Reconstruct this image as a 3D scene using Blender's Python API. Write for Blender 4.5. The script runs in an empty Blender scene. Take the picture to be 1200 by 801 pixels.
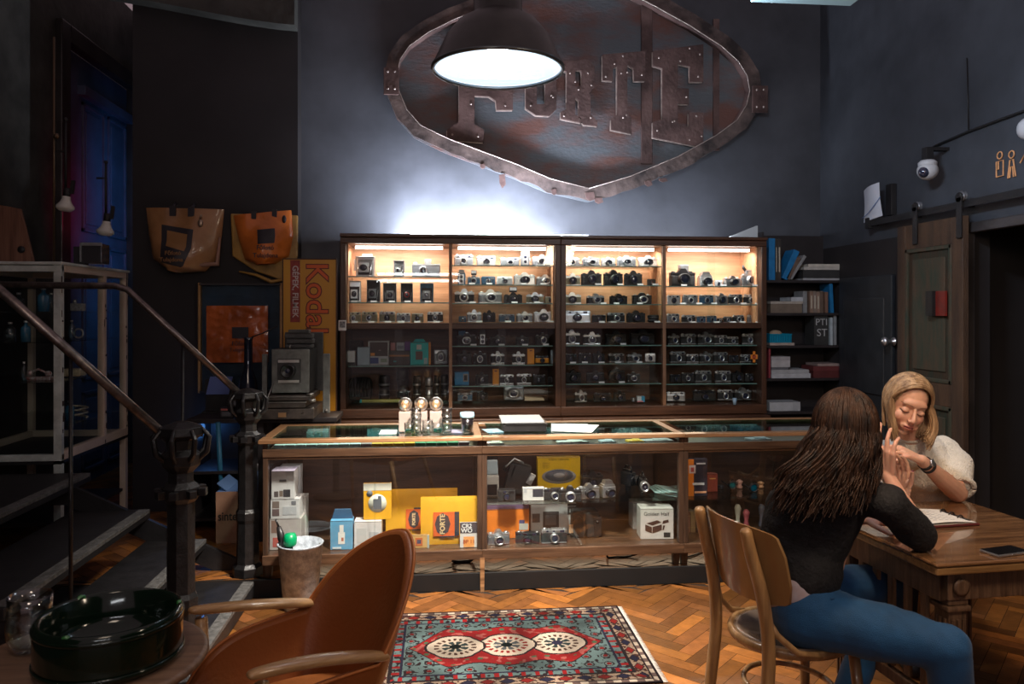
import bpy, bmesh, math, random
import numpy as np
from mathutils import Vector, Matrix, Euler, noise
random.seed(7)
SC = bpy.context.scene
COL = SC.collection
PI = math.pi
# ---------------------------------------------------------------- camera frame
H, FPX, CX, CY = 1.6, 900.0, 600.0, 365.0
TH = math.radians(5.4); TS, TC = math.sin(TH), math.cos(TH)
def C(x, d, z):            # camera-side metres (right, forward, up) -> room
    return Vector((x*TC + d*TS, -x*TS + d*TC, z))
def CD(x, d, z=0.0):       # a direction
    return C(x, d, z)
def U(px, py, d):
    return C((px-CX)/FPX*d, d, H-(py-CY)/FPX*d)
def onY(px, py, Y):
    k = (px-CX)/FPX; return U(px, py, Y/(TC-TS*k))
def onX(px, py, X):
    k = (px-CX)/FPX; return U(px, py, X/(TS+TC*k))
def onZ(px, py, z):
    return U(px, py, (H-z)*FPX/(py-CY))
# ---------------------------------------------------------------- materials
MATS = {}
def rgb(h):
    h = h.lstrip('#'); v = [int(h[i:i+2], 16)/255 for i in (0, 2, 4)]
    return tuple(x/12.92 if x <= .04045 else ((x+.055)/1.055)**2.4 for x in v)
def mat(name, col=(.5,.5,.5), rough=.5, metal=0.0, var=0.0, scale=8.0, bump=0.0, bscale=60.0, spec=.5, coat=0.0,
        emit=None, estr=0.0, stretch=(1,1,1), col2=None, contrast=(.35,.65), attr=None, detail=4.0, trans=0.0, ior=1.45, sheen=0.0, sss=0.0):
    if name in MATS: return MATS[name]
    if isinstance(col, str): col = rgb(col)
    if isinstance(col2, str): col2 = rgb(col2)
    m = bpy.data.materials.new(name); m.use_nodes = True
    nt = m.node_tree; N = nt.nodes; L = nt.links
    b = N['Principled BSDF']
    b.inputs['Base Color'].default_value = (*col, 1)
    b.inputs['Roughness'].default_value = rough; b.inputs['Metallic'].default_value = metal
    b.inputs['Specular IOR Level'].default_value = spec; b.inputs['Coat Weight'].default_value = coat
    b.inputs['Transmission Weight'].default_value = trans; b.inputs['IOR'].default_value = ior
    b.inputs['Sheen Weight'].default_value = sheen
    if sss: b.inputs['Subsurface Weight'].default_value = sss; b.inputs['Subsurface Scale'].default_value = .02
    if emit: b.inputs['Emission Color'].default_value = (*emit, 1); b.inputs['Emission Strength'].default_value = estr
    tc = N.new('ShaderNodeTexCoord'); mp = N.new('ShaderNodeMapping'); mp.inputs['Scale'].default_value = stretch
    L.new(tc.outputs['Object'], mp.inputs['Vector'])
    base = None
    if attr:
        a = N.new('ShaderNodeAttribute'); a.attribute_name = attr; base = a.outputs['Color']
        L.new(base, b.inputs['Base Color'])
    if var > 0 or col2:
        n = N.new('ShaderNodeTexNoise'); n.inputs['Scale'].default_value = scale; n.inputs['Detail'].default_value = detail
        n.inputs['Roughness'].default_value = .6
        L.new(mp.outputs['Vector'], n.inputs['Vector'])
        r = N.new('ShaderNodeValToRGB'); r.color_ramp.elements[0].position = contrast[0]; r.color_ramp.elements[1].position = contrast[1]
        L.new(n.outputs['Fac'], r.inputs['Fac'])
        if attr:
            r.color_ramp.elements[0].color = (1-var,)*3+(1,); r.color_ramp.elements[1].color = (1+var*.3,)*3+(1,)
            mx = N.new('ShaderNodeMix'); mx.data_type = 'RGBA'; mx.blend_type = 'MULTIPLY'; mx.inputs[0].default_value = 1
            L.new(base, mx.inputs[6]); L.new(r.outputs['Color'], mx.inputs[7]); L.new(mx.outputs[2], b.inputs['Base Color'])
        else:
            c1 = tuple(c*(1-var) for c in col); c2 = col2 if col2 else tuple(min(1, c*(1+var)) for c in col)
            r.color_ramp.elements[0].color = (*c1, 1); r.color_ramp.elements[1].color = (*c2, 1)
            L.new(r.outputs['Color'], b.inputs['Base Color'])
    if bump > 0:
        n2 = N.new('ShaderNodeTexNoise'); n2.inputs['Scale'].default_value = bscale; n2.inputs['Detail'].default_value = 3
        L.new(mp.outputs['Vector'], n2.inputs['Vector'])
        bp = N.new('ShaderNodeBump'); bp.inputs['Strength'].default_value = bump; bp.inputs['Distance'].default_value = .01
        L.new(n2.outputs['Fac'], bp.inputs['Height']); L.new(bp.outputs['Normal'], b.inputs['Normal'])
    MATS[name] = m
    return m
def wood(name, c1, c2, rough=.4, axis='x', scale=3.0, bump=.12, coat=0.0, contrast=(.3,.7)):
    st = {'x': (1, 14, 14), 'y': (14, 1, 14), 'z': (14, 14, 1)}[axis]
    return mat(name, c1, rough, var=.25, col2=c2, scale=scale, stretch=st, bump=bump, bscale=scale*5, coat=coat, contrast=contrast, detail=6)
def glass(name, tint=(1,1,1), refl=1.0, rough=.02, base=.0):
    """thin clear pane: transparent with a Fresnel reflection"""
    if name in MATS: return MATS[name]
    m = bpy.data.materials.new(name); m.use_nodes = True
    nt = m.node_tree; N = nt.nodes; L = nt.links
    N.remove(N['Principled BSDF']); out = N['Material Output']
    t = N.new('ShaderNodeBsdfTransparent'); t.inputs[0].default_value = (*tint, 1)
    g = N.new('ShaderNodeBsdfGlossy'); g.inputs['Roughness'].default_value = rough
    f = N.new('ShaderNodeLayerWeight'); f.inputs[0].default_value = .5
    pw = N.new('ShaderNodeMath'); pw.operation = 'POWER'; pw.inputs[1].default_value = 4.5
    L.new(f.outputs['Facing'], pw.inputs[0])
    ma = N.new('ShaderNodeMath'); ma.operation = 'MULTIPLY_ADD'; ma.inputs[1].default_value = .8*refl; ma.inputs[2].default_value = .025+base; ma.use_clamp = True
    mx = N.new('ShaderNodeMixShader')
    L.new(pw.outputs[0], ma.inputs[0]); L.new(ma.outputs[0], mx.inputs[0]); L.new(t.outputs[0], mx.inputs[1]); L.new(g.outputs[0], mx.inputs[2])
    L.new(mx.outputs[0], out.inputs[0])
    MATS[name] = m
    return m
# ---------------------------------------------------------------- mesh builder
class MB:
    def __init__(self, M=None):
        self.bm = bmesh.new(); self.M = M or Matrix()
    def _add(self, vs, fs, mi=0, smooth=False):
        bv = [self.bm.verts.new(self.M @ Vector(v)) for v in vs]
        for f in fs:
            try:
                ff = self.bm.faces.new([bv[i] for i in f]); ff.material_index = mi; ff.smooth = smooth
            except ValueError: pass
        return bv
    def box(self, c, s, mi=0, rz=0.0, R=None, bev=0.0, taper=None):
        x, y, z = s[0]/2, s[1]/2, s[2]/2
        t = taper or (1, 1)
        vs = [(-x,-y,-z),(x,-y,-z),(x,y,-z),(-x,y,-z),(-x*t[0],-y*t[1],z),(x*t[0],-y*t[1],z),(x*t[0],y*t[1],z),(-x*t[0],y*t[1],z)]
        R = R or Matrix.Rotation(rz, 4, 'Z')
        T = Matrix.Translation(c) @ R
        fs = [(0,3,2,1),(4,5,6,7),(0,1,5,4),(1,2,6,5),(2,3,7,6),(3,0,4,7)]
        if bev > 0:
            b2 = bmesh.new(); bv = [b2.verts.new(T @ Vector(v)) for v in vs]
            for f in fs: b2.faces.new([bv[i] for i in f])
            bmesh.ops.bevel(b2, geom=b2.edges[:], offset=min(bev, min(s)*.45), segments=2, affect='EDGES', profile=.6)
            b2.verts.index_update()
            self._add([v.co.copy() for v in b2.verts], [[v.index for v in f.verts] for f in b2.faces], mi)
            b2.free()
        else:
            self._add([T @ Vector(v) for v in vs], fs, mi)
        return self
    def bx(self, x0, x1, y0, y1, z0, z1, mi=0, bev=0.0):
        return self.box(((x0+x1)/2, (y0+y1)/2, (z0+z1)/2), (abs(x1-x0), abs(y1-y0), abs(z1-z0)), mi, bev=bev)
    def tube(self, pts, r, mi=0, seg=8, caps=True, smooth=True, flat=None):
        pts = [Vector(p) for p in pts]; n = len(pts)
        rs = r if isinstance(r, (list, tuple)) else [r]*n
        vs, fs = [], []
        up = None
        for i, p in enumerate(pts):
            d = (pts[min(i+1, n-1)] - pts[max(i-1, 0)])
            if d.length < 1e-9: d = Vector((0,0,1))
            d.normalize()
            if up is None:
                up = Vector((0,0,1)) if abs(d.z) < .9 else Vector((1,0,0))
                if flat is not None: up = Vector(flat)
            a = d.cross(up)
            if a.length < 1e-6: a = d.cross(Vector((1,0,0)))
            a.normalize(); b = a.cross(d).normalized(); up = b
            for j in range(seg):
                t = 2*PI*j/seg
                vs.append(p + a*math.cos(t)*rs[i] + b*math.sin(t)*rs[i]*(flatk if (flatk := getattr(self, 'flatk', 1.0)) else 1))
        for i in range(n-1):
            for j in range(seg):
                k = (j+1) % seg
                fs.append((i*seg+j, i*seg+k, (i+1)*seg+k, (i+1)*seg+j))
        if caps:
            fs.append(tuple(range(seg))[::-1]); fs.append(tuple((n-1)*seg+j for j in range(seg)))
        self._add(vs, fs, mi, smooth)
        return self
    def cyl(self, p1, p2, r, r2=None, mi=0, seg=20, smooth=True):
        return self.tube([p1, p2], [r, r if r2 is None else r2], mi, seg, True, smooth)
    def lathe(self, prof, c=(0,0,0), mi=0, seg=24, R=None, smooth=True, closed=False, cap0=True):
        T = Matrix.Translation(c) @ (R or Matrix())
        vs, fs = [], []; n = len(prof)
        for r, z in prof:
            for j in range(seg):
                t = 2*PI*j/seg; vs.append(T @ Vector((max(r, 1e-5)*math.cos(t), max(r, 1e-5)*math.sin(t), z)))
        for i in range(n-1 if not closed else n):
            i2 = (i+1) % n
            for j in range(seg):
                k = (j+1) % seg; fs.append((i*seg+j, i*seg+k, i2*seg+k, i2*seg+j))
        if not closed:
            if cap0 and prof[0][0] > 1e-4: fs.append(tuple(range(seg))[::-1])
            if prof[-1][0] > 1e-4: fs.append(tuple((n-1)*seg+j for j in range(seg)))
        self._add(vs, fs, mi, smooth)
        return self
    def sph(self, c, r, mi=0, seg=16, R=None):
        r = (r, r, r) if isinstance(r, (int, float)) else r
        T = Matrix.Translation(c) @ (R or Matrix()) @ Matrix.Diagonal((*r, 1))
        vs, fs = [], []; nr = max(4, seg//2)
        vs.append(T @ Vector((0,0,-1)))
        for i in range(1, nr):
            ph = -PI/2 + PI*i/nr
            for j in range(seg):
                t = 2*PI*j/seg; vs.append(T @ Vector((math.cos(ph)*math.cos(t), math.cos(ph)*math.sin(t), math.sin(ph))))
        vs.append(T @ Vector((0,0,1)))
        for j in range(seg):
            k = (j+1) % seg
            fs.append((0, 1+k, 1+j)); fs.append((len(vs)-1, 1+(nr-2)*seg+j, 1+(nr-2)*seg+k))
            for i in range(nr-2): fs.append((1+i*seg+j, 1+i*seg+k, 1+(i+1)*seg+k, 1+(i+1)*seg+j))
        self._add(vs, fs, mi, True)
        return self
    def prism(self, poly, y0, y1, mi=0, smooth=False):
        """poly of (x, z), extruded from y0 to y1"""
        n = len(poly)
        vs = [(x, y0, z) for x, z in poly] + [(x, y1, z) for x, z in poly]
        fs = [tuple(range(n)), tuple(range(2*n-1, n-1, -1))]
        for i in range(n):
            j = (i+1) % n; fs.append((i, n+i, n+j, j))
        self._add(vs, fs, mi, smooth)
        return self
    def quad(self, a, b, c, d, mi=0):
        self._add([a, b, c, d], [(0,1,2,3)], mi); return self
    def grid(self, fn, nu, nv, mi=0, smooth=True):
        vs = [fn(i/nu, j/nv) for j in range(nv+1) for i in range(nu+1)]
        fs = [(j*(nu+1)+i, j*(nu+1)+i+1, (j+1)*(nu+1)+i+1, (j+1)*(nu+1)+i) for j in range(nv) for i in range(nu)]
        self._add(vs, fs, mi, smooth); return self
    def out(self, name, mats, parent=None, loc=None, fixn=True):
        if fixn: bmesh.ops.recalc_face_normals(self.bm, faces=self.bm.faces[:])
        me = bpy.data.meshes.new(name); self.bm.to_mesh(me); self.bm.free()
        for m in (mats if isinstance(mats, (list, tuple)) else [mats]): me.materials.append(m)
        o = bpy.data.objects.new(name, me); COL.objects.link(o)
        if loc is not None: o.location = loc
        if parent: o.parent = parent
        return o
def tag(o, label=None, cat=None, group=None, kind=None):
    if label: o['label'] = label
    if cat: o['category'] = cat
    if group: o['group'] = group
    if kind: o['kind'] = kind
    return o
def thing(name, label, cat, loc=(0,0,0), rz=0.0, group=None):
    o = bpy.data.objects.new(name, None); COL.objects.link(o); o.location = loc; o.rotation_euler = (0,0,rz)
    o.empty_display_size = .05
    return tag(o, label, cat, group)
def struct(o): o['kind'] = 'structure'; return o
def kids(o): return [c for c in COL.objects if c.parent == o]
KID = {}
def copy_tree(o, parent=None):
    c = o.copy(); COL.objects.link(c)
    if parent: c.parent = parent
    if o.name not in KID: KID[o.name] = [k for k in bpy.data.objects if k.parent == o]
    for ch in KID[o.name]: copy_tree(ch, c)
    return c
def bevel(o, w=.003, seg=2):
    m = o.modifiers.new('bevel', 'BEVEL'); m.width = w; m.segments = seg; m.limit_method = 'ANGLE'; return o
def text(body, parent, loc, size, m, rot=(PI/2,0,0), ext=.001, name='lettering', bold=0.0, align='CENTER', sx=1.0):
    cu = bpy.data.curves.new(name, 'FONT'); cu.body = body; cu.size = size; cu.extrude = ext; cu.offset = bold
    cu.align_x = align; cu.align_y = 'CENTER'; cu.resolution_u = 3
    cu.materials.append(m)
    t = bpy.data.objects.new(name+'_c', cu); COL.objects.link(t)
    me = bpy.data.meshes.new_from_object(t.evaluated_get(bpy.context.evaluated_depsgraph_get()))
    bpy.data.objects.remove(t); bpy.data.curves.remove(cu); me.name = name
    o = bpy.data.objects.new(name, me); COL.objects.link(o); o.location = loc; o.rotation_euler = rot; o.scale = (sx,1,1)
    if parent: o.parent = parent
    return o
def plate(name, polys, y, depth, mats, parent=None, bev=0.0):
    """flat plate cut from outlines (x, z), holes where outlines nest; y = its middle"""
    cu = bpy.data.curves.new(name, 'CURVE'); cu.dimensions = '2D'; cu.fill_mode = 'BOTH'; cu.extrude = depth/2; cu.bevel_depth = bev
    for p in polys:
        s = cu.splines.new('POLY'); s.points.add(len(p)-1); s.use_cyclic_u = True
        for i, (x, z) in enumerate(p): s.points[i].co = (x, z, 0, 1)
    t = bpy.data.objects.new(name+'_c', cu); COL.objects.link(t)
    dg = bpy.context.evaluated_depsgraph_get()
    me = bpy.data.meshes.new_from_object(t.evaluated_get(dg))
    bpy.data.objects.remove(t); bpy.data.curves.remove(cu)
    me.transform(Matrix.Translation((0, y, 0)) @ Matrix.Rotation(PI/2, 4, 'X')); me.name = name
    me.materials.clear()
    for m in (mats if isinstance(mats, (list, tuple)) else [mats]): me.materials.append(m)
    o = bpy.data.objects.new(name, me); COL.objects.link(o)
    if parent: o.parent = parent
    return o
def light(kind, loc, energy, color=(1,1,1), size=.2, target=None, size_y=None, spot=None, blend=.5, name='lamp', parent=None):
    d = bpy.data.lights.new(name, kind); d.energy = energy; d.color = color
    if kind == 'AREA':
        d.size = size
        if size_y: d.shape = 'RECTANGLE'; d.size_y = size_y
    else: d.shadow_soft_size = size
    if spot: d.spot_size = spot; d.spot_blend = blend
    o = bpy.data.objects.new(name, d); COL.objects.link(o); o.location = loc
    if target is not None: o.rotation_euler = (Vector(target)-Vector(loc)).to_track_quat('-Z', 'Y').to_euler()
    return o
ORD = ['first','second','third','fourth','fifth','sixth','seventh','eighth','ninth','tenth']
# common materials
BLACK = mat('black_paint', (.012,.011,.012), .55, var=.3, scale=5, bump=.1)
BLK = mat('black_plastic', (.014,.013,.014), .35, var=.2, scale=30)
LEATHER = mat('black_leatherette', (.02,.018,.018), .6, var=.3, bump=.4, bscale=900)
CHROME = mat('satin_chrome', (.62,.63,.65), .28, metal=.9, var=.15, scale=40)
GREYM = mat('grey_metal', (.22,.23,.25), .38, metal=.6, var=.2, scale=40)
LENSG = mat('lens_glass', (.02,.025,.05), .05, spec=.9, coat=1.0)
WHITE = mat('white_card', (.72,.72,.72), .6, var=.06)
KHAKI = mat('khaki_leather', (.28,.25,.16), .6, var=.2, bump=.3, bscale=500)
PANE = glass('clear_pane', (.97,.99,.98), 1.0)
# ================================================================ ROOM
WALLG = mat('dark_grey_wall_paint', (.066,.07,.082), .42, var=.35, scale=1.6, bump=.25, bscale=7, spec=.4, contrast=(.3,.75))
WALLR = mat('charcoal_wall_paint', (.05,.055,.066), .5, var=.35, scale=1.8, bump=.25, bscale=7, spec=.35, contrast=(.3,.75))
WALLC = mat('raw_grey_wall', (.05,.05,.045), .7, var=.4, scale=3.5, bump=.4, bscale=14, contrast=(.35,.7))
BLKW = mat('black_wall', (.02,.017,.018), .7, var=.2, scale=2, bump=.1, bscale=9)
YB, XR, XL, ZC = 6.15, 3.17, -3.05, 4.6
PX349 = onY(349, 300, 6.0).x
# back wall, right of the dark opening
o = MB(); o.bx(PX349, XR+.12, YB, YB+.15, 0, ZC); struct(o.out('wall_back', WALLG))
o = MB(); o.bx(-2.29, PX349, 6.0, 6.15, 0, ZC); struct(o.out('wall_partition', BLKW))
# lighter band of vault above the partition, with a curved lower edge
pts = []
for i in range(15):
    t = i/14; x = -3.05+(PX349+3.05)*t; pts.append((x, 3.74+.22*math.sin((1-t)*PI*.5)**1.5))
pts += [(PX349, ZC), (-3.05, ZC)]
o = MB(); o.prism(pts, 5.86, 6.0); struct(o.out('wall_arch', WALLC))
# left wall with the tall doorway (y 6.45 - 8)
o = MB(); o.bx(XL-.15, XL, -3.4, 6.45, 0, ZC); o.bx(XL-.15, XL, 6.45, 8.3, 3.9, ZC); struct(o.out('wall_left', WALLC))
o = MB(); o.bx(XL-.1, -2.0, 8.15, 8.3, 0, ZC); o.bx(-2.2,-2.05, 6.15, 8.15, 0, ZC); struct(o.out('wall_corridor', BLKW))
FRM = mat('dark_gloss_frame', (.04,.035,.035), .35, var=.3, scale=5)
o = MB()
o.bx(XL-.05, XL+.05, 6.45, 6.6, 0, 3.95); o.bx(XL-.05, XL+.05, 6.6, 7.95, 3.8, 3.95); o.bx(XL-.05, XL+.05, 7.95, 8.1, 0, 3.95)
struct(bevel(o.out('trim_1', FRM), .01))
BLUED = mat('dark_blue_door_paint', (.07,.09,.16), .4, var=.2, scale=4)
o = MB()
o.bx(XL-.1, XL-.04, 6.6, 7.95, 0, 3.8)
for (a, b) in ((6.98, 7.42), (7.5, 7.9)):
    for (z0, z1) in ((.2,.9), (1.0,2.2), (2.3,3.42)):
        o.bx(XL-.045, XL-.02, a, a+.03, z0, z1); o.bx(XL-.045, XL-.02, b-.03, b, z0, z1)
        o.bx(XL-.045, XL-.02, a, b, z0, z0+.03); o.bx(XL-.045, XL-.02, a, b, z1-.03, z1)
        o.bx(XL-.045, XL-.03, a+.07, b-.07, z0+.07, z1-.07)
o.bx(XL-.045, XL+.03, 6.9, 7.95, 3.46, 3.54)
struct(bevel(o.out('door_2', BLUED), .004))
# right wall: grey above, black below; opening for the passage behind the sliding door
YO0, YO1, ZO = 2.9, 4.36, 2.12
o = MB(); o.bx(XR, XR+.15, -3.4, YB+.1, ZO, ZC); struct(o.out('wall_right', WALLR))
o = MB(); o.bx(XR, XR+.15, YO1, YB+.1, 0, ZO); o.bx(XR, XR+.15, -3.4, YO0, 0, ZO); struct(o.out('wall_right_lower', BLKW))
o = MB(); o.bx(XR+.15, XR+1.4, YO0-.3, YO0-.2, 0, 2.6); o.bx(XR+.15, XR+1.4, YO1+.2, YO1+.3, 0, 2.6); o.bx(XR+1.3, XR+1.4, YO0-.3, YO1+.3, 0, 2.6); o.bx(XR+.15, XR+1.4, YO0-.3, YO1+.3, 2.5, 2.6)
struct(o.out('wall_passage', BLKW))
o = MB(); o.bx(XR-.03, XR+.02, YO1-.05, YO1+.02, 0, ZO); o.bx(XR-.03, XR+.02, YO0, YO0+.06, 0, ZO); o.bx(XR-.03, XR+.02, YO0, YO1, ZO-.05, ZO+.01)
struct(bevel(o.out('trim_2', FRM), .006))
# low black door in the right wall, beside the bookcase
o = MB(); a = onX(988, 322, XR); b = onX(1050, 322, XR)
o.bx(XR-.035, XR-.002, b.y, a.y, 0, 1.86); o.bx(XR-.045, XR-.03, b.y+.08, a.y-.08, 1.0, 1.7); o.bx(XR-.045, XR-.03, b.y+.08, a.y-.08, .2, .85)
d1 = struct(bevel(o.out('door_1', mat('black_door_paint', (.022,.024,.028), .45, var=.2)), .008))
k = onX(1038, 400, XR-.09)
o = MB(); o.lathe([(.0,-.03),(.03,-.02),(.032,0),(.012,.02),(.012,.05),(.03,.055),(.03,.06)], k, seg=20, R=Matrix.Rotation(PI/2, 4, 'Y')); o.out('door_handle', CHROME, d1)
# ---- parquet: herringbone planks, each its own tint
PARQ = mat('oiled_oak_parquet', (.4,.2,.08), .36, attr='tint', var=.35, scale=6, stretch=(3,3,1), bump=.12, bscale=30, coat=.15, contrast=(.3,.75))
def parquet(name, x0, x1, y0, y1, z, th=.012, W=.075, K=4, ang=math.radians(45)):
    Lg = W*K; bm = bmesh.new(); cl = bm.loops.layers.color.new('tint')
    ca, sa = math.cos(ang), math.sin(ang); g = .0012
    rnd = random.Random(3)
    cxm, cym = (x0+x1)/2, (y0+y1)/2; R = math.hypot(x1-x0, y1-y0)/2+Lg
    n = int(R/W)+2*K
    def plank(u0, v0, u1, v1):
        pts = [(u0+g, v0+g), (u1-g, v0+g), (u1-g, v1-g), (u0+g, v1-g)]
        w = [(cxm+u*ca-v*sa, cym+u*sa+v*ca) for u, v in pts]
        mx = sum(p[0] for p in w)/4; my = sum(p[1] for p in w)/4
        if mx < x0-Lg*.5 or mx > x1+Lg*.5 or my < y0-Lg*.5 or my > y1+Lg*.5: return
        w = [(min(max(a, x0), x1), min(max(b, y0), y1)) for a, b in w]
        vs = [bm.verts.new((a, b, z)) for a, b in w]
        try: f = bm.faces.new(vs)
        except ValueError: return
        t = rnd.random(); k = .62+.5*rnd.random()
        c = (k*(.60-.06*t), k*(.375-.04*t), k*(.165+.015*t), 1)
        for l in f.loops: l[cl] = c
    for a in range(-n//1, n):
        for b in range(-n//(2*K)-3, n//(2*K)+4):
            # horizontal plank starts at (a + 2K b', a) pattern
            u = (a + 2*K*b)*W; v = a*W
            plank(u, v, u+Lg, v+W)
            plank(u-W, v, u, v+Lg)
    me = bpy.data.meshes.new(name); bm.to_mesh(me); bm.free(); me.materials.append(PARQ)
    return me
def herr(name, x0, x1, y0, y1, z, under):
    o = MB(); o.bx(x0, x1, y0, y1, under, z-.0015, 1)
    b = o.out(name, [PARQ, mat('parquet_gap', (.02,.012,.008), .9)])
    me = parquet(name+'_p', x0, x1, y0, y1, z)
    bm = bmesh.new(); bm.from_mesh(b.data)
    # merge both meshes, keeping the tint
    cl = bm.loops.layers.color.new('tint')
    b2 = bmesh.new(); b2.from_mesh(me); c2 = b2.loops.layers.color['tint']
    for f in b2.faces:
        if f.normal.z < 0: f.normal_flip()
        nf = bm.faces.new([bm.verts.new(v.co) for v in f.verts]); nf.material_index = 0
        col = f.loops[0][c2]
        for l in nf.loops: l[cl] = col
    bm.to_mesh(b.data); bm.free(); b2.free(); bpy.data.meshes.remove(me)
    return struct(b)
herr('floor', -3.2, 4.7, -3.4, 4.42, 0.0, -.1)
herr('floor_platform', -3.2, 4.7, 4.425, 8.3, 0.1, -.1)
o = MB(); o.bx(-1.04, 3.17, 4.405, 4.424, 0, .102); struct(bevel(o.out('trim_3', mat('black_riser', (.004,.0035,.004), .6, var=.2)), .003))

# ================================================================ STAIRS
TREAD = mat('black_stair_steel', (.010,.009,.010), .5, var=.3, scale=12, bump=.1)
NOSE = mat('worn_grey_nosing', (.08,.077,.075), .6, var=.4, scale=40, bump=.3, bscale=200)
st = thing('staircase', 'black open staircase with worn grey strips along its step edges', 'staircase', (-1.03, 3.8, 0))
SX = [-1.03, -1.35, -1.665, -2.07]; SZ = [.1, .28, .46, .64]
for i in range(4):
    x1 = SX[i]; x0 = (SX[i+1] if i < 3 else -3.01)
    y0, y1 = (3.12, 4.40) if i == 0 else ((3.12, 4.62) if i < 3 else (3.12, 4.80))
    m = MB(Matrix.Translation((1.03, -3.8, 0)))
    if i == 0: m.bx(x0-.7, x1, y0, y1, .012, SZ[0])
    else: m.bx(x0-.02, x1, y0, y1, SZ[i]-.05, SZ[i])
    t = bevel(m.out('tread', TREAD, st), .004)
    m = MB(Matrix.Translation((1.03, -3.8, 0))); m.bx(x1-.055, x1+.004, y0+.02, y1-.02, SZ[i]-.018, SZ[i]+.004)
    bevel(m.out('nosing', NOSE, t), .002)
for y in (3.13, 4.59):
    m = MB(Matrix.Translation((1.03, -3.8, 0)))
    m.prism([(-1.04,.1),(-1.30,.1),(-2.12,.50),(-3.03,.50),(-3.03,.60),(-2.07,.60)], y, y+.03)
    m.out('stringer', TREAD, st)
IRON = mat('black_cast_iron', (.015,.014,.015), .36, metal=.3, var=.3, scale=20, bump=.2, bscale=80)
STEEL = mat('worn_handrail_steel', (.16,.13,.12), .3, metal=.8, var=.4, scale=25)
def railing(label, Y, pts, zb, side):
    X0 = -1.03-.06*side
    r = thing('stair_railing', label, 'railing', (X0, Y, zb))
    M = Matrix.Translation((-X0, -Y, -zb))
    m = MB(M)
    m.lathe([(.085,0),(.085,.05),(.065,.07),(.06,.30),(.066,.32),(.066,.36),(.056,.38),(.054,.74),(.07,.76),(.074,.80),(.05,.82),(.048,.86),(.075,.89),(.08,.93),(.055,.95),(.06,.99),(.09,1.01),(.085,1.04),(.03,1.06),(0,1.065)], (X0, Y, zb), seg=8, smooth=False)
    for k in range(8):
        a = k*PI/4
        m.tube([(X0+math.cos(a)*q, Y+math.sin(a)*q, zb+z) for q, z in ((.055,.9),(.1,.94),(.11,1.0),(.085,1.03),(.08,1.0))], [.012,.012,.011,.009,.006], seg=6)
        m.box((X0+math.cos(a)*.085, Y+math.sin(a)*.085, zb+.78), (.03,.03,.03), rz=a)
    bevel(m.out('newel_post', IRON, r), .002)
    m = MB(M); m.tube(pts, .019, seg=12); m.out('handrail', STEEL, r)
    for i in range(1, 4):
        x = -1.03-.42*i
        p0 = pts[0]; p1 = pts[1]
        f = (x-p0[0])/(p1[0]-p0[0])
        if f > 1.0: continue
        zt = p0[2]+(p1[2]-p0[2])*f
        m = MB(M); zz = .1+.52*max(0, -1.03-x-.15)
        m.cyl((x, Y, max(.1, zz-.1)), (x, Y, zt-.01), .008, seg=8); m.out('baluster', IRON, r)
    return r
railing('black iron newel with steel handrail on the near side of the stairs', 3.185, [(-1.06,3.185,1.075),(-1.714,3.185,1.684),(-2.75,3.185,2.63)], .1, 0)
railing('black iron newel with handrail on the far side, beside the counter', 4.51, [(-1.06,4.51,1.06),(-1.75,4.51,1.725),(-1.82,4.51,1.745),(-2.6,4.51,1.75)], .1, 1)
# ================================================================ WALL DISPLAY CABINET
OAK = wood('cabinet_dark_wood', (.04,.017,.010), (.10,.045,.025), .38, 'x', 3)
OAKV = wood('cabinet_dark_wood_upright', (.04,.017,.010), (.10,.045,.025), .38, 'z', 3)
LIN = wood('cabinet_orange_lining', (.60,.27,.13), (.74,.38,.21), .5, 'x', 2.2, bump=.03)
LIN2 = wood('cabinet_lining_shaded', (.10,.04,.022), (.17,.075,.04), .5, 'x', 2.2, bump=.03)  # same lining wood, shade of the dim lower half put into the colour
SHG = glass('green_shelf_glass', (.95,.99,.97), 1.2, base=.01)
SHE = mat('shelf_glass_edge', (.14,.24,.21), .2, spec=.8, var=.1)
TUBE = mat('white_light_tube', (1,1,1), .4, emit=(1,.90,.84), estr=9.0)
YF, YK = 5.70, 6.10          # front and back of the cabinet
def X(px, Y=YF): return onY(px, 380, Y).x
def Zy(py, px=640, Y=5.85): return onY(px, py, Y).z
ZT, ZM, ZBOT = onY(640, 287, YF).z, onY(640, 381.5, YF).z, onY(640, 476, YF).z
XS = [X(399), X(528), X(656.5), X(778), X(897)]
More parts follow.
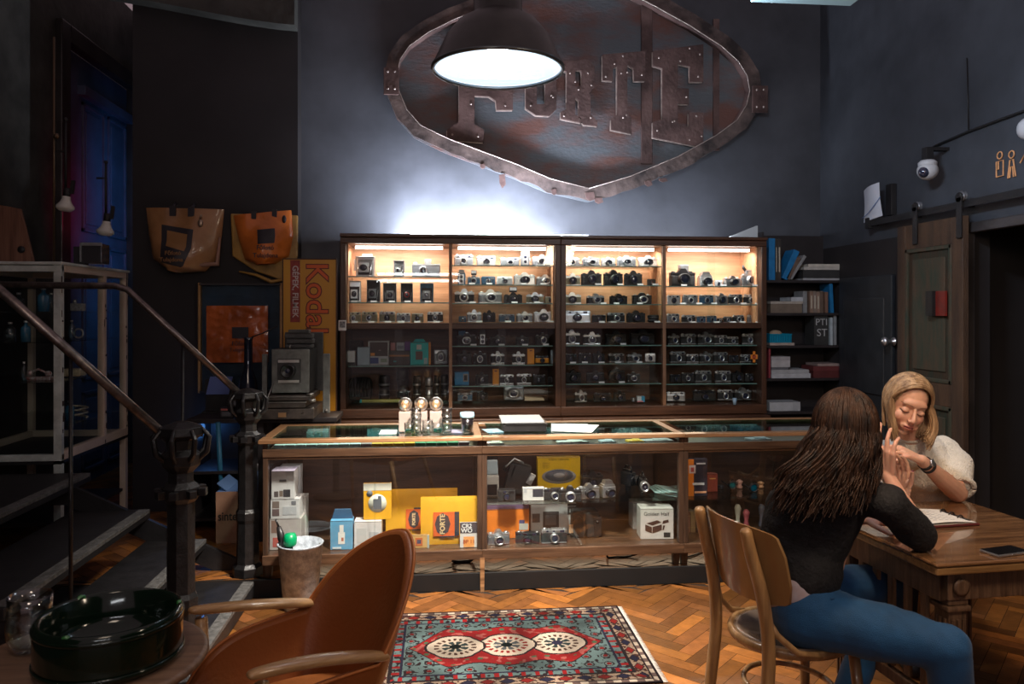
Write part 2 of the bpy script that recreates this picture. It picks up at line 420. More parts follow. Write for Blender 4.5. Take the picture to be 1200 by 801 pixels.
# shelf heights from the picture rows, per bay: upper rows then lower rows (top of each shelf)
ROWS = {0: [(395,275), [355,575,748], [382,700]],
        1: [(525,275), [262,425,582,745], [213,375,550,690]],
        2: [(650,275), [267,430,590,748], [208,362,532,700]],
        3: [(770,275), [437,592,750], [208,365,532,692]]}
def rowz(bay, k):
    (ox, oy), up, lo = ROWS[bay]
    px = ox+60
    if k < len(up): return onY(px, oy+up[k]/7.28, 5.80).z
    return onY(px, oy+100+lo[k-len(up)]/7.28, 5.80).z
def cabinet(label, b0, b1):
    x0, x1 = XS[b0], XS[b1+1]; xm = XS[b0+1]
    c = thing('display_cabinet', label, 'display cabinet', ((x0+x1)/2, 5.9, .1), 0, 'wall display cabinets')
    M = Matrix.Translation((-(x0+x1)/2, -5.9, -.1))
    m = MB(M)
    m.bx(x0, x1, YF-.03, YK, ZT, ZT+.045); m.bx(x0-.0, x1+.0, YF-.05, YK, ZT+.045, ZT+.07)
    bevel(m.out('top_rail', OAK, c), .006)
    m = MB(M); m.bx(x0, x1, YF-.01, YF+.05, ZM-.022, ZM+.022); m.bx(x0+.02, x1-.02, YF+.05, YK-.03, ZM-.02, ZM-.001)
    bevel(m.out('middle_rail', OAK, c), .004)
    m = MB(M); m.bx(x0, x1, YF-.03, YK, ZBOT-.07, ZBOT); m.bx(x0-.0, x1, YF-.10, YK, ZBOT-.12, ZBOT-.075)
    bevel(m.out('bottom_rail', OAK, c), .006)
    for q, xx in enumerate((x0, x1)):
        m = MB(M); s = 1 if q == 0 else -1
        m.bx(min(xx, xx+s*.04), max(xx, xx+s*.04), YF-.025, YK, ZBOT, ZT)
        bevel(m.out('side_panel', OAKV, c), .004)
    m = MB(M); m.bx(xm-.012, xm+.012, YF-.015, YF+.03, ZBOT, ZT); m.out('divider', wood('divider_wood', (.18,.09,.05), (.3,.17,.1), .4, 'z', 3), c)
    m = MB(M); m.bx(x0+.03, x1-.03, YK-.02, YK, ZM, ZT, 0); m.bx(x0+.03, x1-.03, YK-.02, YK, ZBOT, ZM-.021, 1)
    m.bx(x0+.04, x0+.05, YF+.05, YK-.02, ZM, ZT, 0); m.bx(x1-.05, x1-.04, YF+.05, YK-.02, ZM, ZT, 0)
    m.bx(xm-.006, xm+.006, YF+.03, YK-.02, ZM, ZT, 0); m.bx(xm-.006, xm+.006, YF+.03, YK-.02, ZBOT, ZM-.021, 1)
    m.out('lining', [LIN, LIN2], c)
    # closed cupboard base behind the counter
    m = MB(M); m.bx(x0, x1, YF-.10, YK, .1, ZBOT-.121)
    for k in range(4):
        a = x0+(x1-x0)*k/4; m.bx(a+.02, a+(x1-x0)/4-.02, YF-.115, YF-.10, .2, ZBOT-.18)
    bevel(m.out('cupboard_base', OAK, c), .004)
    for b in (b0, b1):
        xa, xb = (x0+.05, xm-.008) if b == b0 else (xm+.008, x1-.05)
        n = len(ROWS[b][1]); 
        for k in range(n+len(ROWS[b][2])):
            z = rowz(b, k)
            if k in (n-1, n+len(ROWS[b][2])-1): continue
            m = MB(M); m.bx(xa, xb, YF+.045, YK-.03, z-.009, z-.001, 0); m.bx(xa, xb, YF+.040, YF+.0449, z-.009, z-.001, 1)
            m.out('glass_shelf', [SHG, SHE], c)
        m = MB(M); m.cyl((xa+.05, YF+.075, ZT-.022), (xb-.05, YF+.075, ZT-.022), .011, seg=12)
        m.out('light_tube', TUBE, c)
        l = light('AREA', ((xa+xb)/2, YF+.13, ZT-.03), 9.5 if b < 3 else 8, (1,.93,.88), xb-xa-.1, (( xa+xb)/2, YF+.24, ZM), .05, name='cabinet_light')
        for (za, zb) in ((ZM+.022, ZT), (ZBOT, ZM-.022)):
            w2 = (xb-xa+.04)/2
            for q in range(2):
                m = MB(M); a = xa-.02+q*w2*.92; yy = YF+.006+q*.012
                m.bx(a, a+w2*1.06, yy, yy+.004, za+.001, zb-.001)
                m.out('sliding_pane', PANE, c)
    return c
cabinet('left half of the dark wooden camera cabinet on the wall, lit above and dim below', 0, 1)
cabinet('right half of the dark wooden camera cabinet on the wall, next to the bookshelves', 2, 3)
# lighting strip on top that washes the wall
o = MB(); 
o.bx(XS[0]+.2, XS[4]-.25, YF+.16, YF+.22, ZT+.07, ZT+.085, 0); o.bx(XS[0]+.5, XS[4]-1.35, YF+.17, YF+.21, ZT+.085, ZT+.095, 1)
o = tag(o.out('light_strip', [BLACK, mat('strip_diffuser', (1,1,1), .4, emit=(.82,.88,1), estr=6)]), 'slim light strip lying on top of the display cabinet', 'light')
t = thing('ceiling_tube_light','twin white tube light, seen only mirrored in the upper cabinet glass','light',(-.34,-1.0,2.15))
for z in (-.052, .052):
    m = MB(); m.cyl((-.65,0,z),(.65,0,z),.020,seg=14); m.out('light_tube', mat('bright_tube', (1,1,1), .4, emit=(.95,.97,1), estr=26), t)
m = MB(); m.box((0,-.05,0),(1.36,.03,.20),0,bev=.005); m.cyl((-.5,-.05,.1),(-.5,-.05,2.3),.005); m.cyl((.5,-.05,.1),(.5,-.05,2.3),.005); m.out('housing', BLACK, t)
light('AREA', ((XS[0]+XS[2])/2+.2, YF+.10, ZT+.10), 78, (.80,.86,1), 1.3, ((XS[0]+XS[2])/2+.25, YB+.35, ZT+.95), .05, name='wall_wash')
light('AREA', (XS[3]-.1, YF+.06, ZT+.10), 7, (.80,.86,1), 1.3, (XS[3]-.1, YB+.4, ZT+.95), .05, name='wall_wash')

# ================================================================ CAMERAS
SCH = {  # body, top, lens barrel
 'silver': (GREYM, CHROME, CHROME), 'chrome': (LEATHER, CHROME, CHROME), 'black': (LEATHER, BLK, BLK), 'blacks': (LEATHER, BLK, CHROME),
 'silverb': (CHROME, CHROME, BLK), 'khaki': (KHAKI, CHROME, BLK), 'cream': (KHAKI, mat('cream_enamel', (.5,.48,.36), .35, var=.1), CHROME),
 'blue': (mat('blue_grey_leather', (.03,.09,.16), .5, var=.2), GREYM, GREYM), 'white': (mat('white_plastic', (.75,.76,.78), .35), WHITE, GREYM),
 'red': (LEATHER, BLK, mat('red_ring', (.45,.03,.02), .4)), 'yellow': (mat('orange_yellow_plastic', (.75,.28,.01), .35), BLK, BLK)}
LOOK = {'silver': 'grey and silver', 'chrome': 'black and chrome', 'black': 'all-black', 'blacks': 'black silver-lensed', 'silverb': 'silver black-lensed',
        'khaki': 'khaki and silver', 'cream': 'cream and khaki', 'blue': 'blue-grey', 'white': 'white', 'red': 'black red-trimmed', 'yellow': 'yellow and black'}
TNAME = {'slr': 'reflex', 'rf': 'rangefinder', 'fold': 'bellows', 'press': 'press', 'tlr': 'twin-lens', 'compact': 'compact', 'flash': 'flash-topped', 'pano': 'panorama',
         'super8': 'cine', 'instant': 'instant', 'medium': 'medium-format'}
def lens(m, x, z, y, r, L_, ring, gl, mi=2):
    m.lathe([(r*.98,0),(r,L_*.1),(r,L_*.35),(r*.9,L_*.38),(r*.9,L_*.5),(r*1.0,L_*.53),(r*1.0,L_*.95),(r*.93,L_),(r*.8,L_),(r*.72,L_*.82),(r*.0,L_*.86)][::1], (x, y, z), mi, 20, Matrix.Rotation(PI/2, 4, 'X'))
def make_cam(typ, sch):
    """unit-width camera at the origin, facing -Y"""
    B, T, Lm = SCH[sch]
    t = thing(typ_name(typ), 'x', 'camera')
    def lensobj(x, z, y, r, L_, mt=None):
        m = MB(); lens(m, x, z, y, r, L_, 0, 0, 0); o = m.out('lens', mt or Lm, t)
        m = MB(); m.sph((x, y-L_*.80, z), (r*.76, r*.12, r*.76), 0, 16); m.out('lens_glass', LENSG, o)
        return o
    if typ in ('slr', 'flash'):
        m = MB(); m.box((0,0,.235), (1.0,.30,.43), 0, bev=.05); m.box((-.41,-.15,.24), (.13,.1,.38), 0, bev=.04); m.out('body', B, t)
        m = MB(); m.box((0,0,.50), (1.0,.31,.13), 0, bev=.035); m.box((0,0,.035), (.98,.305,.07), 0, bev=.02)
        m.prism([(-.19,.54),(.19,.54),(.15,.64),(.09,.72),(-.09,.72),(-.15,.64)], -.17, .13)
        m.out('top_plate', T, t)
        m = MB()
        m.cyl((-.36,0,.56), (-.36,0,.61), .075); m.cyl((.34,0,.56), (.34,0,.62), .085); m.cyl((.20,-.05,.56), (.20,-.05,.59), .04); m.box((0,.02,.735), (.14,.14,.025))
        m.out('dial', CHROME if sch != 'black' else BLK, t)
        lensobj(0, .29, -.14, .225, .32)
        if typ == 'flash':
            m = MB(); m.box((0,0,.92), (.42,.22,.36), 0, bev=.03); m.box((0,-.115,.97), (.36,.02,.2), 1); m.out('flash', [BLK, CHROME], t)
    elif typ == 'rf':
        m = MB(); m.box((0,0,.22), (1.0,.25,.40), 0, bev=.06); m.out('body', B, t)
        m = MB(); m.box((0,0,.46), (1.0,.255,.13), 0, bev=.04); m.box((0,0,.035), (.98,.25,.06), 0, bev=.02); m.box((.1,0,.53), (.42,.2,.05), 0, bev=.015); m.out('top_plate', T, t)
        m = MB(); m.box((.30,-.125,.465), (.16,.02,.085), 0); m.box((-.02,-.125,.465), (.09,.02,.055), 0); m.box((-.27,-.125,.465), (.09,.02,.06), 0); m.out('viewfinder', LENSG, t)
        m = MB(); m.cyl((-.36,0,.52), (-.36,0,.57), .075); m.cyl((-.2,0,.52), (-.2,0,.55), .04); m.cyl((.40,0,.52), (.40,0,.56), .06); m.out('dial', CHROME, t)
        lensobj(0, .235, -.12, .17, .2)
    elif typ in ('fold', 'press'):
        hh = 1.35 if typ == 'fold' else 1.2
        m = MB(); m.box((0,.12,hh/2), (.86,.26,hh), 0, bev=.05); m.out('body', B, t)
        m = MB(); m.box((0,-.02,hh-.03), (.9,.34,.06), 0, bev=.02); m.box((0,-.012,.03), (.9,.30,.06), 0)
        for s in (-1, 1): m.box((s*.44,.12,hh/2), (.03,.28,hh*.9))
        m.box((0,-.35,.05), (.62,.66,.05), 0, bev=.01)
        for s in (-1, 1): m.tube([(s*.33,-.02,.75), (s*.31,-.55,.12)], .014, seg=6)
        if typ == 'press': m.box((.1,.1,hh+.06), (.5,.2,.12), 0, bev=.02); m.box((-.52,.1,.7), (.12,.2,.7), 0, bev=.03)
        m.out('bed', CHROME if typ == 'press' else GREYM, t)
        m = MB(); n = 7
        for i in range(n):
            f = i/n; w1 = .70*(1-f)+.34*f
            for dd, kk in ((0, 1.0), (.5, .9)):
                y = -.02-.44*(i+dd)/n
                m.box((0, y, .55+.0*f), (w1*kk, .035, (1.0*(1-f)+.46*f)*kk*.9))
        m.out('bellows', LEATHER, t)
        m = MB(); m.box((0,-.47,.52), (.5,.05,.56), 0, bev=.02); m.out('lens_board', T if sch != 'black' else GREYM, t)
        lensobj(0, .52, -.48, .19, .16)
    elif typ == 'tlr':
        m = MB(); m.box((0,0,.62), (.9,.8,1.24), 0, bev=.06); m.out('body', B, t)
        m = MB(); m.box((0,-.01,1.27), (.9,.82,.08), 0, bev=.02); m.prism([(-.36,1.3),(.36,1.3),(.3,1.62),(-.3,1.62)], -.34, .34); m.out('hood', T, t)
        m = MB(); m.box((0,-.43,.62), (.6,.08,1.05), 0, bev=.03); m.cyl((.48,0,.6), (.56,0,.6), .14); m.cyl((-.48,0,.8), (-.54,0,.8), .12); m.out('lens_board', CHROME, t)
        lensobj(0, .40, -.46, .21, .16); lensobj(0, .86, -.46, .21, .12)
    elif typ == 'medium':
        m = MB(); m.box((0,.1,.36), (.8,.8,.7), 0, bev=.06); m.box((0,.5,.36), (.7,.2,.62), 0, bev=.05); m.out('body', B, t)
        m = MB(); m.box((0,.05,.76), (.7,.66,.12), 0, bev=.03); m.prism([(-.28,.8),(.28,.8),(.2,1.05),(-.2,1.05)], -.25, .3); m.out('hood', T, t)
        m = MB(); m.cyl((.4,.1,.4), (.5,.1,.4), .13); m.box((0,-.31,.36), (.6,.04,.6), 0, bev=.02); m.out('dial', CHROME, t)
        lensobj(0, .36, -.30, .27, .42)
    elif typ == 'pano':
        m = MB(); m.box((0,0,.17), (1.0,.2,.33), 0, bev=.03); m.out('body', B, t)
        m = MB(); m.box((0,0,.35), (1.0,.21,.05), 0, bev=.015); m.box((.06,0,.44), (.24,.16,.16), 0, bev=.03); m.cyl((-.38,0,.36),(-.38,0,.42),.06); m.out('viewfinder', T, t)
        lensobj(-.1, .18, -.1, .13, .16)
    elif typ == 'compact':
        m = MB(); m.box((0,0,.3), (1.0,.32,.6), 0, bev=.08); m.out('body', B, t)
        m = MB(); m.box((0,0,.61), (.9,.26,.06), 0, bev=.02); m.box((.28,-.165,.48), (.26,.02,.13), 0, bev=.005); m.out('top_plate', T, t)
        m = MB(); m.box((-.1,-.165,.5), (.16,.02,.08)); m.out('viewfinder', LENSG, t)
        lensobj(0, .27, -.14, .19, .14)
    elif typ == 'super8':
        m = MB(); m.box((0,.1,.55), (.42,.9,.62), 0, bev=.06); m.box((0,.1,.15), (.24,.26,.34), 0, bev=.05); m.out('body', B, t)
        m = MB(); m.box((0,.15,.90), (.2,.7,.12), 0, bev=.03); m.tube([(0,-.25,.9),(0,-.1,1.12),(0,.3,1.12),(0,.45,.9)], .035); m.out('handle', T, t)
        lensobj(0, .55, -.34, .24, .55)
    elif typ == 'instant':
        m = MB(); m.box((0,.05,.42), (1.0,.42,.84), 0, bev=.12); m.box((0,-.18,.1), (.9,.1,.14), 0, bev=.03); m.out('body', B, t)
        m = MB(); m.box((-.28,-.17,.7), (.3,.03,.16), 0, bev=.01); m.cyl((0,-.14,.42),(0,-.2,.42),.34); m.out('top_plate', T, t)
        lensobj(0, .42, -.18, .24, .2)
    return t
def typ_name(t): return {'slr': 'reflex_camera', 'flash': 'reflex_camera', 'rf': 'rangefinder_camera', 'fold': 'folding_camera', 'press': 'press_camera', 'tlr': 'twin_lens_camera',
    'pano': 'panorama_camera', 'compact': 'compact_camera', 'super8': 'cine_camera', 'instant': 'instant_camera', 'medium': 'medium_format_camera'}[t]
THT = {'slr': .74, 'flash': 1.12, 'rf': .58, 'fold': 1.37, 'press': 1.35, 'tlr': 1.64, 'pano': .54, 'compact': .65, 'super8': 1.15, 'instant': .85, 'medium': 1.07}
PROTO = {}
def put_cam(typ, sch, loc, w, h, rz, label, group=None):
    key = (typ, sch)
    if key not in PROTO: o = PROTO[key] = make_cam(typ, sch)
    else: o = copy_tree(PROTO[key])
    zs = max(.8, min(1.25, h/(w*THT[typ])))
    dp = min(w, .15)/w
    o.location = loc; o.scale = (w, w*dp*(1.0 if typ in ('slr','rf','compact','pano','flash','instant') else .9), w*zs); o.rotation_euler = (0,0,rz); o['label'] = label
    if group: o['group'] = group
    elif 'group' in o.keys(): del o['group']
    return o
TAGP = None
def put_tag(loc, label, group, w=.045):
    global TAGP
    if TAGP is None:
        m = MB(); m.box((0,0,.006), (.045,.0015,.013), 0, R=Matrix.Rotation(-.45, 4, 'X')); TAGP = m.out('price_tag', WHITE)
        TAGP['category'] = 'price tag'; t = TAGP
    else: t = TAGP.copy(); COL.objects.link(t)
    t.location = loc; t['label'] = label; t['group'] = group
    t.rotation_euler = (0,0,random.uniform(-.1,.1))
BAYN = ['leftmost bay', 'second bay', 'third bay', 'rightmost bay']
ITEMS = {}
def shelf_items(bay, row, items):
    (ox, oy), up, lo = ROWS[bay]
    if row >= len(up): oy += 100
    z = rowz(bay, row); base = (up+lo)[row]
    items = sorted(items, key=lambda t: t[0])
    rn = 'bottom' if row == len(up)+len(lo)-1 else ('top' if row == 0 else ORD[row])
    n = 0
    for it in items:
        x0, x1, top, typ, sch = it[:5]
        Y = 5.86 + random.uniform(-.01, .02)
        p0, p1 = onY(ox+x0/7.28, 400, Y), onY(ox+x1/7.28, 400, Y)
        w = (p1.x-p0.x); cx = (p0.x+p1.x)/2
        h = (base-top)/7.28*(Y/.99)/900
        if typ is None: continue
        w = min(w*.97, .23)
        lab = f"{LOOK[sch]} {TNAME[typ]} camera, {ORD[n]} camera from the left on {rn} shelf, {BAYN[bay]}"
        put_cam(typ, sch, (cx, Y, z), w, h, random.uniform(-.12,.12), lab, f"cameras on the {rn} shelf, {BAYN[bay]}")
        if len(it) > 5:
            put_tag((cx+it[5]*w, Y-.115-.0*w, z), f"white price tag before the {ORD[n]} camera on {rn} shelf, {BAYN[bay]}", f"price tags in {BAYN[bay]}")
        n += 1
S_ = shelf_items
S_(0,0,[(150,330,165,'press','silverb'),(475,580,215,'fold','silver'),(635,885,200,'pano','silver')])
S_(0,1,[(90,210,395,'fold','silverb',.1),(245,375,385,'fold','black',.1),(385,515,410,'fold','black',.2),(535,655,410,'fold','red',.1),(700,830,410,'fold','blue',.1)])
S_(0,2,[(70,205,650,'rf','cream',.2),(207,345,650,'rf','cream',.2),(360,500,650,'rf','khaki',.1),(505,628,665,'rf','silver',-.1),(635,740,670,'compact','khaki',0),(768,905,655,'rf','chrome',.1)])
S_(1,0,[(50,215,165,'rf','silver',0),(242,408,175,'rf','silverb',0),(445,608,200,'rf','silver',-.1),(615,700,115,'tlr','silver'),(715,887,180,'slr','silver',-.2)])
S_(1,1,[(80,152,297,'tlr','blue'),(165,277,300,'flash','blue',-.2),(282,405,350,'compact','blue',0),(412,552,352,'compact','white'),(558,745,338,'slr','silverb',-.1),(750,905,335,'slr','silver',-.2)])
S_(1,2,[(55,225,460,'slr','chrome',.4),(255,460,480,'slr','silver'),(475,635,460,'flash','black',0),(665,820,490,'slr','khaki',0),(825,925,525,'compact','khaki')])
S_(1,3,[(90,158,670,'compact','blue'),(160,288,640,'slr','silver',.3),(295,408,610,'slr','black'),(432,570,675,'rf','blue',0),(580,722,655,'slr','silver',0),(727,900,635,'slr','silverb',.3)])
S_(1,4,[(75,248,110,'slr','blacks',.3),(260,330,85,'tlr','black'),(350,490,130,'slr','black',.2),(575,690,130,'slr','black',.1),(745,865,110,'slr','blacks',.1)])
S_(1,5,[(75,205,265,'slr','black'),(215,335,270,'slr','blacks'),(365,482,265,'slr','chrome',0),(545,657,265,'slr','chrome',0)])
S_(1,6,[(232,345,440,'slr','black'),(442,562,445,'rf','chrome'),(585,712,455,'rf','chrome'),(718,832,460,'rf','black'),(850,935,490,'compact','black')])
S_(1,7,[(80,210,620,'rf','blue'),(245,340,600,'slr','black'),(470,650,600,'instant','silver')])
S_(2,0,[(75,212,180,'slr','silver',.3),(235,380,185,'slr','silver',.2),(393,515,185,'slr','silverb',.1),(530,690,170,'slr','silver',0),(710,875,170,'slr','silverb',-.3)])
S_(2,1,[(80,218,325,'slr','khaki'),(222,400,300,'slr','black',.2),(415,580,295,'slr','black',.2),(590,745,300,'slr','black',.2),(788,860,315,'compact','black',0)])
S_(2,2,[(70,225,490,'slr','khaki',.2),(270,422,500,'slr','chrome',.3),(467,618,505,'slr','black',-.3),(660,825,490,'slr','blacks',-.3)])
S_(2,3,[(75,308,660,'rf','silverb',0),(315,437,680,'rf','black',0),(442,598,660,'rf','chrome',-.3),(612,770,645,'slr','black')])
S_(2,4,[(75,215,70,'slr','chrome'),(240,390,100,'slr','chrome',-.2),(430,610,95,'slr','black',.2),(640,850,110,'slr','black')])
S_(2,5,[(80,190,265,'rf','black',0),(200,312,265,'rf','black',-.2),(322,425,240,'slr','black',0),(455,592,285,'rf','chrome',-.1),(612,742,280,'slr','chrome',.1),(768,860,285,'compact','silverb')])
S_(2,6,[(80,225,430,'slr','black'),(270,420,430,'slr','black',.2),(460,600,415,'slr','black',.1),(612,730,450,'slr','blacks')])
S_(2,7,[(165,275,600,'slr','chrome'),(330,485,625,'rf','black'),(500,605,610,'slr','black')])
S_(3,0,[(100,325,280,'slr','black',-.1),(340,480,310,'medium','silverb',0),(490,556,355,'compact','white',0),(565,710,345,'slr','silverb'),(715,855,300,'slr','silver',0)])
S_(3,1,[(80,195,510,'rf','silverb',.4),(213,345,505,'rf','silver',.3),(358,480,505,'rf','blue',.2),(485,600,495,'slr','silverb'),(605,728,500,'rf','chrome',.2),(735,858,500,'rf','chrome',.1)])
S_(3,2,[(78,190,665,'rf','silver'),(208,328,680,'rf','chrome',0),(333,415,680,'rf','blue'),(420,508,680,'rf','blue',0),(512,560,680,'compact','chrome'),(563,638,680,'rf','chrome',0),(642,742,680,'rf','chrome',-.1),(765,860,680,'rf','silver',0)])
S_(3,3,[(90,190,105,'slr','chrome'),(198,330,105,'rf','chrome'),(337,480,100,'slr','chrome'),(485,597,105,'rf','chrome'),(600,692,105,'rf','chrome'),(722,850,105,'rf','chrome')])
S_(3,4,[(105,243,265,'rf','chrome'),(248,352,265,'rf','chrome'),(358,468,270,'slr','chrome'),(475,602,268,'rf','chrome'),(608,695,275,'rf','black'),(705,800,265,'rf','chrome')])
S_(3,5,[(105,200,430,'rf','black'),(203,315,440,'rf','blacks'),(318,462,430,'rf','chrome'),(492,628,430,'rf','chrome'),(632,735,425,'slr','black'),(745,845,430,'rf','black')])
S_(3,6,[(78,238,610,'rf','silverb'),(300,500,620,'rf','black'),(512,645,595,'rf','chrome'),(650,800,585,'slr','chrome'),(803,848,600,'compact','chrome')])
# ---- boxes, lenses and other goods in the cabinet
def shelf_spot(bay, row, zx0, zx1, Y=5.87):
    (ox, oy), up, lo = ROWS[bay]
    a = onY(ox+zx0/7.28, 400, Y).x; b = onY(ox+zx1/7.28, 400, Y).x
    return (a+b)/2, b-a, rowz(bay, row)
def hgt(zh, d=5.9): return zh/7.28*d/900
def carton(name, label, cat, loc, size, col, rz=0, rough=.45, group=None, deco=None, lid=True):
    """a printed carton: body, a lid flap line and printed panels"""
    t = thing(name, label, cat, loc, rz, group)
    w, d, h = size
    m = MB(); m.box((0,0,h/2), (w,d,h), 0, bev=.0025)
    mt = mat('card_'+name+'_%d' % len(MATS), col, rough, var=.08, scale=12); m.out('carton', mt, t)
    if lid:
        m = MB(); m.box((0,-d/2-.0006,h*.985), (w*.97,.001,.0015)); m.box((0,0,h+.0006), (w*.9,.0012,.0012)); m.out('lid_seam', mat('seam_dark', (.05,.04,.04), .8), t)
    for k, (u0, u1, v0, v1, c) in enumerate(deco or []):
        m = MB(); m.bx((u0-.5)*w, (u1-.5)*w, -d/2-.0012-.0004*k, -d/2-.0002, v0*h, v1*h)
        m.out('printed_panel', mat('ink_%02x%02x%02x' % tuple(int(255*min(1, q)) for q in c), c, .5), t)
    return t
x, w, z = shelf_spot(1,5,672,730); carton('film_carton','upright orange-yellow film carton on the sixth shelf of the second bay','box',(x,5.85,z),(w,.05,hgt(130)),(.75,.27,.01),deco=[(.3,.7,.82,.9,(.2,.05,.02))])
x, w, z = shelf_spot(1,5,740,860); put_cam('rf','yellow',(x,5.86,z),w*.98,.06,0.05,'yellow and black camera beside the orange carton, sixth shelf, second bay')
x, w, z = shelf_spot(1,5,868,935); carton('instant_film_box','pale blue box with a dark window at the right end of the second bay','box',(x,5.83,z),(w,.04,hgt(115)),(.45,.58,.68),deco=[(.5,.9,.5,.85,(.05,.1,.2))])
x, w, z = shelf_spot(1,6,55,175); carton('camera_box','blue open camera box on the seventh shelf of the second bay','box',(x,5.85,z),(w,.09,hgt(110)),(.03,.2,.42),deco=[(.6,.95,.25,.85,(.25,.22,.2)),(.66,.88,.35,.75,(.01,.01,.01))])
x, w, z = shelf_spot(1,6,377,430); carton('film_carton','upright orange-yellow film carton on the seventh shelf of the second bay','box',(x,5.84,z),(w,.05,hgt(132)),(.75,.27,.01),deco=[(.3,.7,.82,.9,(.2,.05,.02))])
x, w, z = shelf_spot(1,4,90,175); carton('camera_box','bright blue box at the left end of the fifth shelf, second bay','box',(x-.01,5.95,z),(w*.7,.05,hgt(120)),(.03,.25,.5))
x, w, z = shelf_spot(1,7,660,800)
m = MB(); m.prism([(-.075,0),(.075,0),(.07,.018),(-.075,.03)], -.04, .04); tag(m.out('paper_leaflet', mat('cream_paper', (.5,.42,.3), .7), loc=(x,5.85,z)), 'cream leaflet lying on the bottom shelf of the second bay', 'leaflet')
# leftmost bay, lower rows
x, w, z = shelf_spot(0,3,75,215)
t = thing('camera_case','black leather camera case standing on the fourth shelf of the leftmost bay','case',(x,5.95,z))
m = MB(); m.box((0,0,.085), (w*.95,.1,.17), 0, bev=.02); m.out('case_body', LEATHER, t); m = MB(); m.box((0,-.005,.15), (w*.98,.115,.06), 0, bev=.02); m.cyl((0,-.066,.13),(0,-.06,.13),.008); m.out('flap', LEATHER, t)
carton('film_box','small white film box in front of the black case, leftmost bay','box',(x-.03,5.83,z+.0),(w*.72,.05,hgt(120)),(.55,.58,.6),deco=[(0,1,0,.2,(.02,.02,.02))])
x, w, z = shelf_spot(0,3,182,285); carton('photo_box','plain grey-blue box beside the framed box, leftmost bay','box',(x,5.82,z),(w,.05,hgt(150)),(.28,.36,.42))
x, w, z = shelf_spot(0,3,268,445); carton('camera_kit_box','dark camera box with a white border and orange figure, leftmost bay','box',(x,5.87,z),(w,.06,hgt(198)),(.42,.42,.42),deco=[(.08,.94,.2,.95,(.035,.018,.018)),(.05,.95,.0,.36,(.4,.42,.46)),(.05,.5,.05,.3,(.02,.04,.16)),(.12,.32,.38,.5,(.6,.22,.03)),(.6,.9,.1,.26,(.2,.25,.2)),(.5,.62,.6,.62,(.4,.3,.3))])
x, w, z = shelf_spot(0,3,450,620); carton('flash_box','low black box with a brown stripe, between framed and teal boxes','box',(x,5.85,z),(w,.07,hgt(115)),(.03,.018,.018),deco=[(0,1,.6,.72,(.3,.12,.03)),(.2,.35,.2,.3,(.03,.25,.25))])
x, w, z = shelf_spot(0,3,452,492); carton('film_box','small pink box behind the low black box, leftmost bay','box',(x,5.95,z),(w,.04,hgt(180)),(.5,.2,.2))
x, w, z = shelf_spot(0,3,503,572); carton('film_box','small grey printed box behind the low black box, leftmost bay','box',(x,5.95,z),(w,.04,hgt(182)),(.4,.4,.45),deco=[(.1,.9,.7,.85,(.2,.2,.25))])
x, w, z = shelf_spot(0,3,574,624); carton('film_box','small purple box behind the low black box, leftmost bay','box',(x,5.95,z),(w,.04,hgt(190)),(.22,.08,.3))
x, w, z = shelf_spot(0,3,626,780)
t = carton('instant_camera_box','teal camera box with raised hanging tab, leftmost bay','box',(x,5.86,z),(w,.07,hgt(185)),(.0,.36,.36),deco=[(.35,.62,.68,.9,(.45,.5,.5)),(.3,.68,.22,.6,(.12,.07,.06)),(.75,.95,.02,.3,(.3,.42,.45))])
m = MB(); m.prism([(-.05,hgt(185)),(.05,hgt(185)),(.03,hgt(185)+.025),(-.03,hgt(185)+.025)], 0, .004); m.out('hanging_tab', mat('teal_tab', (.0,.33,.33), .5), t)
x, w, z = shelf_spot(0,3,782,797); carton('film_box','narrow orange box edge right of the teal box','box',(x,5.9,z),(w*1.3,.05,hgt(185)),(.65,.22,.02))
x, w, z = shelf_spot(0,3,822,948); put_cam('instant','silver',(x,5.86,z),w*.95,.12,0,'silver grey instant camera with round lens, right of the teal box')
x, w, z = shelf_spot(0,4,90,300)
t = thing('camera_bag','black ribbed leather bag on the bottom shelf of the leftmost bay','bag',(x,5.92,z))
m = MB(); m.box((0,0,.09), (w*.95,.14,.18), 0, bev=.05); m.out('bag_body', LEATHER, t); m = MB()
for k in range(6): m.tube([(-w*.3+k*w*.12,-.072,.04),(-w*.3+k*w*.12,-.075,.1),(-w*.3+k*w*.12,-.06,.175)], .008)
m.out('ribs', BLK, t)
def lens_thing(label, x, z, r, h, mt, mt2, Y=5.85):
    t = thing('camera_lens', label, 'lens', (x, Y, z)); m = MB()
    m.lathe([(r*.8,0),(r*.8,h*.08),(r,h*.1),(r,h*.4),(r*.9,h*.42),(r*.9,h*.55),(r*1.02,h*.57),(r*1.02,h*.9),(r*.9,h),(0,h)]); m.out('lens_barrel', mt, t)
    m = MB(); m.lathe([(r*1.04,h*.62),(r*1.06,h*.63),(r*1.06,h*.68),(r*1.04,h*.69)]); m.lathe([(r*.93,h*.25),(r*1.03,h*.26),(r*1.03,h*.3),(r*.93,h*.31)]); m.out('focus_ring', mt2, t)
x, w, z = shelf_spot(0,4,350,460); lens_thing('wide black lens standing beside the ribbed bag, leftmost bay', x, z, w*.42, hgt(220), BLK, GREYM)
x, w, z = shelf_spot(0,4,500,620); lens_thing('tall black telephoto lens near the middle of the bottom shelf', x, z, w*.42, hgt(275), BLK, BLK)
x, w, z = shelf_spot(0,4,650,715); lens_thing('black chrome-topped lens standing between telephoto and silver lens', x, z, w*.5, hgt(215), BLK, CHROME)
x, w, z = shelf_spot(0,4,748,820); lens_thing('bright silver lens standing on the bottom shelf, leftmost bay', x, z, w*.42, hgt(200), CHROME, BLK, 5.82)
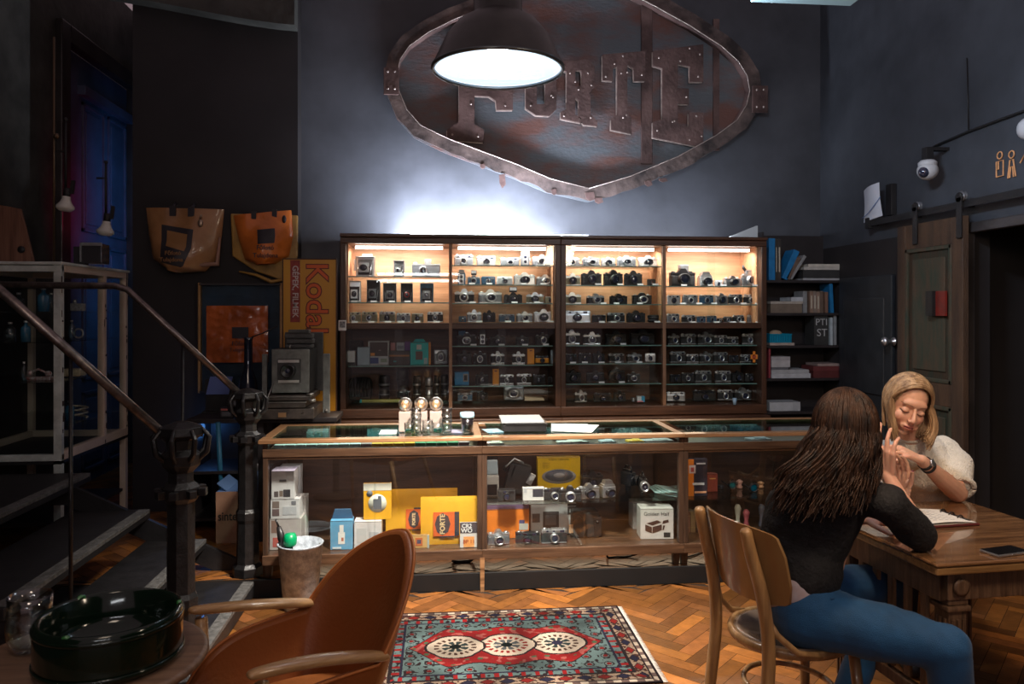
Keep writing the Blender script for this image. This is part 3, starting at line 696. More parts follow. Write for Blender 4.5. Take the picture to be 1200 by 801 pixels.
x, w, z = shelf_spot(0,4,828,872); lens_thing('slim black lens just right of the silver lens', x, z, w*.5, hgt(215), BLK, CHROME)
x, w, z = shelf_spot(0,4,885,950); lens_thing('black lens with two grey rings at the right end, leftmost bay', x, z, w*.48, hgt(220), BLK, GREYM)
a = onY(395+215/7.28, 464, 5.80); b = onY(395+620/7.28, 464, 5.80)
t = thing('cardboard_tube','yellow-green tube lying along the front of the bottom shelf','tube',((a.x+b.x)/2,5.77,z))
m = MB(); m.cyl((-(b.x-a.x)/2,0,.014),((b.x-a.x)/2,0,.014),.013); m.out('tube_body', mat('yellow_green_card', (.3,.3,.1), .5, var=.3), t)
m = MB(); m.cyl((-(b.x-a.x)/2-.012,0,.014),(-(b.x-a.x)/2,0,.014),.014); m.out('end_cap', mat('teal_cap', (.02,.3,.35), .4), t)
x, w, z = shelf_spot(2,3,785,885); lens_thing('squat black lens cap tin at the right end, fourth shelf, third bay', x, z, w*.48, hgt(65), BLK, GREYM)
put_tag((x,5.74,z),'white price tag before the squat black tin, third bay','price tags in third bay')
x, w, z = shelf_spot(2,7,685,748); carton('film_box','small blue and white film box on the bottom shelf, third bay','box',(x,5.82,z),(w,.04,hgt(50)),(.5,.55,.6),deco=[(.55,1,0,1,(.03,.25,.45)),(0,.8,.0,.2,(.5,.2,.25))])
x, w, z = shelf_spot(2,7,640,675); lens_thing('tiny round lens beside the small blue film box', x, z, w*.5, hgt(35), GREYM, CHROME, 5.82)
# viewfinder with two horns on top of the last top-row camera
x, w, z = shelf_spot(3,0,715,855)
t = thing('accessory_viewfinder','silver viewfinder with two dark horns above the rightmost camera, top shelf','viewfinder',(x,5.87,z+.085))
m = MB(); m.box((0,0,.02), (.07,.05,.05), 0, bev=.01); m.out('housing', GREYM, t)
for s in (-1, 1):
    m = MB(); m.tube([(s*.025,0,.035),(s*.045,0,.06),(s*.05,0,.085)], [.012,.014,.005]); m.out('horn', BLK, t)
x, w, z = shelf_spot(3,0,120,240)
t = thing('flash_unit','tall grey flash block on the big black camera, top shelf, rightmost bay','flash',(onY(770+235/7.28,400,5.87).x,5.90,z))
m = MB(); m.box((0,0,.085), (.075,.06,.17), 0, bev=.01); m.out('flash_body', GREYM, t); m = MB(); m.box((0,-.032,.14), (.06,.006,.045)); m.out('reflector', CHROME, t)
# small blue cup on the sill, orange paper cross
p = onY(770+664/7.28, 476, 5.66)
m = MB(); m.lathe([(.012,0),(.017,.05),(.016,.05),(.011,.004),(0,.004)], seg=16); tag(m.out('paper_cup', mat('pale_blue_card', (.25,.38,.5), .5), loc=(p.x,5.665,ZBOT)), 'small pale blue cup on the bottom rail of the rightmost bay', 'cup')
p = onY(770+832/7.28, 418, 5.69)
t = thing('paper_tag','orange cross-shaped paper tag stuck to the rightmost bay glass','tag',(p.x,5.7,p.z))
m = MB(); m.box((0,0,0), (.055,.003,.035)); m.box((0,0,0), (.02,.003,.085)); m.out('paper', mat('orange_paper', (.65,.2,.02), .6), t)
m = MB(); m.box((0,-.002,0), (.03,.002,.02)); m.out('print', mat('rust_ink', (.35,.06,.02), .6), t)
p = onY(401, 381, 5.66)
t = thing('instant_photo','small instant photo taped to the left edge of the cabinet','photo',(p.x,5.668,p.z-.04), 0)
m = MB(); m.box((0,0,.04), (.055,.003,.075)); m.out('border', WHITE, t); m = MB(); m.box((0,-.0022,.046), (.04,.002,.045)); m.sph((0,-.003,.05),(.008,.002,.012)); m.out('picture', mat('photo_dark', (.04,.04,.06), .4, col2=(.3,.3,.32), var=.3, scale=60), t)
# ================================================================ GLASS COUNTER
CY0, CY1 = 4.40, 4.96         # front and back
CW = wood('counter_wood', (.045,.022,.013), (.12,.062,.034), .33, 'x', 3, coat=.1)
CWV = wood('counter_wood_upright', (.03,.016,.011), (.075,.04,.024), .4, 'z', 3)
CWT = wood('counter_top_wood', (.16,.075,.035), (.36,.19,.09), .28, 'x', 3, coat=.2)
TEAL = glass('counter_top_glass', (.75,.95,.93), 1.4, base=.04)
FPANE = glass('counter_front_glass', (.96,.98,.98), 1.3, base=.05)
DARKIN = mat('counter_inside_dark', (.045,.028,.024), .6, var=.3)
XC = [onY(308,560,CY0).x, onY(565,560,CY0).x, onY(801,560,CY0).x, onY(1010,560,CY0).x]
zt = onY(640, 509.5, CY0).z
z_slot0, z_slot1 = onY(430,524,CY0).z, onY(430,514.5,CY0).z
z_rail0 = onY(430,536.5,CY0).z
z_bot1, z_bot0 = onY(560,643,CY0).z, onY(560,652,CY0).z
z_mid = onY(640,588.5,CY0+.05).z
ZP = .1
def counter(label, i):
    x0, x1 = XC[i], XC[i+1]
    t = thing('counter_showcase', label, 'showcase counter', ((x0+x1)/2, (CY0+CY1)/2, ZP), 0, 'glass counter showcases')
    M = Matrix.Translation((-(x0+x1)/2, -(CY0+CY1)/2, -ZP))
    m = MB(M); w = .045
    xa, xb = (x0-.02 if i == 0 else x0), x1
    m.bx(xa, xb, CY0-.035, CY0+.03, zt-.022, zt); m.bx(xa, xb, CY1-.05, CY1+.02, zt-.022, zt)
    if i == 0: m.bx(xa, xa+w*1.3, CY0+.03, CY1-.05, zt-.022, zt)
    m.bx(xb-w, xb, CY0+.03, CY1-.05, zt-.022, zt)
    bevel(m.out('top_frame', CWT, t), .004)
    m = MB(M); m.bx(xa+w, xb-w, CY0+.03, CY1-.05, zt-.008, zt-.002); m.out('top_glass', TEAL, t)
    m = MB(M)
    m.bx(x0, x1, CY0-.012, CY0+.02, z_rail0+.014, z_slot0); m.bx(x0, x1, CY0-.004, CY0+.03, z_rail0, z_rail0+.012)
    m.bx(x0+.02, x1-.02, CY0+.02, CY1-.02, z_slot0-.02, z_slot0-.012)
    bevel(m.out('drawer_front', CW, t), .003)
    for px_, s in ((x0, 1), (x1, -1)):
        a, b = sorted((px_, px_+s*.028))
        m = MB(M); m.bx(a, b, CY0-.006, CY0+.035, z_bot1, zt-.022); bevel(m.out('corner_post', CWV, t), .003)
        m = MB(M); m.bx(a, b, CY1-.04, CY1, z_bot1, zt-.022); bevel(m.out('corner_post', CWV, t), .003)
    m = MB(M); m.bx(x0, x1, CY0-.012, CY1, z_bot0, z_bot1-.004); m.bx(x0, x1, CY0-.018, CY0+.02, z_bot0-.01, z_bot1)
    bevel(m.out('bottom_board', CW, t), .003)
    m = MB(M); m.bx(x0+.03, x1-.03, CY1-.02, CY1-.012, z_bot1, z_rail0, 0); m.out('back_panel', wood('counter_back', (.06,.03,.022), (.12,.065,.045), .5, 'x', 2), t)
    if i != 0 or True:
        m = MB(M); m.bx(x0+.002, x0+.012, CY0+.035, CY1-.04, z_bot1, zt-.03); m.out('end_pane', FPANE, t)
    h = (x1-x0)/2
    for q in range(2):
        m = MB(M); a = x0+.028+q*h*.95; m.bx(a, a+h*1.02-.03, CY0+.004+q*.010, CY0+.008+q*.010, z_bot1, z_rail0); m.out('sliding_pane', FPANE, t)
    if i >= 1:
        m = MB(M); m.bx(x0+.03, x1-.03, CY0+.045, CY1-.05, z_mid-.007, z_mid-.001); m.out('glass_shelf', SHG, t)
    # legs
    for (lx, ly, zb) in ((x0+.02, CY1-.04, .1), (x1-.02, CY1-.04, .1)) + (((x0+.02, CY0+.06, .1),) if i != 1 else ()) + (((x1-.03, CY0+.06, .1),) if i == 1 else ()):
        m = MB(M); m.box((lx, ly, (zb+z_bot0)/2), (.035,.035,z_bot0-zb), taper=(1.3,1.3)); bevel(m.out('leg', CWV, t), .003)
    if i == 0:
        m = MB(M); m.box((x1-.0, CY0-.006, z_bot0/2), (.022,.022,z_bot0), taper=(1.2,1.2)); m.out('leg', CWT, t)
    return t
counter('left glass showcase counter holding yellow envelopes and white boxes', 0)
counter('middle glass showcase counter holding old cameras on two levels', 1)
counter('right glass showcase counter, its end hidden behind the long-haired woman', 2)
for i in range(3):
    light('AREA', ((XC[i]+XC[i+1])/2, CY0+.09, z_rail0+.0), [1.9,1.5,.6][i], (1,.86,.74), XC[i+1]-XC[i]-.1, ((XC[i]+XC[i+1])/2, CY0+.22, z_bot1), .03, name='showcase_fill')  # added fill for the goods behind the front glass, no fitting there
    light('AREA', ((XC[i]+XC[i+1])/2, (CY0+CY1)/2, zt-.012), [.5,.35,.25][i], (.9,1,.96), XC[i+1]-XC[i]-.1, ((XC[i]+XC[i+1])/2, (CY0+CY1)/2+.001, z_slot0-.02), .4, name='showcase_fill')  # added fill for the goods in the slot below the top
def spot(px0, px1, pt, pb, Y, zb=None):
    """centre x, width, height, z of something standing at depth Y"""
    a, b = onY(px0, pb, Y), onY(px1, pb, Y); c = onY(px0, pt, Y)
    z = zb if zb is not None else a.z
    return (a.x+b.x)/2, b.x-a.x, c.z-z, z
W_ = (.62,.60,.60)
YEL = (.72,.36,.02)
# --- left showcase: white boxes at the left
def cart(name, label, cat, px0, px1, pt, pb, Y, zb, dep, col, deco=None, rz=0, group=None):
    x, w, h, z = spot(px0, px1, pt, pb, Y, zb)
    return carton(name, label, cat, (x, Y+dep/2, z), (w, dep, h), col, rz, deco=deco, group=group)
ZB = z_bot1-.003
b3 = cart('camera_box','lowest white camera box of the stack at the left end of the counter','box',316,353,608,645,4.50,ZB,.15,(.5,.44,.42),deco=[(.05,.25,.55,.95,(.25,.15,.12)),(.1,.3,.1,.4,(.5,.1,.08))])
z2 = spot(316,353,608,645,4.50,ZB); z2 = ZB+z2[2]+.001
x, w, h, z = spot(317,351,585,608,4.50,z2)
b2 = carton('camera_box','white camera box with small pictures, second from the bottom of its stack','box',(x,4.575,z2),(w,.15,h),W_,deco=[(.06,.3,.55,.9,(.2,.15,.13)),(.06,.3,.15,.5,(.15,.1,.1)),(.72,.88,.7,.9,(.2,.2,.22)),(.42,.9,.2,.62,(.5,.5,.52))])
z3 = z2+h+.001
x, w, h, z = spot(318,345,552,585,4.50,z3)
b1 = carton('camera_box','white instant camera box on top of the stack, with two small photos','box',(x,4.56,z3),(w,.12,h),W_,deco=[(.12,.3,.08,.28,(.1,.08,.08)),(.35,.5,.1,.3,(.2,.15,.12)),(.52,.82,.08,.34,(.05,.045,.05)),(.35,.65,.62,.7,(.1,.1,.1))])
m = MB(); m.box((0,0,h), (w,.13,.004)); m.out('lid', mat('lilac_card', (.45,.42,.55), .5), b1)
x, w, h, z = spot(326,350,546,600,4.68,ZB)
carton('camera_box','tall pale box standing behind the stack of white camera boxes','box',(x+.01,4.72,ZB),(w,.08,h),(.5,.5,.54))
x, w, h, z = spot(348,360,580,645,4.68,ZB)
carton('camera_box','narrow grey-white box edge right of the white camera box stack','box',(x,4.68,ZB),(w,.1,h),(.5,.48,.46))
# blue and white boxes
b = cart('camera_box','light blue instant camera box picturing a white camera','box',387,413,610,643,4.47,ZB,.09,(.10,.34,.55),deco=[(.36,.66,.2,.6,(.75,.75,.72)),(.42,.6,.55,.85,(.7,.7,.68)),(.5,.6,.3,.42,(.45,.15,.1)),(.1,.5,.04,.1,(.6,.7,.75))])
x, w, h, z = spot(387,413,601,610,4.47)
m = MB(); hh = spot(387,413,610,643,4.47,ZB)[2]; m.prism([(-.06,hh),(.06,hh),(.045,hh+.05),(-.045,hh+.05)], 0, .03); m.out('handle_tab', mat('navy_card', (.03,.09,.17), .5), b)
cart('camera_box','plain white camera box right of the light blue box','box',415,447,611,643,4.49,ZB,.10,W_,deco=[(.1,.45,.2,.75,(.5,.5,.5)),(.55,.9,.2,.6,(.45,.45,.47))])
x, w, h, z = spot(425,458,569,612,4.47)
zz = spot(415,447,611,643,4.49,ZB)
b = carton('film_pack','yellow pack with white top and a camera in a pale circle','film pack',(x,4.53,ZB+zz[2]+.002),(w,.02,h),YEL,deco=[(0,1,.80,1,(.6,.58,.5))])
m = MB(); m.cyl((0,-.0125,h*.45),(0,-.0108,h*.45),w*.33,seg=28); m.out('printed_circle', mat('ink_pale', (.6,.6,.5), .5), b)
m = MB(); m.box((0,-.014,h*.43),(w*.3,.002,h*.28)); m.box((w*.08,-.015,h*.5),(w*.12,.002,h*.3)); m.out('printed_camera', mat('ink_grey', (.12,.13,.15), .5), b)
m = MB(); m.cyl((-w*.28,-.0135,h*.72),(-w*.28,-.0108,h*.72),w*.11,seg=20); m.out('badge', mat('ink_grey', (.12,.13,.15), .5), b)
# yellow envelopes
ENV = mat('yellow_envelope', (.72,.37,.03), .38, var=.12, scale=5, bump=.1, bscale=20)
def envelope(label, px0, px1, pt, pb, Y, zb, dep=.012):
    x, w, h, z = spot(px0, px1, pt, pb, Y, zb)
    t = thing('paper_envelope', label, 'envelope', (x, Y, z)); m = MB()
    m.grid(lambda u, v: ((u-.5)*w, -dep*(.15+.85*math.sin(PI*min(1,max(0,u)))**.5*math.sin(PI*v)**.5), v*h), 14, 14)
    m.grid(lambda u, v: ((u-.5)*w, dep*.2, v*h), 2, 2); m.box((0,dep*.1,h*.5),(w,.001,h)); m.out('paper', ENV, t)
    m = MB(); m.bx(-w*.49, w*.49, -.004, -.002, h*.93, h*.935); m.out('flap_edge', mat('envelope_edge', (.4,.18,.02), .6), t)
    return t, w, h
ORL = mat('label_orange', (.65,.12,.03), .5); DKB = mat('label_dark', (.03,.035,.05), .5); CRM = mat('label_cream', (.65,.5,.28), .5)
def eye_label(t, cx, cz, w, h, y, strip=True):
    m = MB(); m.bx(cx-w/2, cx+w/2, y-.002, y, cz-h/2, cz+h/2); m.out('printed_label', ORL, t)
    m = MB(); ew, eh = w*.30 if strip else w*.36, h*.46
    ex = cx-w*.14 if strip else cx
    pts = [(ex+ew*math.cos(a)*(1 if abs(math.cos(a)) < .8 else 1), cz+eh*math.sin(a)) for a in [2*PI*k/8 for k in range(8)]]
    m.prism(pts, y-.004, y-.0018)
    if strip: m.bx(cx+w*.32, cx+w/2, y-.003, y-.001, cz-h*.5, cz+h*.5); m.bx(cx-w*.25, cx+w*.3, y-.003, y-.001, cz-h*.55, cz-h*.5)
    else: m.bx(cx-w*.1, cx+w*.5, y-.003, y-.001, cz-h*.58, cz-h*.52); m.bx(cx, cx+w*.5, y-.003, y-.001, cz+h*.5, cz+h*.58)
    m.out('emblem', DKB, t)
    text('FORTE', t, (ex, y-.0048, cz), w*.26, CRM, rot=(PI/2, -PI/2, 0), ext=.0003, bold=.0012)
e, w, h = envelope('large yellow envelope behind, its orange label partly hidden', 452,536,573,636,4.66,ZB)
x = onY(485,600,4.64).x-e.location.x; eye_label(e, x, h*.40, w*.22, h*.40, -.015, False)
e, w, h = envelope('yellow envelope in front with a whole orange and blue label', 493,559,582,641,4.52,ZB)
x = onY(523,610,4.50).x-e.location.x; eye_label(e, x, h*.44, w*.46, h*.50, -.016, True)
b = cart('film_pack','small flat yellow pack with a tiny orange picture, below the envelopes','film pack',479,503,627,641,4.46,ZB,.02,(.55,.33,.12),deco=[(.0,.06,0,1,(.35,.38,.35)),(.9,1,0,1,(.35,.38,.35)),(.32,.68,.18,.8,(.5,.13,.04)),(.4,.6,.35,.65,(.08,.06,.1))])
b = cart('film_pack','yellow paper packet at the far left under the big envelope','film pack',455,480,628,642,4.49,ZB,.02,(.68,.4,.06))
b = cart('battery_pack','hanging pack with dark top lettering and an orange square','battery pack',539,560,612,641,4.44,ZB,.015,(.62,.58,.55),deco=[(0,1,.58,1,(.06,.055,.07)),(.2,.8,.03,.44,(.78,.33,.1))])
x, w, h, z = spot(539,560,612,641,4.44,ZB)
text('CR2', b, (-w*.12,-.0100,h*.86), h*.22, WHITE, ext=.0002, bold=.0008); text('WO', b, (-w*.12,-.0100,h*.68), h*.24, WHITE, ext=.0002, bold=.0008)
text('BP 11', b, (0,-.0100,h*.24), h*.2, mat('rust_ink2', (.35,.06,.02), .6), ext=.0002, bold=.0005)
# --- middle showcase, glass shelf
ZS = z_mid
def cam_at(typ, sch, label, px0, px1, pt, pb, Y, zb, rz=0.0, grp='cameras in the middle showcase'):
    x, w, h, z = spot(px0, px1, pt, pb, Y, zb)
    return put_cam(typ, sch, (x, Y, z), w, h, rz, label, grp)
x, w, h, z = spot(569,585,538,577,4.62,ZS)
t = thing('flash_unit','white flash unit with frosted head at the left end of the glass shelf','flash',(x,4.66,ZS))
m = MB(); m.box((0,0,h*.28),(w,.06,h*.56),0,bev=.008); m.out('flash_body', mat('cream_plastic', (.5,.48,.45), .4), t)
m = MB(); m.box((0,0,h*.78),(w*.9,.055,h*.42),0,bev=.01,taper=(.9,.9)); m.out('diffuser_head', mat('frosted_head', (.35,.42,.46), .25), t)
m = MB(); m.box((0,-.032,h*.18),(w*.7,.006,h*.28)); m.box((0,0,h*1.0),(w*.8,.05,.012)); m.out('control_panel', BLK, t)
x, w, h, z = spot(584,626,536,577,4.66,ZS)
t = thing('bellows_camera','black bellows camera tilted back beside the white flash unit','camera',(x,4.70,ZS))
m = MB(); m.box((.01,0,h*.42),(w*.62,.09,h*.78),0,R=Matrix.Rotation(.25,4,'Y'),bev=.01); m.box((0,0,.02),(w*.95,.1,.035),0,bev=.008); m.out('body', LEATHER, t)
m = MB()
for k in range(6): m.box((-.02-.011*k,-.01,h*.62+.004*k),(.006,.07-.004*k,h*.36-.012*k),0,R=Matrix.Rotation(.35,4,'Y'))
m.out('bellows', BLK, t)
m = MB(); m.tube([(-w*.3,-.04,h*.75),(-w*.05,-.045,h*.98),(w*.2,-.045,h*.85)], .006); m.box((w*.4,-.05,h*.42),(w*.16,.02,h*.3),0,R=Matrix.Rotation(.5,4,'Y'),bev=.003); m.out('standard', CHROME, t)
b = cart('slide_tray_box','yellow slide-tray box picturing a round grey tray','box',630,680,536,587,4.78,ZS,.06,(.78,.47,.01))
x, w, h, z = spot(630,680,536,587,4.78,ZS)
R_ = Matrix.Rotation(PI/2,4,'X')
m = MB(Matrix.Translation((0,-.031,h*.40)) @ Matrix.Diagonal((1,1,.42,1)))
m.lathe([(w*.40,0),(w*.40,.001),(0,.001)], seg=36, R=R_); m.out('printed_tray', mat('ink_tray_grey', (.38,.36,.35), .5), b)
m = MB(Matrix.Translation((0,-.0335,h*.43)) @ Matrix.Diagonal((1,1,.42,1))); m.lathe([(w*.33,0),(w*.33,.001),(0,.001)], seg=36, R=R_); m.out('printed_slots', mat('ink_grey', (.12,.13,.15), .5), b)
m = MB(Matrix.Translation((0,-.036,h*.44)) @ Matrix.Diagonal((1,1,.42,1))); m.lathe([(w*.13,0),(w*.13,.001),(0,.001)], seg=24, R=R_); m.out('printed_hub', mat('ink_tray_grey', (.38,.36,.35), .5), b)
INK = mat('black_ink', (.02,.02,.02), .6)
text('KODAK CAROUSEL', b, (0,-.0325,h*.93), h*.075, INK, ext=.0002)
for k in range(4): text('Kodak slide tray', b, (-w*.30,-.0325,h*(.83-.05*k)), h*.035, INK, ext=.0002)
cam_at('compact','black','small black camera low on the glass shelf beside the white one',583,604,572,588,4.50,ZS)
b = cart('camera_box','white camera box with a dark camera window, on the glass shelf','box',613,638,572,587.5,4.50,ZS,.05,(.6,.58,.56),deco=[(.45,.95,.3,.92,(.04,.04,.05)),(.04,.18,.65,.92,(.4,.4,.42))])
cam_at('rf','blacks','black rangefinder camera in front of the yellow slide-tray box',636,662,571,588,4.52,ZS,.1)
cam_at('slr','blacks','black camera with chrome lens rim, right of the yellow box front',655,681,569,588,4.47,ZS,-.1)
cam_at('slr','silverb','grey reflex camera turned slightly, left of the medium-format camera',677,702,566,588,4.53,ZS,.15)
cam_at('slr','black','black reflex behind the grey reflex camera on the glass shelf',681,706,548,570,4.74,ZS+.0,.0)
cam_at('medium','silverb','silver medium-format camera with a wide square front',702,722,562,588,4.55,ZS,.2)
cam_at('super8','black','large black cine camera on the glass shelf, carrying handle on top',727,748,545,588,4.70,ZS,.5)
cam_at('super8','blacks','black cine camera with a bright lens rim, nearest the right pane',743,764,553,588,4.58,ZS,-.1)
x, w, h, z = spot(764,800,575,588,4.6,ZS)
t = thing('paper_stack','fanned pale papers at the right end of the glass shelf','papers',(x,4.62,ZS))
m = MB()
for k in range(4): m.box((.01*k-.01,.0,.004+.012*k*.5),(w*(.9-.1*k),.16,.003),0,rz=.1*k-.1,R=Matrix.Rotation(.22,4,'Y')@Matrix.Rotation(.12*k,4,'Z'))
m.M = Matrix.Translation((0,0,.02)); m.out('paper_sheets', mat('pale_teal_paper', (.35,.55,.53), .5), t)
# --- middle showcase, bottom
b = cart('camera_box','large orange box with a purple top at the bottom left','box',567,620,597,642,4.60,ZB,.14,(.70,.17,.02),deco=[(.78,.9,.5,.62,(.03,.05,.15)),(.78,.98,.28,.5,(.4,.38,.36))])
x, w, h, z = spot(567,620,597,642,4.60,ZB)
m = MB(); m.box((0,0,h+.012),(w,.14,.024),0,bev=.002); m.out('lid', mat('dark_purple_card', (.10,.06,.12), .5), b)
m = MB(); m.box((0,-.005,h+.0+.03),(w*.96,.12,.006)); m.out('lid_top', mat('grey_card', (.3,.28,.3), .5), b)
b = cart('printer_box','big white box with dark photo panels and black vertical lettering','box',622,675,590,642,4.66,ZB,.12,(.52,.52,.53),deco=[(.27,.62,.2,.74,(.045,.045,.05)),(.03,.2,.4,.68,(.06,.06,.07)),(.32,.56,.3,.62,(.12,.12,.13))])
x, w, h, z = spot(622,675,590,642,4.66,ZB)
text('ILF', b, (w*.40,-.0625,h*.76), h*.38, INK, rot=(PI/2,PI/2,0), ext=.0002, bold=.003)
cam_at('slr','silver','chrome reflex camera at the bottom left, before the orange box',571,597,620,643,4.50,ZB,.1)
cam_at('rf','black','dark camera lying before the orange box, right of the chrome reflex',604,632,622,643,4.50,ZB,-.1)
cam_at('rf','chrome','chrome-topped rangefinder before the white box with lettering',634,664,618,643,4.49,ZB,0)
t_ = onY(628,600,4.55)
x, w, h, z = spot(664,706,600,643,4.56,ZB)
t = thing('camera_case','dark leather camera case standing on the bottom board','case',(x,4.62,ZB))
m = MB(); m.box((.01,0,h*.5),(w*.75,.12,h*.98),0,bev=.012,taper=(.95,.95)); m.out('case_body', LEATHER, t)
m = MB(); m.box((w*.36,-.01,h*.42),(w*.25,.10,h*.75),0,bev=.008); m.cyl((w*.36,-.064,h*.6),(w*.36,-.06,h*.6),.009); m.out('front_flap', BLK, t)
m = MB(); m.box((-w*.38,-.062,h*.38),(.025,.004,.05)); m.out('hang_tag', mat('amber_tag', (.6,.35,.2), .5), t)
m = MB(); m.tube([(-w*.35,-.05,h*.5),(-w*.15,-.07,h*.85),(w*.05,-.068,h*.5),(0,-.075,h*.1)], .005); m.out('strap', BLK, t)
b = cart('toy_camera_box','white box with brown camera drawing and handwritten lettering','box',752,790,596,636,4.50,ZB,.13,(.60,.56,.53),deco=[(.7,.9,.06,.22,(.03,.03,.03))],rz=-.08)
x, w, h, z = spot(752,790,596,636,4.50,ZB)
text('Golden Half', b, (-w*.02,-.0665,h*.82), h*.17, INK, ext=.0002); 
BRN = mat('brown_ink', (.06,.03,.025), .5)
m = MB()
def sk(pts): m.prism([((u-.5)*w, v*h) for u, v in pts], -.0672, -.0652)
sk([(.14,.28),(.34,.2),(.34,.4),(.14,.48)]); sk([(.36,.2),(.64,.3),(.64,.48),(.36,.4)]); sk([(.18,.52),(.5,.62),(.62,.56),(.36,.45)]); sk([(.66,.5),(.85,.55),(.84,.64),(.68,.6)]); sk([(.66,.3),(.7,.3),(.74,.45),(.68,.45)])
m.out('printed_drawing', BRN, b)
cart('toy_camera_box','identical brown-sided box just behind the white drawing box','box',742,776,589,634,4.72,ZB,.12,(.36,.32,.31))
# --- right showcase
b = cart('camera_kit_box','tall orange and black kit box with a white badge','box',804,829,538,595,4.52,z_mid-.0,.05,(.035,.03,.045),deco=[(0,.36,0,1,(.72,.2,.02)),(.14,.44,.62,.84,(.6,.5,.5)),(.3,.85,.3,.36,(.6,.6,.62)),(.4,.95,.08,.13,(.7,.35,.2)),(.48,.9,.86,.9,(.6,.6,.62)),(.22,.36,.66,.78,(.4,.05,.05))])
b = cart('camera_kit_box','smaller dark red box behind the orange and black kit box','box',829,841,555,590,4.62,z_mid,.05,(.28,.06,.04),deco=[(.2,.8,.7,.76,(.6,.3,.1))])
bk = mat('brown_book_spine', (.13,.06,.035), .6, var=.25, scale=20)
zq = ZB
for k in range(6):
    x, w, h, z = spot(804+k*6.2, 810+k*6.2, 600, 628, 4.60, ZB)
    t = thing('book', ['brown bound book, leftmost in the right showcase','tan bound book, second from the left in the right showcase','dark brown book, third in the right showcase','reddish-brown book, fourth in the right showcase','dark bound book, fifth in the right showcase','brown book at the right end of its showcase row'][k], 'book', (x,4.68,ZB), 0, 'old books in the right showcase')
    cc = [(.13,.05,.03),(.2,.11,.05),(.09,.045,.035),(.16,.05,.035),(.07,.04,.035),(.12,.07,.04)][k]
    m = MB(); m.box((0,0,h*.5),(w*.94,.14,h),0,bev=.003); m.out('cover', mat('book_brown_%d' % k, cc, .6, var=.2, scale=20), t)
    m = MB(); m.box((0,-.0705,h*.8),(w*.94,.001,.003)); m.box((0,-.0705,h*.25),(w*.94,.001,.003)); m.out('spine_band', mat('dull_gold', (.25,.15,.05), .5), t)
FR = mat('dark_goggle', (.02,.02,.025), .4); TL = mat('teal_lens', (.0,.16,.2), .15, coat=1); BL_ = mat('blue_lens', (.0,.13,.25), .15, coat=1)
def goggles(px, py, label, lm, w_):
    p = onY(px, py, 4.6); t = thing('sunglasses', label, 'sunglasses', (p.x,4.6,z_mid), 0)
    h0 = p.z-z_mid
    m = MB(); m.lathe([(w_,0),(w_*.9,.012),(w_*.72,.012),(w_*.72,0)], (0,0,h0), seg=22, R=R_)
    m.tube([(w_,.0,h0),(w_*1.3,.02,h0+.01),(w_*1.3,.1,h0+.01)], .004); m.tube([(-w_,0,h0),(-w_*1.1,.1,h0+.005)], .004); m.cyl((0,.02,0),(0,.02,h0-w_*.6),.008); m.out('frame', FR, t)
    m = MB(); m.sph((0,-.002,h0),(w_*.75,.006,w_*.75)); m.out('lens', lm, t)
goggles(858, 568, 'round sunglasses with teal lens in the right showcase', TL, .028)
goggles(883, 571, 'round sunglasses with blue lens, nearer the seated woman', BL_, .030)
for k, (px, py, c, l) in enumerate([(868,563,(.6,.35,.3),'pink'),(893,565,(.6,.35,.2),'peach'),(876,598,(.5,.12,.14),'red'),(866,592,(.55,.5,.42),'cream'),(894,592,(.12,.12,.16),'dark blue'),(846,582,(.05,.05,.06),'black')]):
    zb = z_mid if py < 585 else ZB
    p = onY(px, py, 4.68); h = max(.02, p.z-zb)
    t = thing('trinket_figure', f'small {l} ornament among the sunglasses in the right showcase', 'ornament', (p.x,4.70,zb))
    m = MB(); m.lathe([(.018,0),(.02,.01),(.012,h*.4),(.018,h*.7),(.022,h*.85),(.012,h),(0,h+.005)], seg=12); m.out('ornament_body', mat('orn_'+l.replace(' ','_'), c, .35), t)
# --- thin goods seen through the slot under the counter top
scol = [('white',(.6,.66,.62),6),('pink',(.45,.3,.28),1),('yellow',(.75,.42,.05),4),('green',(.08,.28,.13),5)]
px = 318; zsl = z_slot0-.011
cols = [(.58,.68,.64)]*8+[(.4,.27,.26)]+[(.78,.42,.05)]*4+[(.10,.30,.15)]*4+[(.4,.5,.48)]
nm = ['mint white']*8+['dull pink']+['yellow']*4+['green']*4+['grey']
for k, c in enumerate(cols):
    a = 320+k*12.8; x, w, h, z = spot(a, a+12.2, 516, 523, 4.44, zsl)
    place = 'left' if k < 4 else 'right'
    t = tag(MB().box((0,0,.011),(w,.06,.022),0,bev=.002).out('film_box', mat('slotbox_%d' % int(c[0]*1000), c, .5, var=.15, scale=30), loc=(x,4.48,zsl)), f'thin {nm[k]} film box in the slot below the left counter top', 'box', f'{nm[k]} film boxes in the counter slot')
for k, (a, b, c, l) in enumerate([(570,590,(.5,.42,.36),'cream'),(655,690,(.5,.45,.42),'pale'),(738,755,(.7,.4,.05),'yellow'),(756,790,(.45,.40,.38),'grey'),(706,722,(.4,.4,.42),'silver'),(880,905,(.4,.38,.38),'light grey')]):
    x, w, h, z = spot(a, b, 518, 524, 4.44, zsl)
    m = MB(); m.box((0,0,.007),(w,.09,.012),0,rz=.15,bev=.002); m.box((w*.1,.01,.016),(w*.5,.06,.005),0,rz=-.2)
    tag(m.out('paper_packet', mat('packet_'+l.replace(' ','_'), c, .5), loc=(x,4.49,zsl)), f'small {l} packet in the slot below the counter top', 'packet')
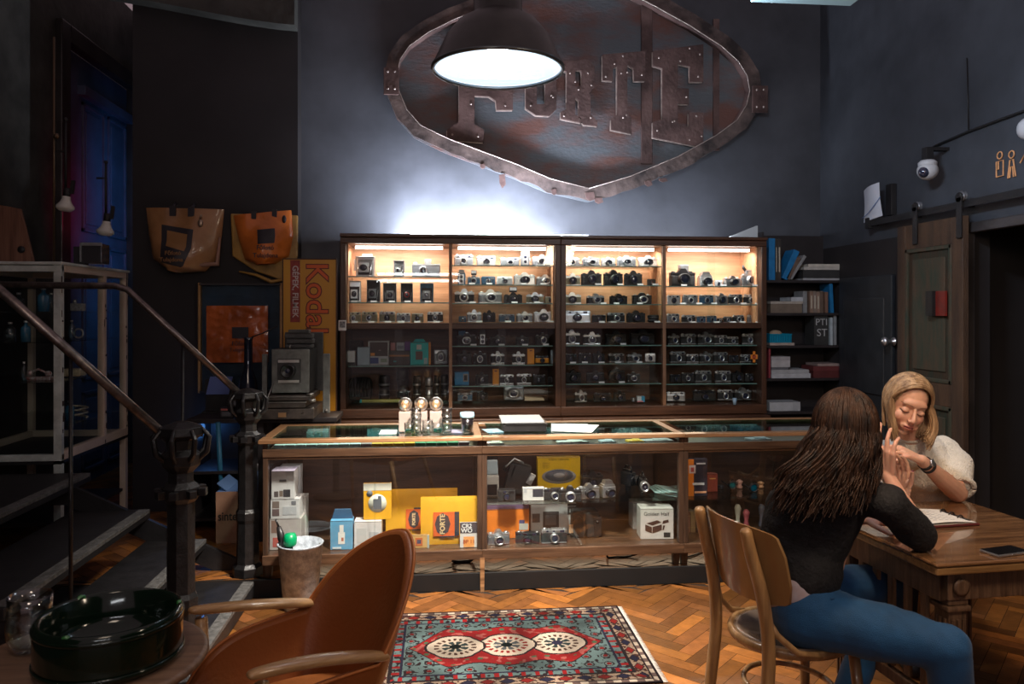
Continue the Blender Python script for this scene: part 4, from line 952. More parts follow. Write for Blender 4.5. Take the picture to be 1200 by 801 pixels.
# goods under the top glass (seen from above)
zg = z_slot0-.011
for k, (a, b, Y, c, l, hh) in enumerate([(360,385,4.75,(.25,.4,.4),'tray of teal cards',.06),(430,470,4.8,(.2,.36,.4),'blue-green card pack',.05),(640,700,4.8,(.3,.3,.32),'grey metal filter stack',.04),(720,760,4.72,(.38,.4,.42),'silver cable coil',.04),(860,890,4.75,(.1,.25,.35),'blue filter case',.05),(820,850,4.8,(.2,.2,.2),'dark lens cap stack',.04)]):
    p0, p1 = onY(a, 500, Y), onY(b, 500, Y)
    t = thing('accessory_case' if 'case' in l else 'accessory_pack', f'{l} lying under the counter top glass', 'accessory', ((p0.x+p1.x)/2, Y, zg))
    m = MB(); w = p1.x-p0.x; m.box((0,0,hh/2),(w,.14,hh),0,bev=.006,rz=.1); m.out('case_body', mat('acc_%d' % k, c, .4, var=.3, scale=40), t)
    m = MB(); m.box((0,0,hh+.001),(w*.6,.08,.002),0,rz=.1); m.out('top_label', mat('acc_label', (.45,.45,.45), .5), t)
# ================================================================ ON THE COUNTER
GL = glass('drinking_glass', (.98,.99,.99), 2.4, base=.07, rough=.12)
BULBG = glass('clear_bulb', (.93,.87,.80), 6.0, rough=.3, base=.30)
FIL = mat('glowing_filament', (1,.6,.3), .4, emit=(1,.5,.2), estr=2.5)
CER = mat('pale_pink_base', (.42,.32,.28), .6, var=.1)
for k, px in enumerate((475, 493.5, 511)):
    p = onY(px, 484, 4.62); x = p.x
    t = thing('filament_lamp', ['left','middle','right'][k]+' bulb lamp of three round bulbs on pale blocks, on the counter', 'lamp', (x,4.62,zt), 0, 'round filament bulbs on the counter')
    m = MB(); m.box((0,0,.06),(.075,.075,.118),0,bev=.006); m.out('base', CER, t)
    zc = .162
    m = MB(); m.sph((0,0,zc),.041,seg=24); m.lathe([(.016,.118),(.018,.125),(.022,.13)]); m.out('bulb', BULBG, t)
    m = MB()
    for s in range(6):
        a = s*PI/3; m.tube([(.008*math.cos(a),.008*math.sin(a),zc-.022),(.024*math.cos(a),.024*math.sin(a),zc-.002),(.012*math.cos(a+.5),.012*math.sin(a+.5),zc+.022)], .0011, seg=5)
    m.cyl((0,0,zc-.035),(0,0,zc+.010),.0016,mi=0,seg=8); m.out('filament', FIL, t)
    m = MB(); m.cyl((0,0,.118),(0,0,.128),.017); m.out('socket', mat('brass_socket', (.5,.35,.15), .35, metal=.8), t)
def tumbler(x, y, z, r, h, label, group, fill=None):
    t = thing('drinking_glass', label, 'glass', (x,y,z), 0, group)
    m = MB(); m.lathe([(r*.82,0),(r*.9,.004),(r,h),(r*.94,h),(r*.84,.012),(0,.012)], seg=24); m.out('glass_wall', GL, t)
    if fill:
        m = MB(); m.lathe([(r*.80,.013),(r*.86,h*fill[0]),(0,h*fill[0])], seg=20); m.out('drink', fill[1], t)
    return t
px_st = [(478,3,'left'),(489,4,'second'),(503,2,'third'),(519,4,'right')]
for (px, n, nm_) in [(480,1,'left'),(487.5,4,'second'),(501,2,'third'),(513,1,'fourth'),(523.5,4,'right')]:
    x = onY(px, 500, 4.50).x
    for q in range(n):
        tumbler(x, 4.50, zt+q*.034, .032, .050 if n > 1 else .068, f'clear tumbler, {ORD[q]} from the bottom of the {nm_} stack before the bulbs', 'stacked clear tumblers', (.45, mat('teal_dregs', (.02,.18,.18), .3)) if q == 0 and px in (480, 513) else None)
x = onY(547.5, 500, 4.52).x
t = thing('coffee_glass','dark iced drink in a glass with a pale blue lid','drink',(x,4.52,zt))
m = MB(); m.lathe([(.030,0),(.033,.01),(.040,.098),(.037,.098),(.03,.012),(0,.012)]); m.out('glass_wall', GL, t)
m = MB(); m.lathe([(.029,.016),(.037,.085),(0,.085)]); m.out('drink', mat('dark_coffee', (.012,.008,.01), .2), t)
m = MB(); m.lathe([(.042,.092),(.043,.10),(.041,.122),(.0,.124)]); m.out('lid', mat('pale_blue_lid', (.30,.48,.58), .35), t)
# closed dark box/laptop
a, b = onY(590,500,4.52), onY(641,500,4.52)
t = thing('closed_case','flat black case with a pale grey lid lying on the counter','case',((a.x+b.x)/2,4.65,zt), -.02)
w = b.x-a.x
m = MB(); m.box((0,0,.022),(w,.26,.04),0,bev=.004); m.box((.01,-.01,.046),(w*.97,.25,.008)); m.out('case_body', BLK, t)
m = MB(); m.box((-.012,0,.060),(w*.98,.27,.014),0,bev=.003); m.out('lid', mat('pale_grey_metal_lid', (.42,.45,.48), .3, metal=.3), t)
for k, (px, y, r) in enumerate(((668,4.66,-.15),(676,4.62,-.35))):
    p = onY(px, 500, y); m = MB(); m.box((0,0,.002+.003*k),(.23,.30,.0025),0,rz=r)
    tag(m.out('paper_sheet', WHITE, loc=(p.x,y,zt)), ['white paper sheet under another, right of the black case','white paper sheet on top, turned aslant, right of the black case'][k], 'paper')
p = onY(455,502,4.56); m = MB(); m.box((0,0,.003),(.10,.15,.005),0,bev=.001); m.box((0,-.03,.0057),(.095,.03,.0008),0)
tag(m.out('printed_card', mat('pale_card_glossy', (.5,.6,.62), .25), loc=(p.x,4.58,zt)), 'small pale card lying on the counter left of the bulbs', 'card')
p = onY(597,502,4.52); 
m = MB(); m.box((0,0,.002),(.10,.14,.003),0,rz=.2); tag(m.out('printed_card', mat('blue_print_card', (.05,.25,.42), .3, col2=(.3,.45,.5), var=.3, scale=50), loc=(onY(577,502,4.6).x,4.58,zt)), 'blue printed card on the counter left of the black case', 'card')
m = MB(); m.box((0,0,.002),(.12,.12,.003),0,rz=-.2); tag(m.out('printed_card', mat('mixed_print_card', (.35,.25,.3), .3, col2=(.15,.25,.45), var=.3, scale=50), loc=(onY(533,502,4.6).x,4.58,zt)), 'pink and blue printed card between the tumblers and the coffee', 'card')
# cables and a strap hanging below the counter
CB = mat('black_cable', (.01,.01,.01), .4)
def cable(name, label, pts, r=.006):
    m = MB(); P = [Vector(p) for p in pts]; Q = []
    for i in range(len(P)-1):
        p0, p1, p2, p3 = P[max(0,i-1)], P[i], P[i+1], P[min(len(P)-1,i+2)]
        for s in range(8):
            t = s/8; Q.append(.5*((2*p1)+(-p0+p2)*t+(2*p0-5*p1+4*p2-p3)*t*t+(-p0+3*p1-3*p2+p3)*t**3))
    Q.append(P[-1]); m.tube(Q, r, seg=7); return tag(m.out(name, CB), label, 'cable')
def gp(px, py, Y): p = onY(px, py, Y); return (p.x, Y, max(p.z, .107))
cable('power_cable', 'black strap-like cable hanging below the left showcase', [gp(534,648,4.6),gp(531,656,4.6),gp(535,663,4.6),gp(545,664,4.6),gp(552,656,4.6),gp(557,648,4.6)], .01)
cable('power_cable', 'black cable looping under the middle showcase beside its leg', [gp(713,645,4.6),gp(712,654,4.6),gp(722,661,4.6),gp(736,658,4.6),gp(748,648,4.6)], .006)
cable('power_cable', 'thin cable on the platform below the right showcase', [gp(802,661,4.55),gp(815,663,4.6),gp(830,658,4.7),gp(842,655,4.8),gp(850,653,4.9)], .005)
# ================================================================ STEEL SIGN
RUST = mat('rusted_steel_plate', (.30,.34,.38), .5, metal=.2, var=.6, col2=(.17,.085,.07), scale=1.7, stretch=(1,1,2.2), bump=.3, bscale=30, contrast=(.42,.6), detail=8)
RUST2 = mat('brown_rusted_steel', (.085,.05,.046), .5, metal=.2, var=.5, col2=(.17,.105,.095), scale=3.5, bump=.3, bscale=40, contrast=(.35,.65), detail=8)
RIM = mat('scraped_steel_rim', (.07,.058,.058), .45, metal=.3, var=.5, col2=(.21,.155,.14), scale=5, bump=.4, bscale=25, contrast=(.35,.7), detail=8)
EDGE = mat('bright_edge_steel', (.5,.42,.38), .4, metal=.5, var=.3, scale=30)
YS = 6.0
def SP(px, py, Y=YS): p = onY(px, py, Y); return (p.x, p.z)
sg = thing('steel_sign','large rusty riveted steel sign reading FORTE, hung above the cabinet','sign',(onY(672,110,YS).x, YS, onY(672,236,YS).z))
MS = Matrix.Translation(-sg.location)
outer = [(690,236),(742,221),(800,197),(845,172),(872,152),(886,130),(891,108),(887,85),(874,64),(852,44),(815,20),(770,-5),(700,-40),(640,-40),(600,-20),(560,-2),(525,12),(495,27),(470,45),(456,65),(451,88),(454,112),(465,138),(485,160),(520,177),(560,192),(600,207),(640,224)]
def offset(poly, d):
    n = len(poly); out = []
    cx, cy = sum(p[0] for p in poly)/n, sum(p[1] for p in poly)/n
    for i in range(n):
        a, b, c = Vector(poly[i-1]), Vector(poly[i]), Vector(poly[(i+1) % n])
        t = (c-a).normalized(); nrm = Vector((-t.y, t.x))
        if (Vector((cx, cy))-b).dot(nrm) < 0: nrm = -nrm
        out.append(tuple(b+nrm*d))
    return out
def sub(poly, k=3):
    out = []; n = len(poly)
    for i in range(n):
        a, b = Vector(poly[i]), Vector(poly[(i+1) % n])
        for s in range(k): out.append(tuple(a+(b-a)*s/k))
    return out
def loc_(poly, Y=YS): return [(SP(x, y, Y)[0]-sg.location.x, SP(x, y, Y)[1]-sg.location.z) for x, y in poly]
random.seed(11)
so = sub(outer, 4); rag = []
for i, (x, y) in enumerate(so):
    j = random.uniform(-1.6, 2.6) if y > 175 else random.uniform(-.4, .4)
    rag.append((x, y+j))
plate('back_plate', [loc_(outer)], .06, .012, RUST, sg)
r_ = plate('rim', [loc_(rag), loc_(offset(outer, 15))], -.03, .012, RIM, sg)
# upstanding inner lip of the rim
m = MB(); q = loc_(sub(offset(outer, 15.2), 2)); n = len(q)
for i in range(n):
    a, b = q[i], q[(i+1) % n]
    for (ya, yb, off) in ((-.028, .055, 0),):
        m._add([(a[0],ya,a[1]),(b[0],ya,b[1]),(b[0],yb,b[1]),(a[0],yb,a[1])], [(0,1,2,3)], 0)
m.out('inner_wall', RUST2, sg)
q = loc_(sub(offset(outer, 14.5), 1))
m = MB(); m.tube([(a, -.038, b) for a, b in q]+[(q[0][0], -.038, q[0][1])], .0035, seg=6); m.out('rim_edge', EDGE, sg)
m = MB(); a = SP(753,-10); b = SP(766,191); m.bx(a[0]-sg.location.x, b[0]-sg.location.x, .03, .052, b[1]-sg.location.z, a[1]-sg.location.z); bevel(m.out('seam_strip', RUST2, sg), .003)
m = MB(); a = SP(838,20); b = SP(845,175); m.bx(a[0]-sg.location.x, b[0]-sg.location.x, .036, .053, b[1]-sg.location.z, a[1]-sg.location.z); m.out('seam_strip', RUST2, sg)
# riveted splice plates on the rim, torn scraps below
for (px, py) in ((459, 97), (888, 118)):
    a = SP(px-9, py-16); b = SP(px+9, py+16)
    m = MB(); m.bx(a[0]-sg.location.x, b[0]-sg.location.x, -.05, -.036, b[1]-sg.location.z, a[1]-sg.location.z); s = bevel(m.out('splice_plate', RUST2, sg), .003)
    for du in (-4, 4):
        for dv in (-11, 9):
            c = SP(px+du, py+dv); m = MB(); m.sph((c[0]-sg.location.x, -.051, c[1]-sg.location.z), (.009,.006,.009), seg=10); m.out('rivet', EDGE, s)
for (px, py, w, h) in ((588,213,6,14),(690,231,9,9),(700,236,8,6),(758,216,7,6),(648,226,5,6),(565,196,5,5),(775,212,8,4)):
    c = loc_([(px-w*.6,py-h*.5),(px+w*.5,py-h*.6),(px+w*.7,py+h*.3),(px,py+h*.6),(px-w*.5,py+h*.2)])
    m = MB(); m.prism(c, -.045, -.034); m.out('torn_scrap', RUST2, sg)
LET = {
 'F': [[(524,48),(602,60),(602,98),(586,98),(586,84),(572,80),(560,80),(560,98),(584,98),(601,104),(601,129),(582,129),(581,118),(573,113),(556,112),(556,146),(567,152),(567,167),(524,164),(524,152),(538,143),(538,72),(524,66)]],
 'O': [[(626,68),(642,70),(652,78),(652,128),(644,136),(628,135),(616,127),(616,78)],[(629,82),(639,82),(639,122),(629,122)]],
 'R': [[(657,72),(688,70),(697,78),(697,102),(690,110),(692,112),(692,134),(700,142),(700,148),(684,146),(678,138),(678,118),(674,114),(674,134),(681,139),(681,144),(657,139),(657,131),(664,128),(664,84),(657,82)],[(674,82),(681,83),(682,100),(674,102)]],
 'T': [[(706,64),(756,60),(756,95),(743,95),(742,80),(735,76),(735,132),(740,138),(740,157),(716,152),(716,140),(723,134),(723,78),(718,80),(718,95),(706,94)]],
 'E': [[(765,60),(824,52),(824,96),(808,96),(808,78),(794,75),(794,103),(807,104),(807,122),(794,122),(794,146),(807,149),(807,132),(824,132),(824,173),(765,161),(765,143),(776,140),(776,80),(765,77)]]}
RV = {'F': [(530,158),(560,160),(552,122),(592,124),(534,58),(590,68)], 'O': [(622,88),(646,84),(622,124),(646,112),(648,114)], 'R': [(661,78),(689,86),(674,96),(693,100),(678,105),(661,136),(692,138),(668,86)],
      'T': [(710,90),(752,88),(730,66),(720,75),(735,85),(728,86),(734,135),(730,138)], 'E': [(772,68),(820,64),(808,57),(797,72),(818,90),(804,114),(790,142),(816,136),(822,160),(808,164),(770,153),(788,143)]}
for L_, polys in LET.items():
    o = plate('letter', [loc_(p) for p in polys], .008, .03, [RUST2], sg)
    o2 = plate('edge_highlight', [loc_(p) for p in polys], .0, .008, [EDGE], o)
    # bright backing offset to the lower left, a painted highlight along the letter
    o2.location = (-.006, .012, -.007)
    for (px, py) in RV[L_]:
        c = SP(px, py); m = MB(); m.sph((c[0]-sg.location.x, -.008, c[1]-sg.location.z), (.0085,.006,.0085), seg=8); m.out('rivet', EDGE, o)
m = MB()
for px in (560, 820): 
    a = SP(px, 60); m.cyl((a[0]-sg.location.x, .06, a[1]-sg.location.z), (a[0]-sg.location.x, .15, a[1]-sg.location.z), .015)
m.out('wall_bracket', BLACK, sg)

# ================================================================ PENDANT LAMP
dl = 3.2; pc = U(583.5, 82, dl); RL = 76.5/900*dl
ENAM = mat('dark_enamel_shade', (.030,.027,.028), .38, var=.3, scale=6)
pl = thing('pendant_lamp','big dark industrial pendant lamp glowing white over the rug','pendant lamp',(pc.x, pc.y, pc.z))
m = MB(); m.lathe([(RL,0),(RL*1.015,.004),(RL*1.0,.012),(RL*.93,.05),(RL*.80,.13),(RL*.62,.19),(RL*.40,.225),(RL*.37,.235),(RL*.37,.30),(RL*.33,.32),(RL*.12,.33),(.0,.335)], seg=64, cap0=False)
m.lathe([(RL*.98,.002),(RL*.92,.045),(RL*.78,.12),(RL*.6,.18),(RL*.38,.21),(0,.212)], seg=64, mi=1, cap0=False)
m.out('lamp_shade', [ENAM, mat('white_reflector', (.45,.54,.60), .25, emit=(.72,.86,1), estr=.95)], pl)
m = MB(); m.lathe([(RL*1.005,-.006),(RL*1.02,0),(RL*1.02,.008),(RL*.965,.008),(RL*.965,-.004)], seg=64, closed=True); m.out('shade_rim', mat('rim_steel', (.10,.11,.12), .3, metal=.7), pl)
m = MB(); m.lathe([(0,.0),(.035,.008),(.05,.04),(.045,.08),(.03,.12),(.028,.20)], seg=24); m.out('bulb', mat('lamp_bulb', (1,1,1), .4, emit=(.9,.95,1), estr=14), pl)
m = MB(); m.lathe([(RL*.95,.010),(RL*.5,.002),(0,0)], seg=48, cap0=False); m.out('cover_glass', glass('lamp_cover', (.95,.98,1), 1.0), pl)
m = MB(); m.cyl((0,0,.32),(0,0,.45),.05); m.cyl((0,0,.44),(0,0,1.9),.012); m.tube([(.05,0,.33),(.09,0,.40),(.07,0,.5),(.0,0,.62)], .009); m.out('hanging_rod', ENAM, pl)
light('SPOT', (pc.x, pc.y, pc.z-.03), 1050, (1,.92,.80), .14, tuple(C(-.25,4.0,0)), spot=math.radians(88), blend=1.0, name='pendant_light')
# second pendant over the table, above the frame
# slab light at the upper edge
a, b = U(884,-2,3.3), U(1012,-4,3.3); c_ = (a+b)/2
t = thing('ceiling_light','flat pale blue fluorescent fitting cut by the top edge of the picture','ceiling light',(c_.x, c_.y, c_.z+.0), -.0)
w = (b-a).length
m = MB(); m.box((0,0,.04),(w,.16,.05),0,bev=.005); m.out('housing', mat('pale_grey_housing', (.08,.10,.11), .5), t)
m = MB(); m.box((0,0,.008),(w*.97,.15,.014),0,bev=.003); m.out('diffuser', mat('frosted_diffuser', (.10,.14,.15), .4, emit=(.45,.62,.68), estr=.18), t)
m = MB(); m.cyl((-w*.3,0,.06),(-w*.3,0,1.6),.004); m.cyl((w*.3,0,.06),(w*.3,0,1.6),.004); m.out('hanging_wire', CHROME, t)
# ================================================================ RIGHT WALL THINGS
def onR(px, py, off=0.0): return onX(px, py, XR-off)
DW = mat('old_painted_door_wood', (.075,.042,.022), .65, col2=(.020,.028,.018), var=.4, scale=2.2, stretch=(6,6,1), bump=.5, bscale=30, contrast=(.4,.6), detail=8)
DW2 = mat('worn_brown_door_wood', (.14,.075,.04), .6, col2=(.045,.025,.016), var=.4, scale=2.5, stretch=(6,6,1), bump=.5, bscale=40, contrast=(.38,.62), detail=8)
DWG = mat('green_paint_remnant', (.045,.075,.05), .6, col2=(.08,.05,.03), var=.4, scale=5, stretch=(5,5,1), bump=.3, bscale=60)
ya, yb = onR(1130, 300, .09).y, onR(1053, 300, .09).y
ztop = onR(1060, 265, .09).z; zb = .115
sd = thing('sliding_door','old weathered wooden panel door hanging from a wall track','sliding door',(XR-.09,(ya+yb)/2,zb))
M = Matrix.Translation((-(XR-.09), -(ya+yb)/2, -zb)); wd = yb-ya
m = MB(M)
m.bx(XR-.10, XR-.06, ya, ya+.10, zb, ztop); m.bx(XR-.10, XR-.06, yb-.09, yb, zb, ztop)
for z0, z1 in ((zb, zb+.18), (1.02, 1.16), (ztop-.16, ztop)): m.bx(XR-.099, XR-.061, ya+.1, yb-.09, z0, z1)
bevel(m.out('door_frame', DW2, sd), .004)
for z0, z1 in ((zb+.18, 1.02), (1.16, ztop-.16)):
    m = MB(M); m.bx(XR-.088, XR-.07, ya+.1, yb-.09, z0, z1); p = m.out('door_panel', DW, sd)
    m = MB(M)
    m.bx(XR-.104, XR-.085, ya+.10, ya+.125, z0, z1); m.bx(XR-.104, XR-.085, yb-.115, yb-.09, z0, z1); m.bx(XR-.104, XR-.085, ya+.1, yb-.09, z0, z0+.025); m.bx(XR-.104, XR-.085, ya+.1, yb-.09, z1-.025, z1)
    m.bx(XR-.096, XR-.085, ya+.17, yb-.16, z0+.07, z1-.07)
    bevel(m.out('panel_moulding', DWG, p), .004)
a = onR(1097, 341, .11); b = onR(1109, 370, .11)
m = MB(M); m.bx(XR-.118, XR-.104, b.y, a.y, b.z, a.z); m.out('red_plate', mat('worn_red_enamel', (.32,.03,.02), .45, col2=(.12,.02,.015), var=.4, scale=20), sd)
a = onR(1088, 341, .12); b = onR(1096, 370, .12)
m = MB(M); m.bx(XR-.14, XR-.104, b.y, a.y, b.z, a.z); m.out('handle_block', BLACK, sd)
# track and hangers
p0 = onR(1018, 262, .08); zt_ = onR(1075, 245, .08).z
zt_ = p0.z
tr = thing('door_track','black steel track along the right wall above the wooden door','track',(XR-.06,4.3,zt_))
M = Matrix.Translation((-(XR-.06), -4.3, -zt_))
m = MB(M); m.bx(XR-.085, XR-.075, 3.0, p0.y, zt_-.02, zt_+.022); m.out('track_bar', BLACK, tr)
m = MB(M)
for y in (3.3, 3.8, 4.3, 4.8, 5.3): m.cyl((XR-.075, y, zt_), (XR-.001, y, zt_), .014, seg=12)
m.bx(XR-.10, XR-.06, p0.y-.03, p0.y+.015, zt_-.035, zt_+.04)
m.out('track_mount', BLACK, tr)
for px, py in ((1074, 243), (1126, 229)):
    q = onR(px, py, .10)
    h = thing('door_hanger', 'black roller hanger of the wooden door, '+('left one beside the paper' if px < 1100 else 'right one under the restroom pictograms'), 'door hanger', (XR-.10, q.y, zt_), 0, 'roller hangers of the sliding door')
    m = MB(); m.bx(-.016, -.006, -.022, .022, -.20, .04); m.lathe([(0,-.005),(.03,-.005),(.03,.005),(0,.005)], (-.011,0,.04), R=Matrix.Rotation(PI/2,4,'Y')); bevel(m.out('strap', BLACK, h), .002)
    m = MB(); m.lathe([(.0,-.01),(.032,-.01),(.026,-.004),(.026,.004),(.032,.01),(0,.01)], (.012,0,.045), R=Matrix.Rotation(PI/2,4,'Y')); m.lathe([(0,-.02),(.01,-.02),(.01,0)], (-.012,0,.045), R=Matrix.Rotation(-PI/2,4,'Y')); m.out('wheel', GREYM, h)
# paper and flyer holder
q0, q1 = onR(1016, 224, .05), onR(1041, 256, .05)
t = thing('wall_paper_sheet','curling white paper with a blue curve, pinned at the track end','paper',(XR-.04,(q0.y+q1.y)/2,q1.z))
hh = q0.z-q1.z+.0; ww = q0.y-q1.y
m = MB(); m.grid(lambda u, v: (-.035-.05*math.sin(u*2.2)*(.4+v*.6), ww*(.5-u)*(1-.08*math.sin(v*3)), v*hh+.02*u), 14, 12); m.out('sheet', mat('bluish_white_paper', (.62,.66,.74), .6), t)
m = MB(); m.tube([(-.045-.05*math.sin(u*2.2)*(.5)-.004, ww*(.5-u), hh*(.15+.5*u**2)) for u in [k/8 for k in range(9)]], .003, seg=5); m.out('blue_line', mat('faded_blue_ink', (.12,.2,.42), .6), t)
q = onR(1043, 234, .03)
t = tag(MB().box((0,0,0),(.04,.07,.22),0,bev=.004).out('leaflet_holder', BLACK, loc=(XR-.022,q.y,q.z)), 'dark leaflet holder on the wall just right of the white paper', 'holder')
# dome security camera on a bracket, with cable along the wall
q = onR(1087, 200, .13); s_ = thing('security_camera','white dome security camera hanging from a small black bracket','security camera',(XR,q.y,q.z))
m = MB(); m.sph((-.13,0,0),(.062,.062,.058),seg=24); m.lathe([(.052,.02),(.056,.05),(.04,.065),(0,.066)], (-.13,0,0)); m.out('housing', mat('off_white_plastic', (.45,.45,.47), .4), s_)
m = MB(); m.sph((-.165,-.02,-.012),(.036,.034,.034),seg=20); m.out('lens_dome', LENSG, s_)
m = MB(); m.box((-.13,0,.10),(.05,.05,.09),0,bev=.004); m.box((-.065,0,.135),(.13,.045,.02)); m.out('bracket', BLACK, s_)
m = MB(); a = onR(1094, 172, .012); b = onR(1200, 130, .012); c = onR(1135, 154, .012); d = onR(1133, 68, .012)
m.tube([tuple(a), tuple(c), tuple(b), (XR-.012, b.y-.8, b.z+.02)], .008, seg=6); m.tube([tuple(c), tuple(d)], .003, seg=6)
tag(m.out('wall_cable', CB), 'dark cable conduit running along the right wall from the dome camera', 'cable')
q = onR(1200, 152, .05); 
t = thing('wall_speaker','white round fitting cut off by the right picture edge','wall fitting',(XR,q.y-.03,q.z)); m = MB(); m.sph((-.05,0,0),(.05,.06,.06),seg=20); m.out('housing', mat('off_white_plastic', (.45,.45,.47), .4), t)
m = MB(); m.lathe([(.03,0),(.03,.04),(0,.04)], (-.04,0,0), R=Matrix.Rotation(PI/2,4,'Y')); m.out('mount', BLACK, t)
# restroom pictograms and arrow in plywood outline
PLY = mat('plywood_outline', (.62,.30,.13), .5, var=.15, scale=30)
def outl(name, label, cat, polys, cpx, w, h, head=None):
    q = onR(cpx, 203, .03); ctr = onR(cpx, 192, .03)
    t = thing(name, label, cat, (XR-.006, ctr.y, ctr.z)); m = MB()
    for pl_ in polys:
        pts = [(0, -(u-.5)*w, (v-.5)*h) for u, v in pl_]; m.tube(pts, .0042, seg=6, smooth=False)
    m.out('outline', PLY, t)
    if head:
        m = MB(); a = [(0, -(head[0]-.5)*w+head[2]*math.cos(k*PI/8), (head[1]-.5)*h+head[2]*math.sin(k*PI/8)) for k in range(17)]; m.tube(a, .0042, seg=6); m.out('head_ring', PLY, t)
hh = onR(1168, 174, .03).z-onR(1168, 203, .03).z; w1 = onR(1163, 190, .03).y-onR(1171, 190, .03).y
outl('restroom_sign','plywood outline figure with a rectangular body, left pictogram','pictogram',[[(.0,0),(.0,.62),(1,.62),(1,0),(0,0)],[(.3,.62),(.3,.3),(0.0,.3)]],1167,w1,hh,(.5,.85,.02))
outl('restroom_sign','plywood outline figure with a skirt shape, right pictogram','pictogram',[[(.0,0),(.3,.66),(.75,.66),(1.1,0),(.8,0),(.68,.4),(.4,.4),(.25,0),(0,0)]],1180.5,w1,hh*1.05,(.52,.86,.02))
outl('arrow_sign','plywood outline arrow pointing up, at the right picture edge','arrow',[[(.5,0),(.5,1),(-.1,.6)],[(.5,1),(1.1,.6)]],1198,w1*1.4,hh)
# ---- bookcase beside the cabinet
BKW = mat('black_shelf_board', (.02,.016,.017), .5, var=.2)
YBk = 5.82
xa, xb = XS[4]+.03, onY(988, 380, YBk).x
zs = [onY(930, y, YBk).z for y in (328, 366.5, 404.5, 443, 482)]
bc = thing('bookcase','tall black bookcase between the camera cabinet and the right wall','bookcase',((xa+xb)/2,5.97,.1))
M = Matrix.Translation((-(xa+xb)/2,-5.97,-.1)); m = MB(M)
ztp = onY(930, 272, YBk).z
m.bx(xa-.01, xa+.012, YBk, 6.12, .1, ztp); m.bx(xb, xb+.022, YBk, 6.12, .1, ztp); bevel(m.out('side_panel', BKW, bc), .002)
m = MB(M); m.bx(xa, xb, 6.10, 6.12, .1, ztp); m.out('back_panel', BKW, bc)
for z in zs+[.35,.15]:
    m = MB(M); m.bx(xa+.012, xb, YBk, 6.10, z-.02, z); m.out('shelf', BKW, bc)
def book_up(px0, px1, pt, zi, c, label, lean=0.0, cat='book', d=.16, Y=5.84, ttl=None, z=None):
    z = zs[zi] if z is None else z; a = onY(px0, 400, Y).x; b = onY(px1, 400, Y).x; w = b-a
    h = onY(px0, pt, Y).z-z
    t = thing('book', label, cat, ((a+b)/2, Y+d/2, z), 0, 'books in the black bookcase'); t.rotation_euler = (0, lean, 0)
    m = MB(); m.box((0,0,h/2),(w*.96,d,h),0,bev=.002); m.out('cover', mat('bk_%02x%02x%02x' % tuple(int(255*q) for q in c), c, .5, var=.15, scale=15), t)
    m = MB(); m.box((0,.002,h+.0004),(w*.7,d*.94,.001)); m.out('pages', mat('page_edge', (.4,.36,.3), .8), t)
    if ttl: m = MB(); m.box((0,-d/2-.0006,h*.5),(w*.35,.001,h*.6)); m.out('spine_title', ttl, t)
    return t, w, h
def book_flat(px0, px1, pt, pb, c, label, Y=5.84, zb=None, d=.2):
    a, b = onY(px0, pb, Y), onY(px1, pb, Y); z = a.z if zb is None else zb; h = (pb-pt)/900*Y
    t = thing('book', label, 'book', ((a.x+b.x)/2, Y+d/2, z), 0, 'books in the black bookcase'); w = b.x-a.x
    m = MB(); m.box((0,0,h/2),(w*.97,d*.97,h*.84)); m.out('pages', mat('page_edge', (.4,.36,.3), .8), t)
    m = MB(); cm = mat('bk_%02x%02x%02x' % tuple(int(255*q) for q in c), c, .5, var=.15, scale=15)
    m.box((0,0,h*.95),(w,d,h*.1)); m.box((0,0,h*.05),(w,d,h*.1)); m.box((-w*.49,0,h*.5),(w*.02,d,h*.9)); m.box((0,-d*.49,h*.5),(w,d*.015,h*.82)); m.out('cover', cm, t)
    return z+h
BLU = (.01,.14,.33); TT = mat('pale_title_ink', (.45,.40,.32), .6)
book_up(901,908.5,279,0,BLU,'bright blue book standing first at the left, top shelf of bookcase')
book_up(908.8,911,280,0,(.03,.025,.02),'thin dark book right of the blue one, top shelf of bookcase',ttl=TT)
book_up(911.3,915.5,280,0,(.035,.028,.025),'dark book with pale spine lettering, top shelf of bookcase',ttl=TT)
book_up(916,923,290,0,BLU,'bright blue book leaning to the right, top shelf of bookcase',lean=.42,z=zs[0]+.008)
book_up(921,926,298,0,(.12,.08,.06),'brown book leaning behind the blue one, top shelf of bookcase',lean=.50,z=zs[0]+.008)
book_up(925,928.5,294,0,(.22,.22,.22),'thin grey book leaning furthest right, top shelf of bookcase',lean=.58,z=zs[0]+.01)
z = zs[0]
z = book_flat(941,985,322.5,325,(.35,.35,.36),'thin grey book lying under the gap, top shelf of bookcase',zb=z)
z = book_flat(941,984,312,322,(.03,.03,.03),'thick black book lying below the white one, top shelf of bookcase',zb=z+.001)
z = book_flat(942,993,305,308.5,(.45,.42,.38),'pale book lying on the black one, top shelf of bookcase',zb=z+.001)
z = book_flat(947,990,301.5,305,(.5,.46,.4),'white-edged book lying topmost, top shelf of bookcase',zb=z+.001)
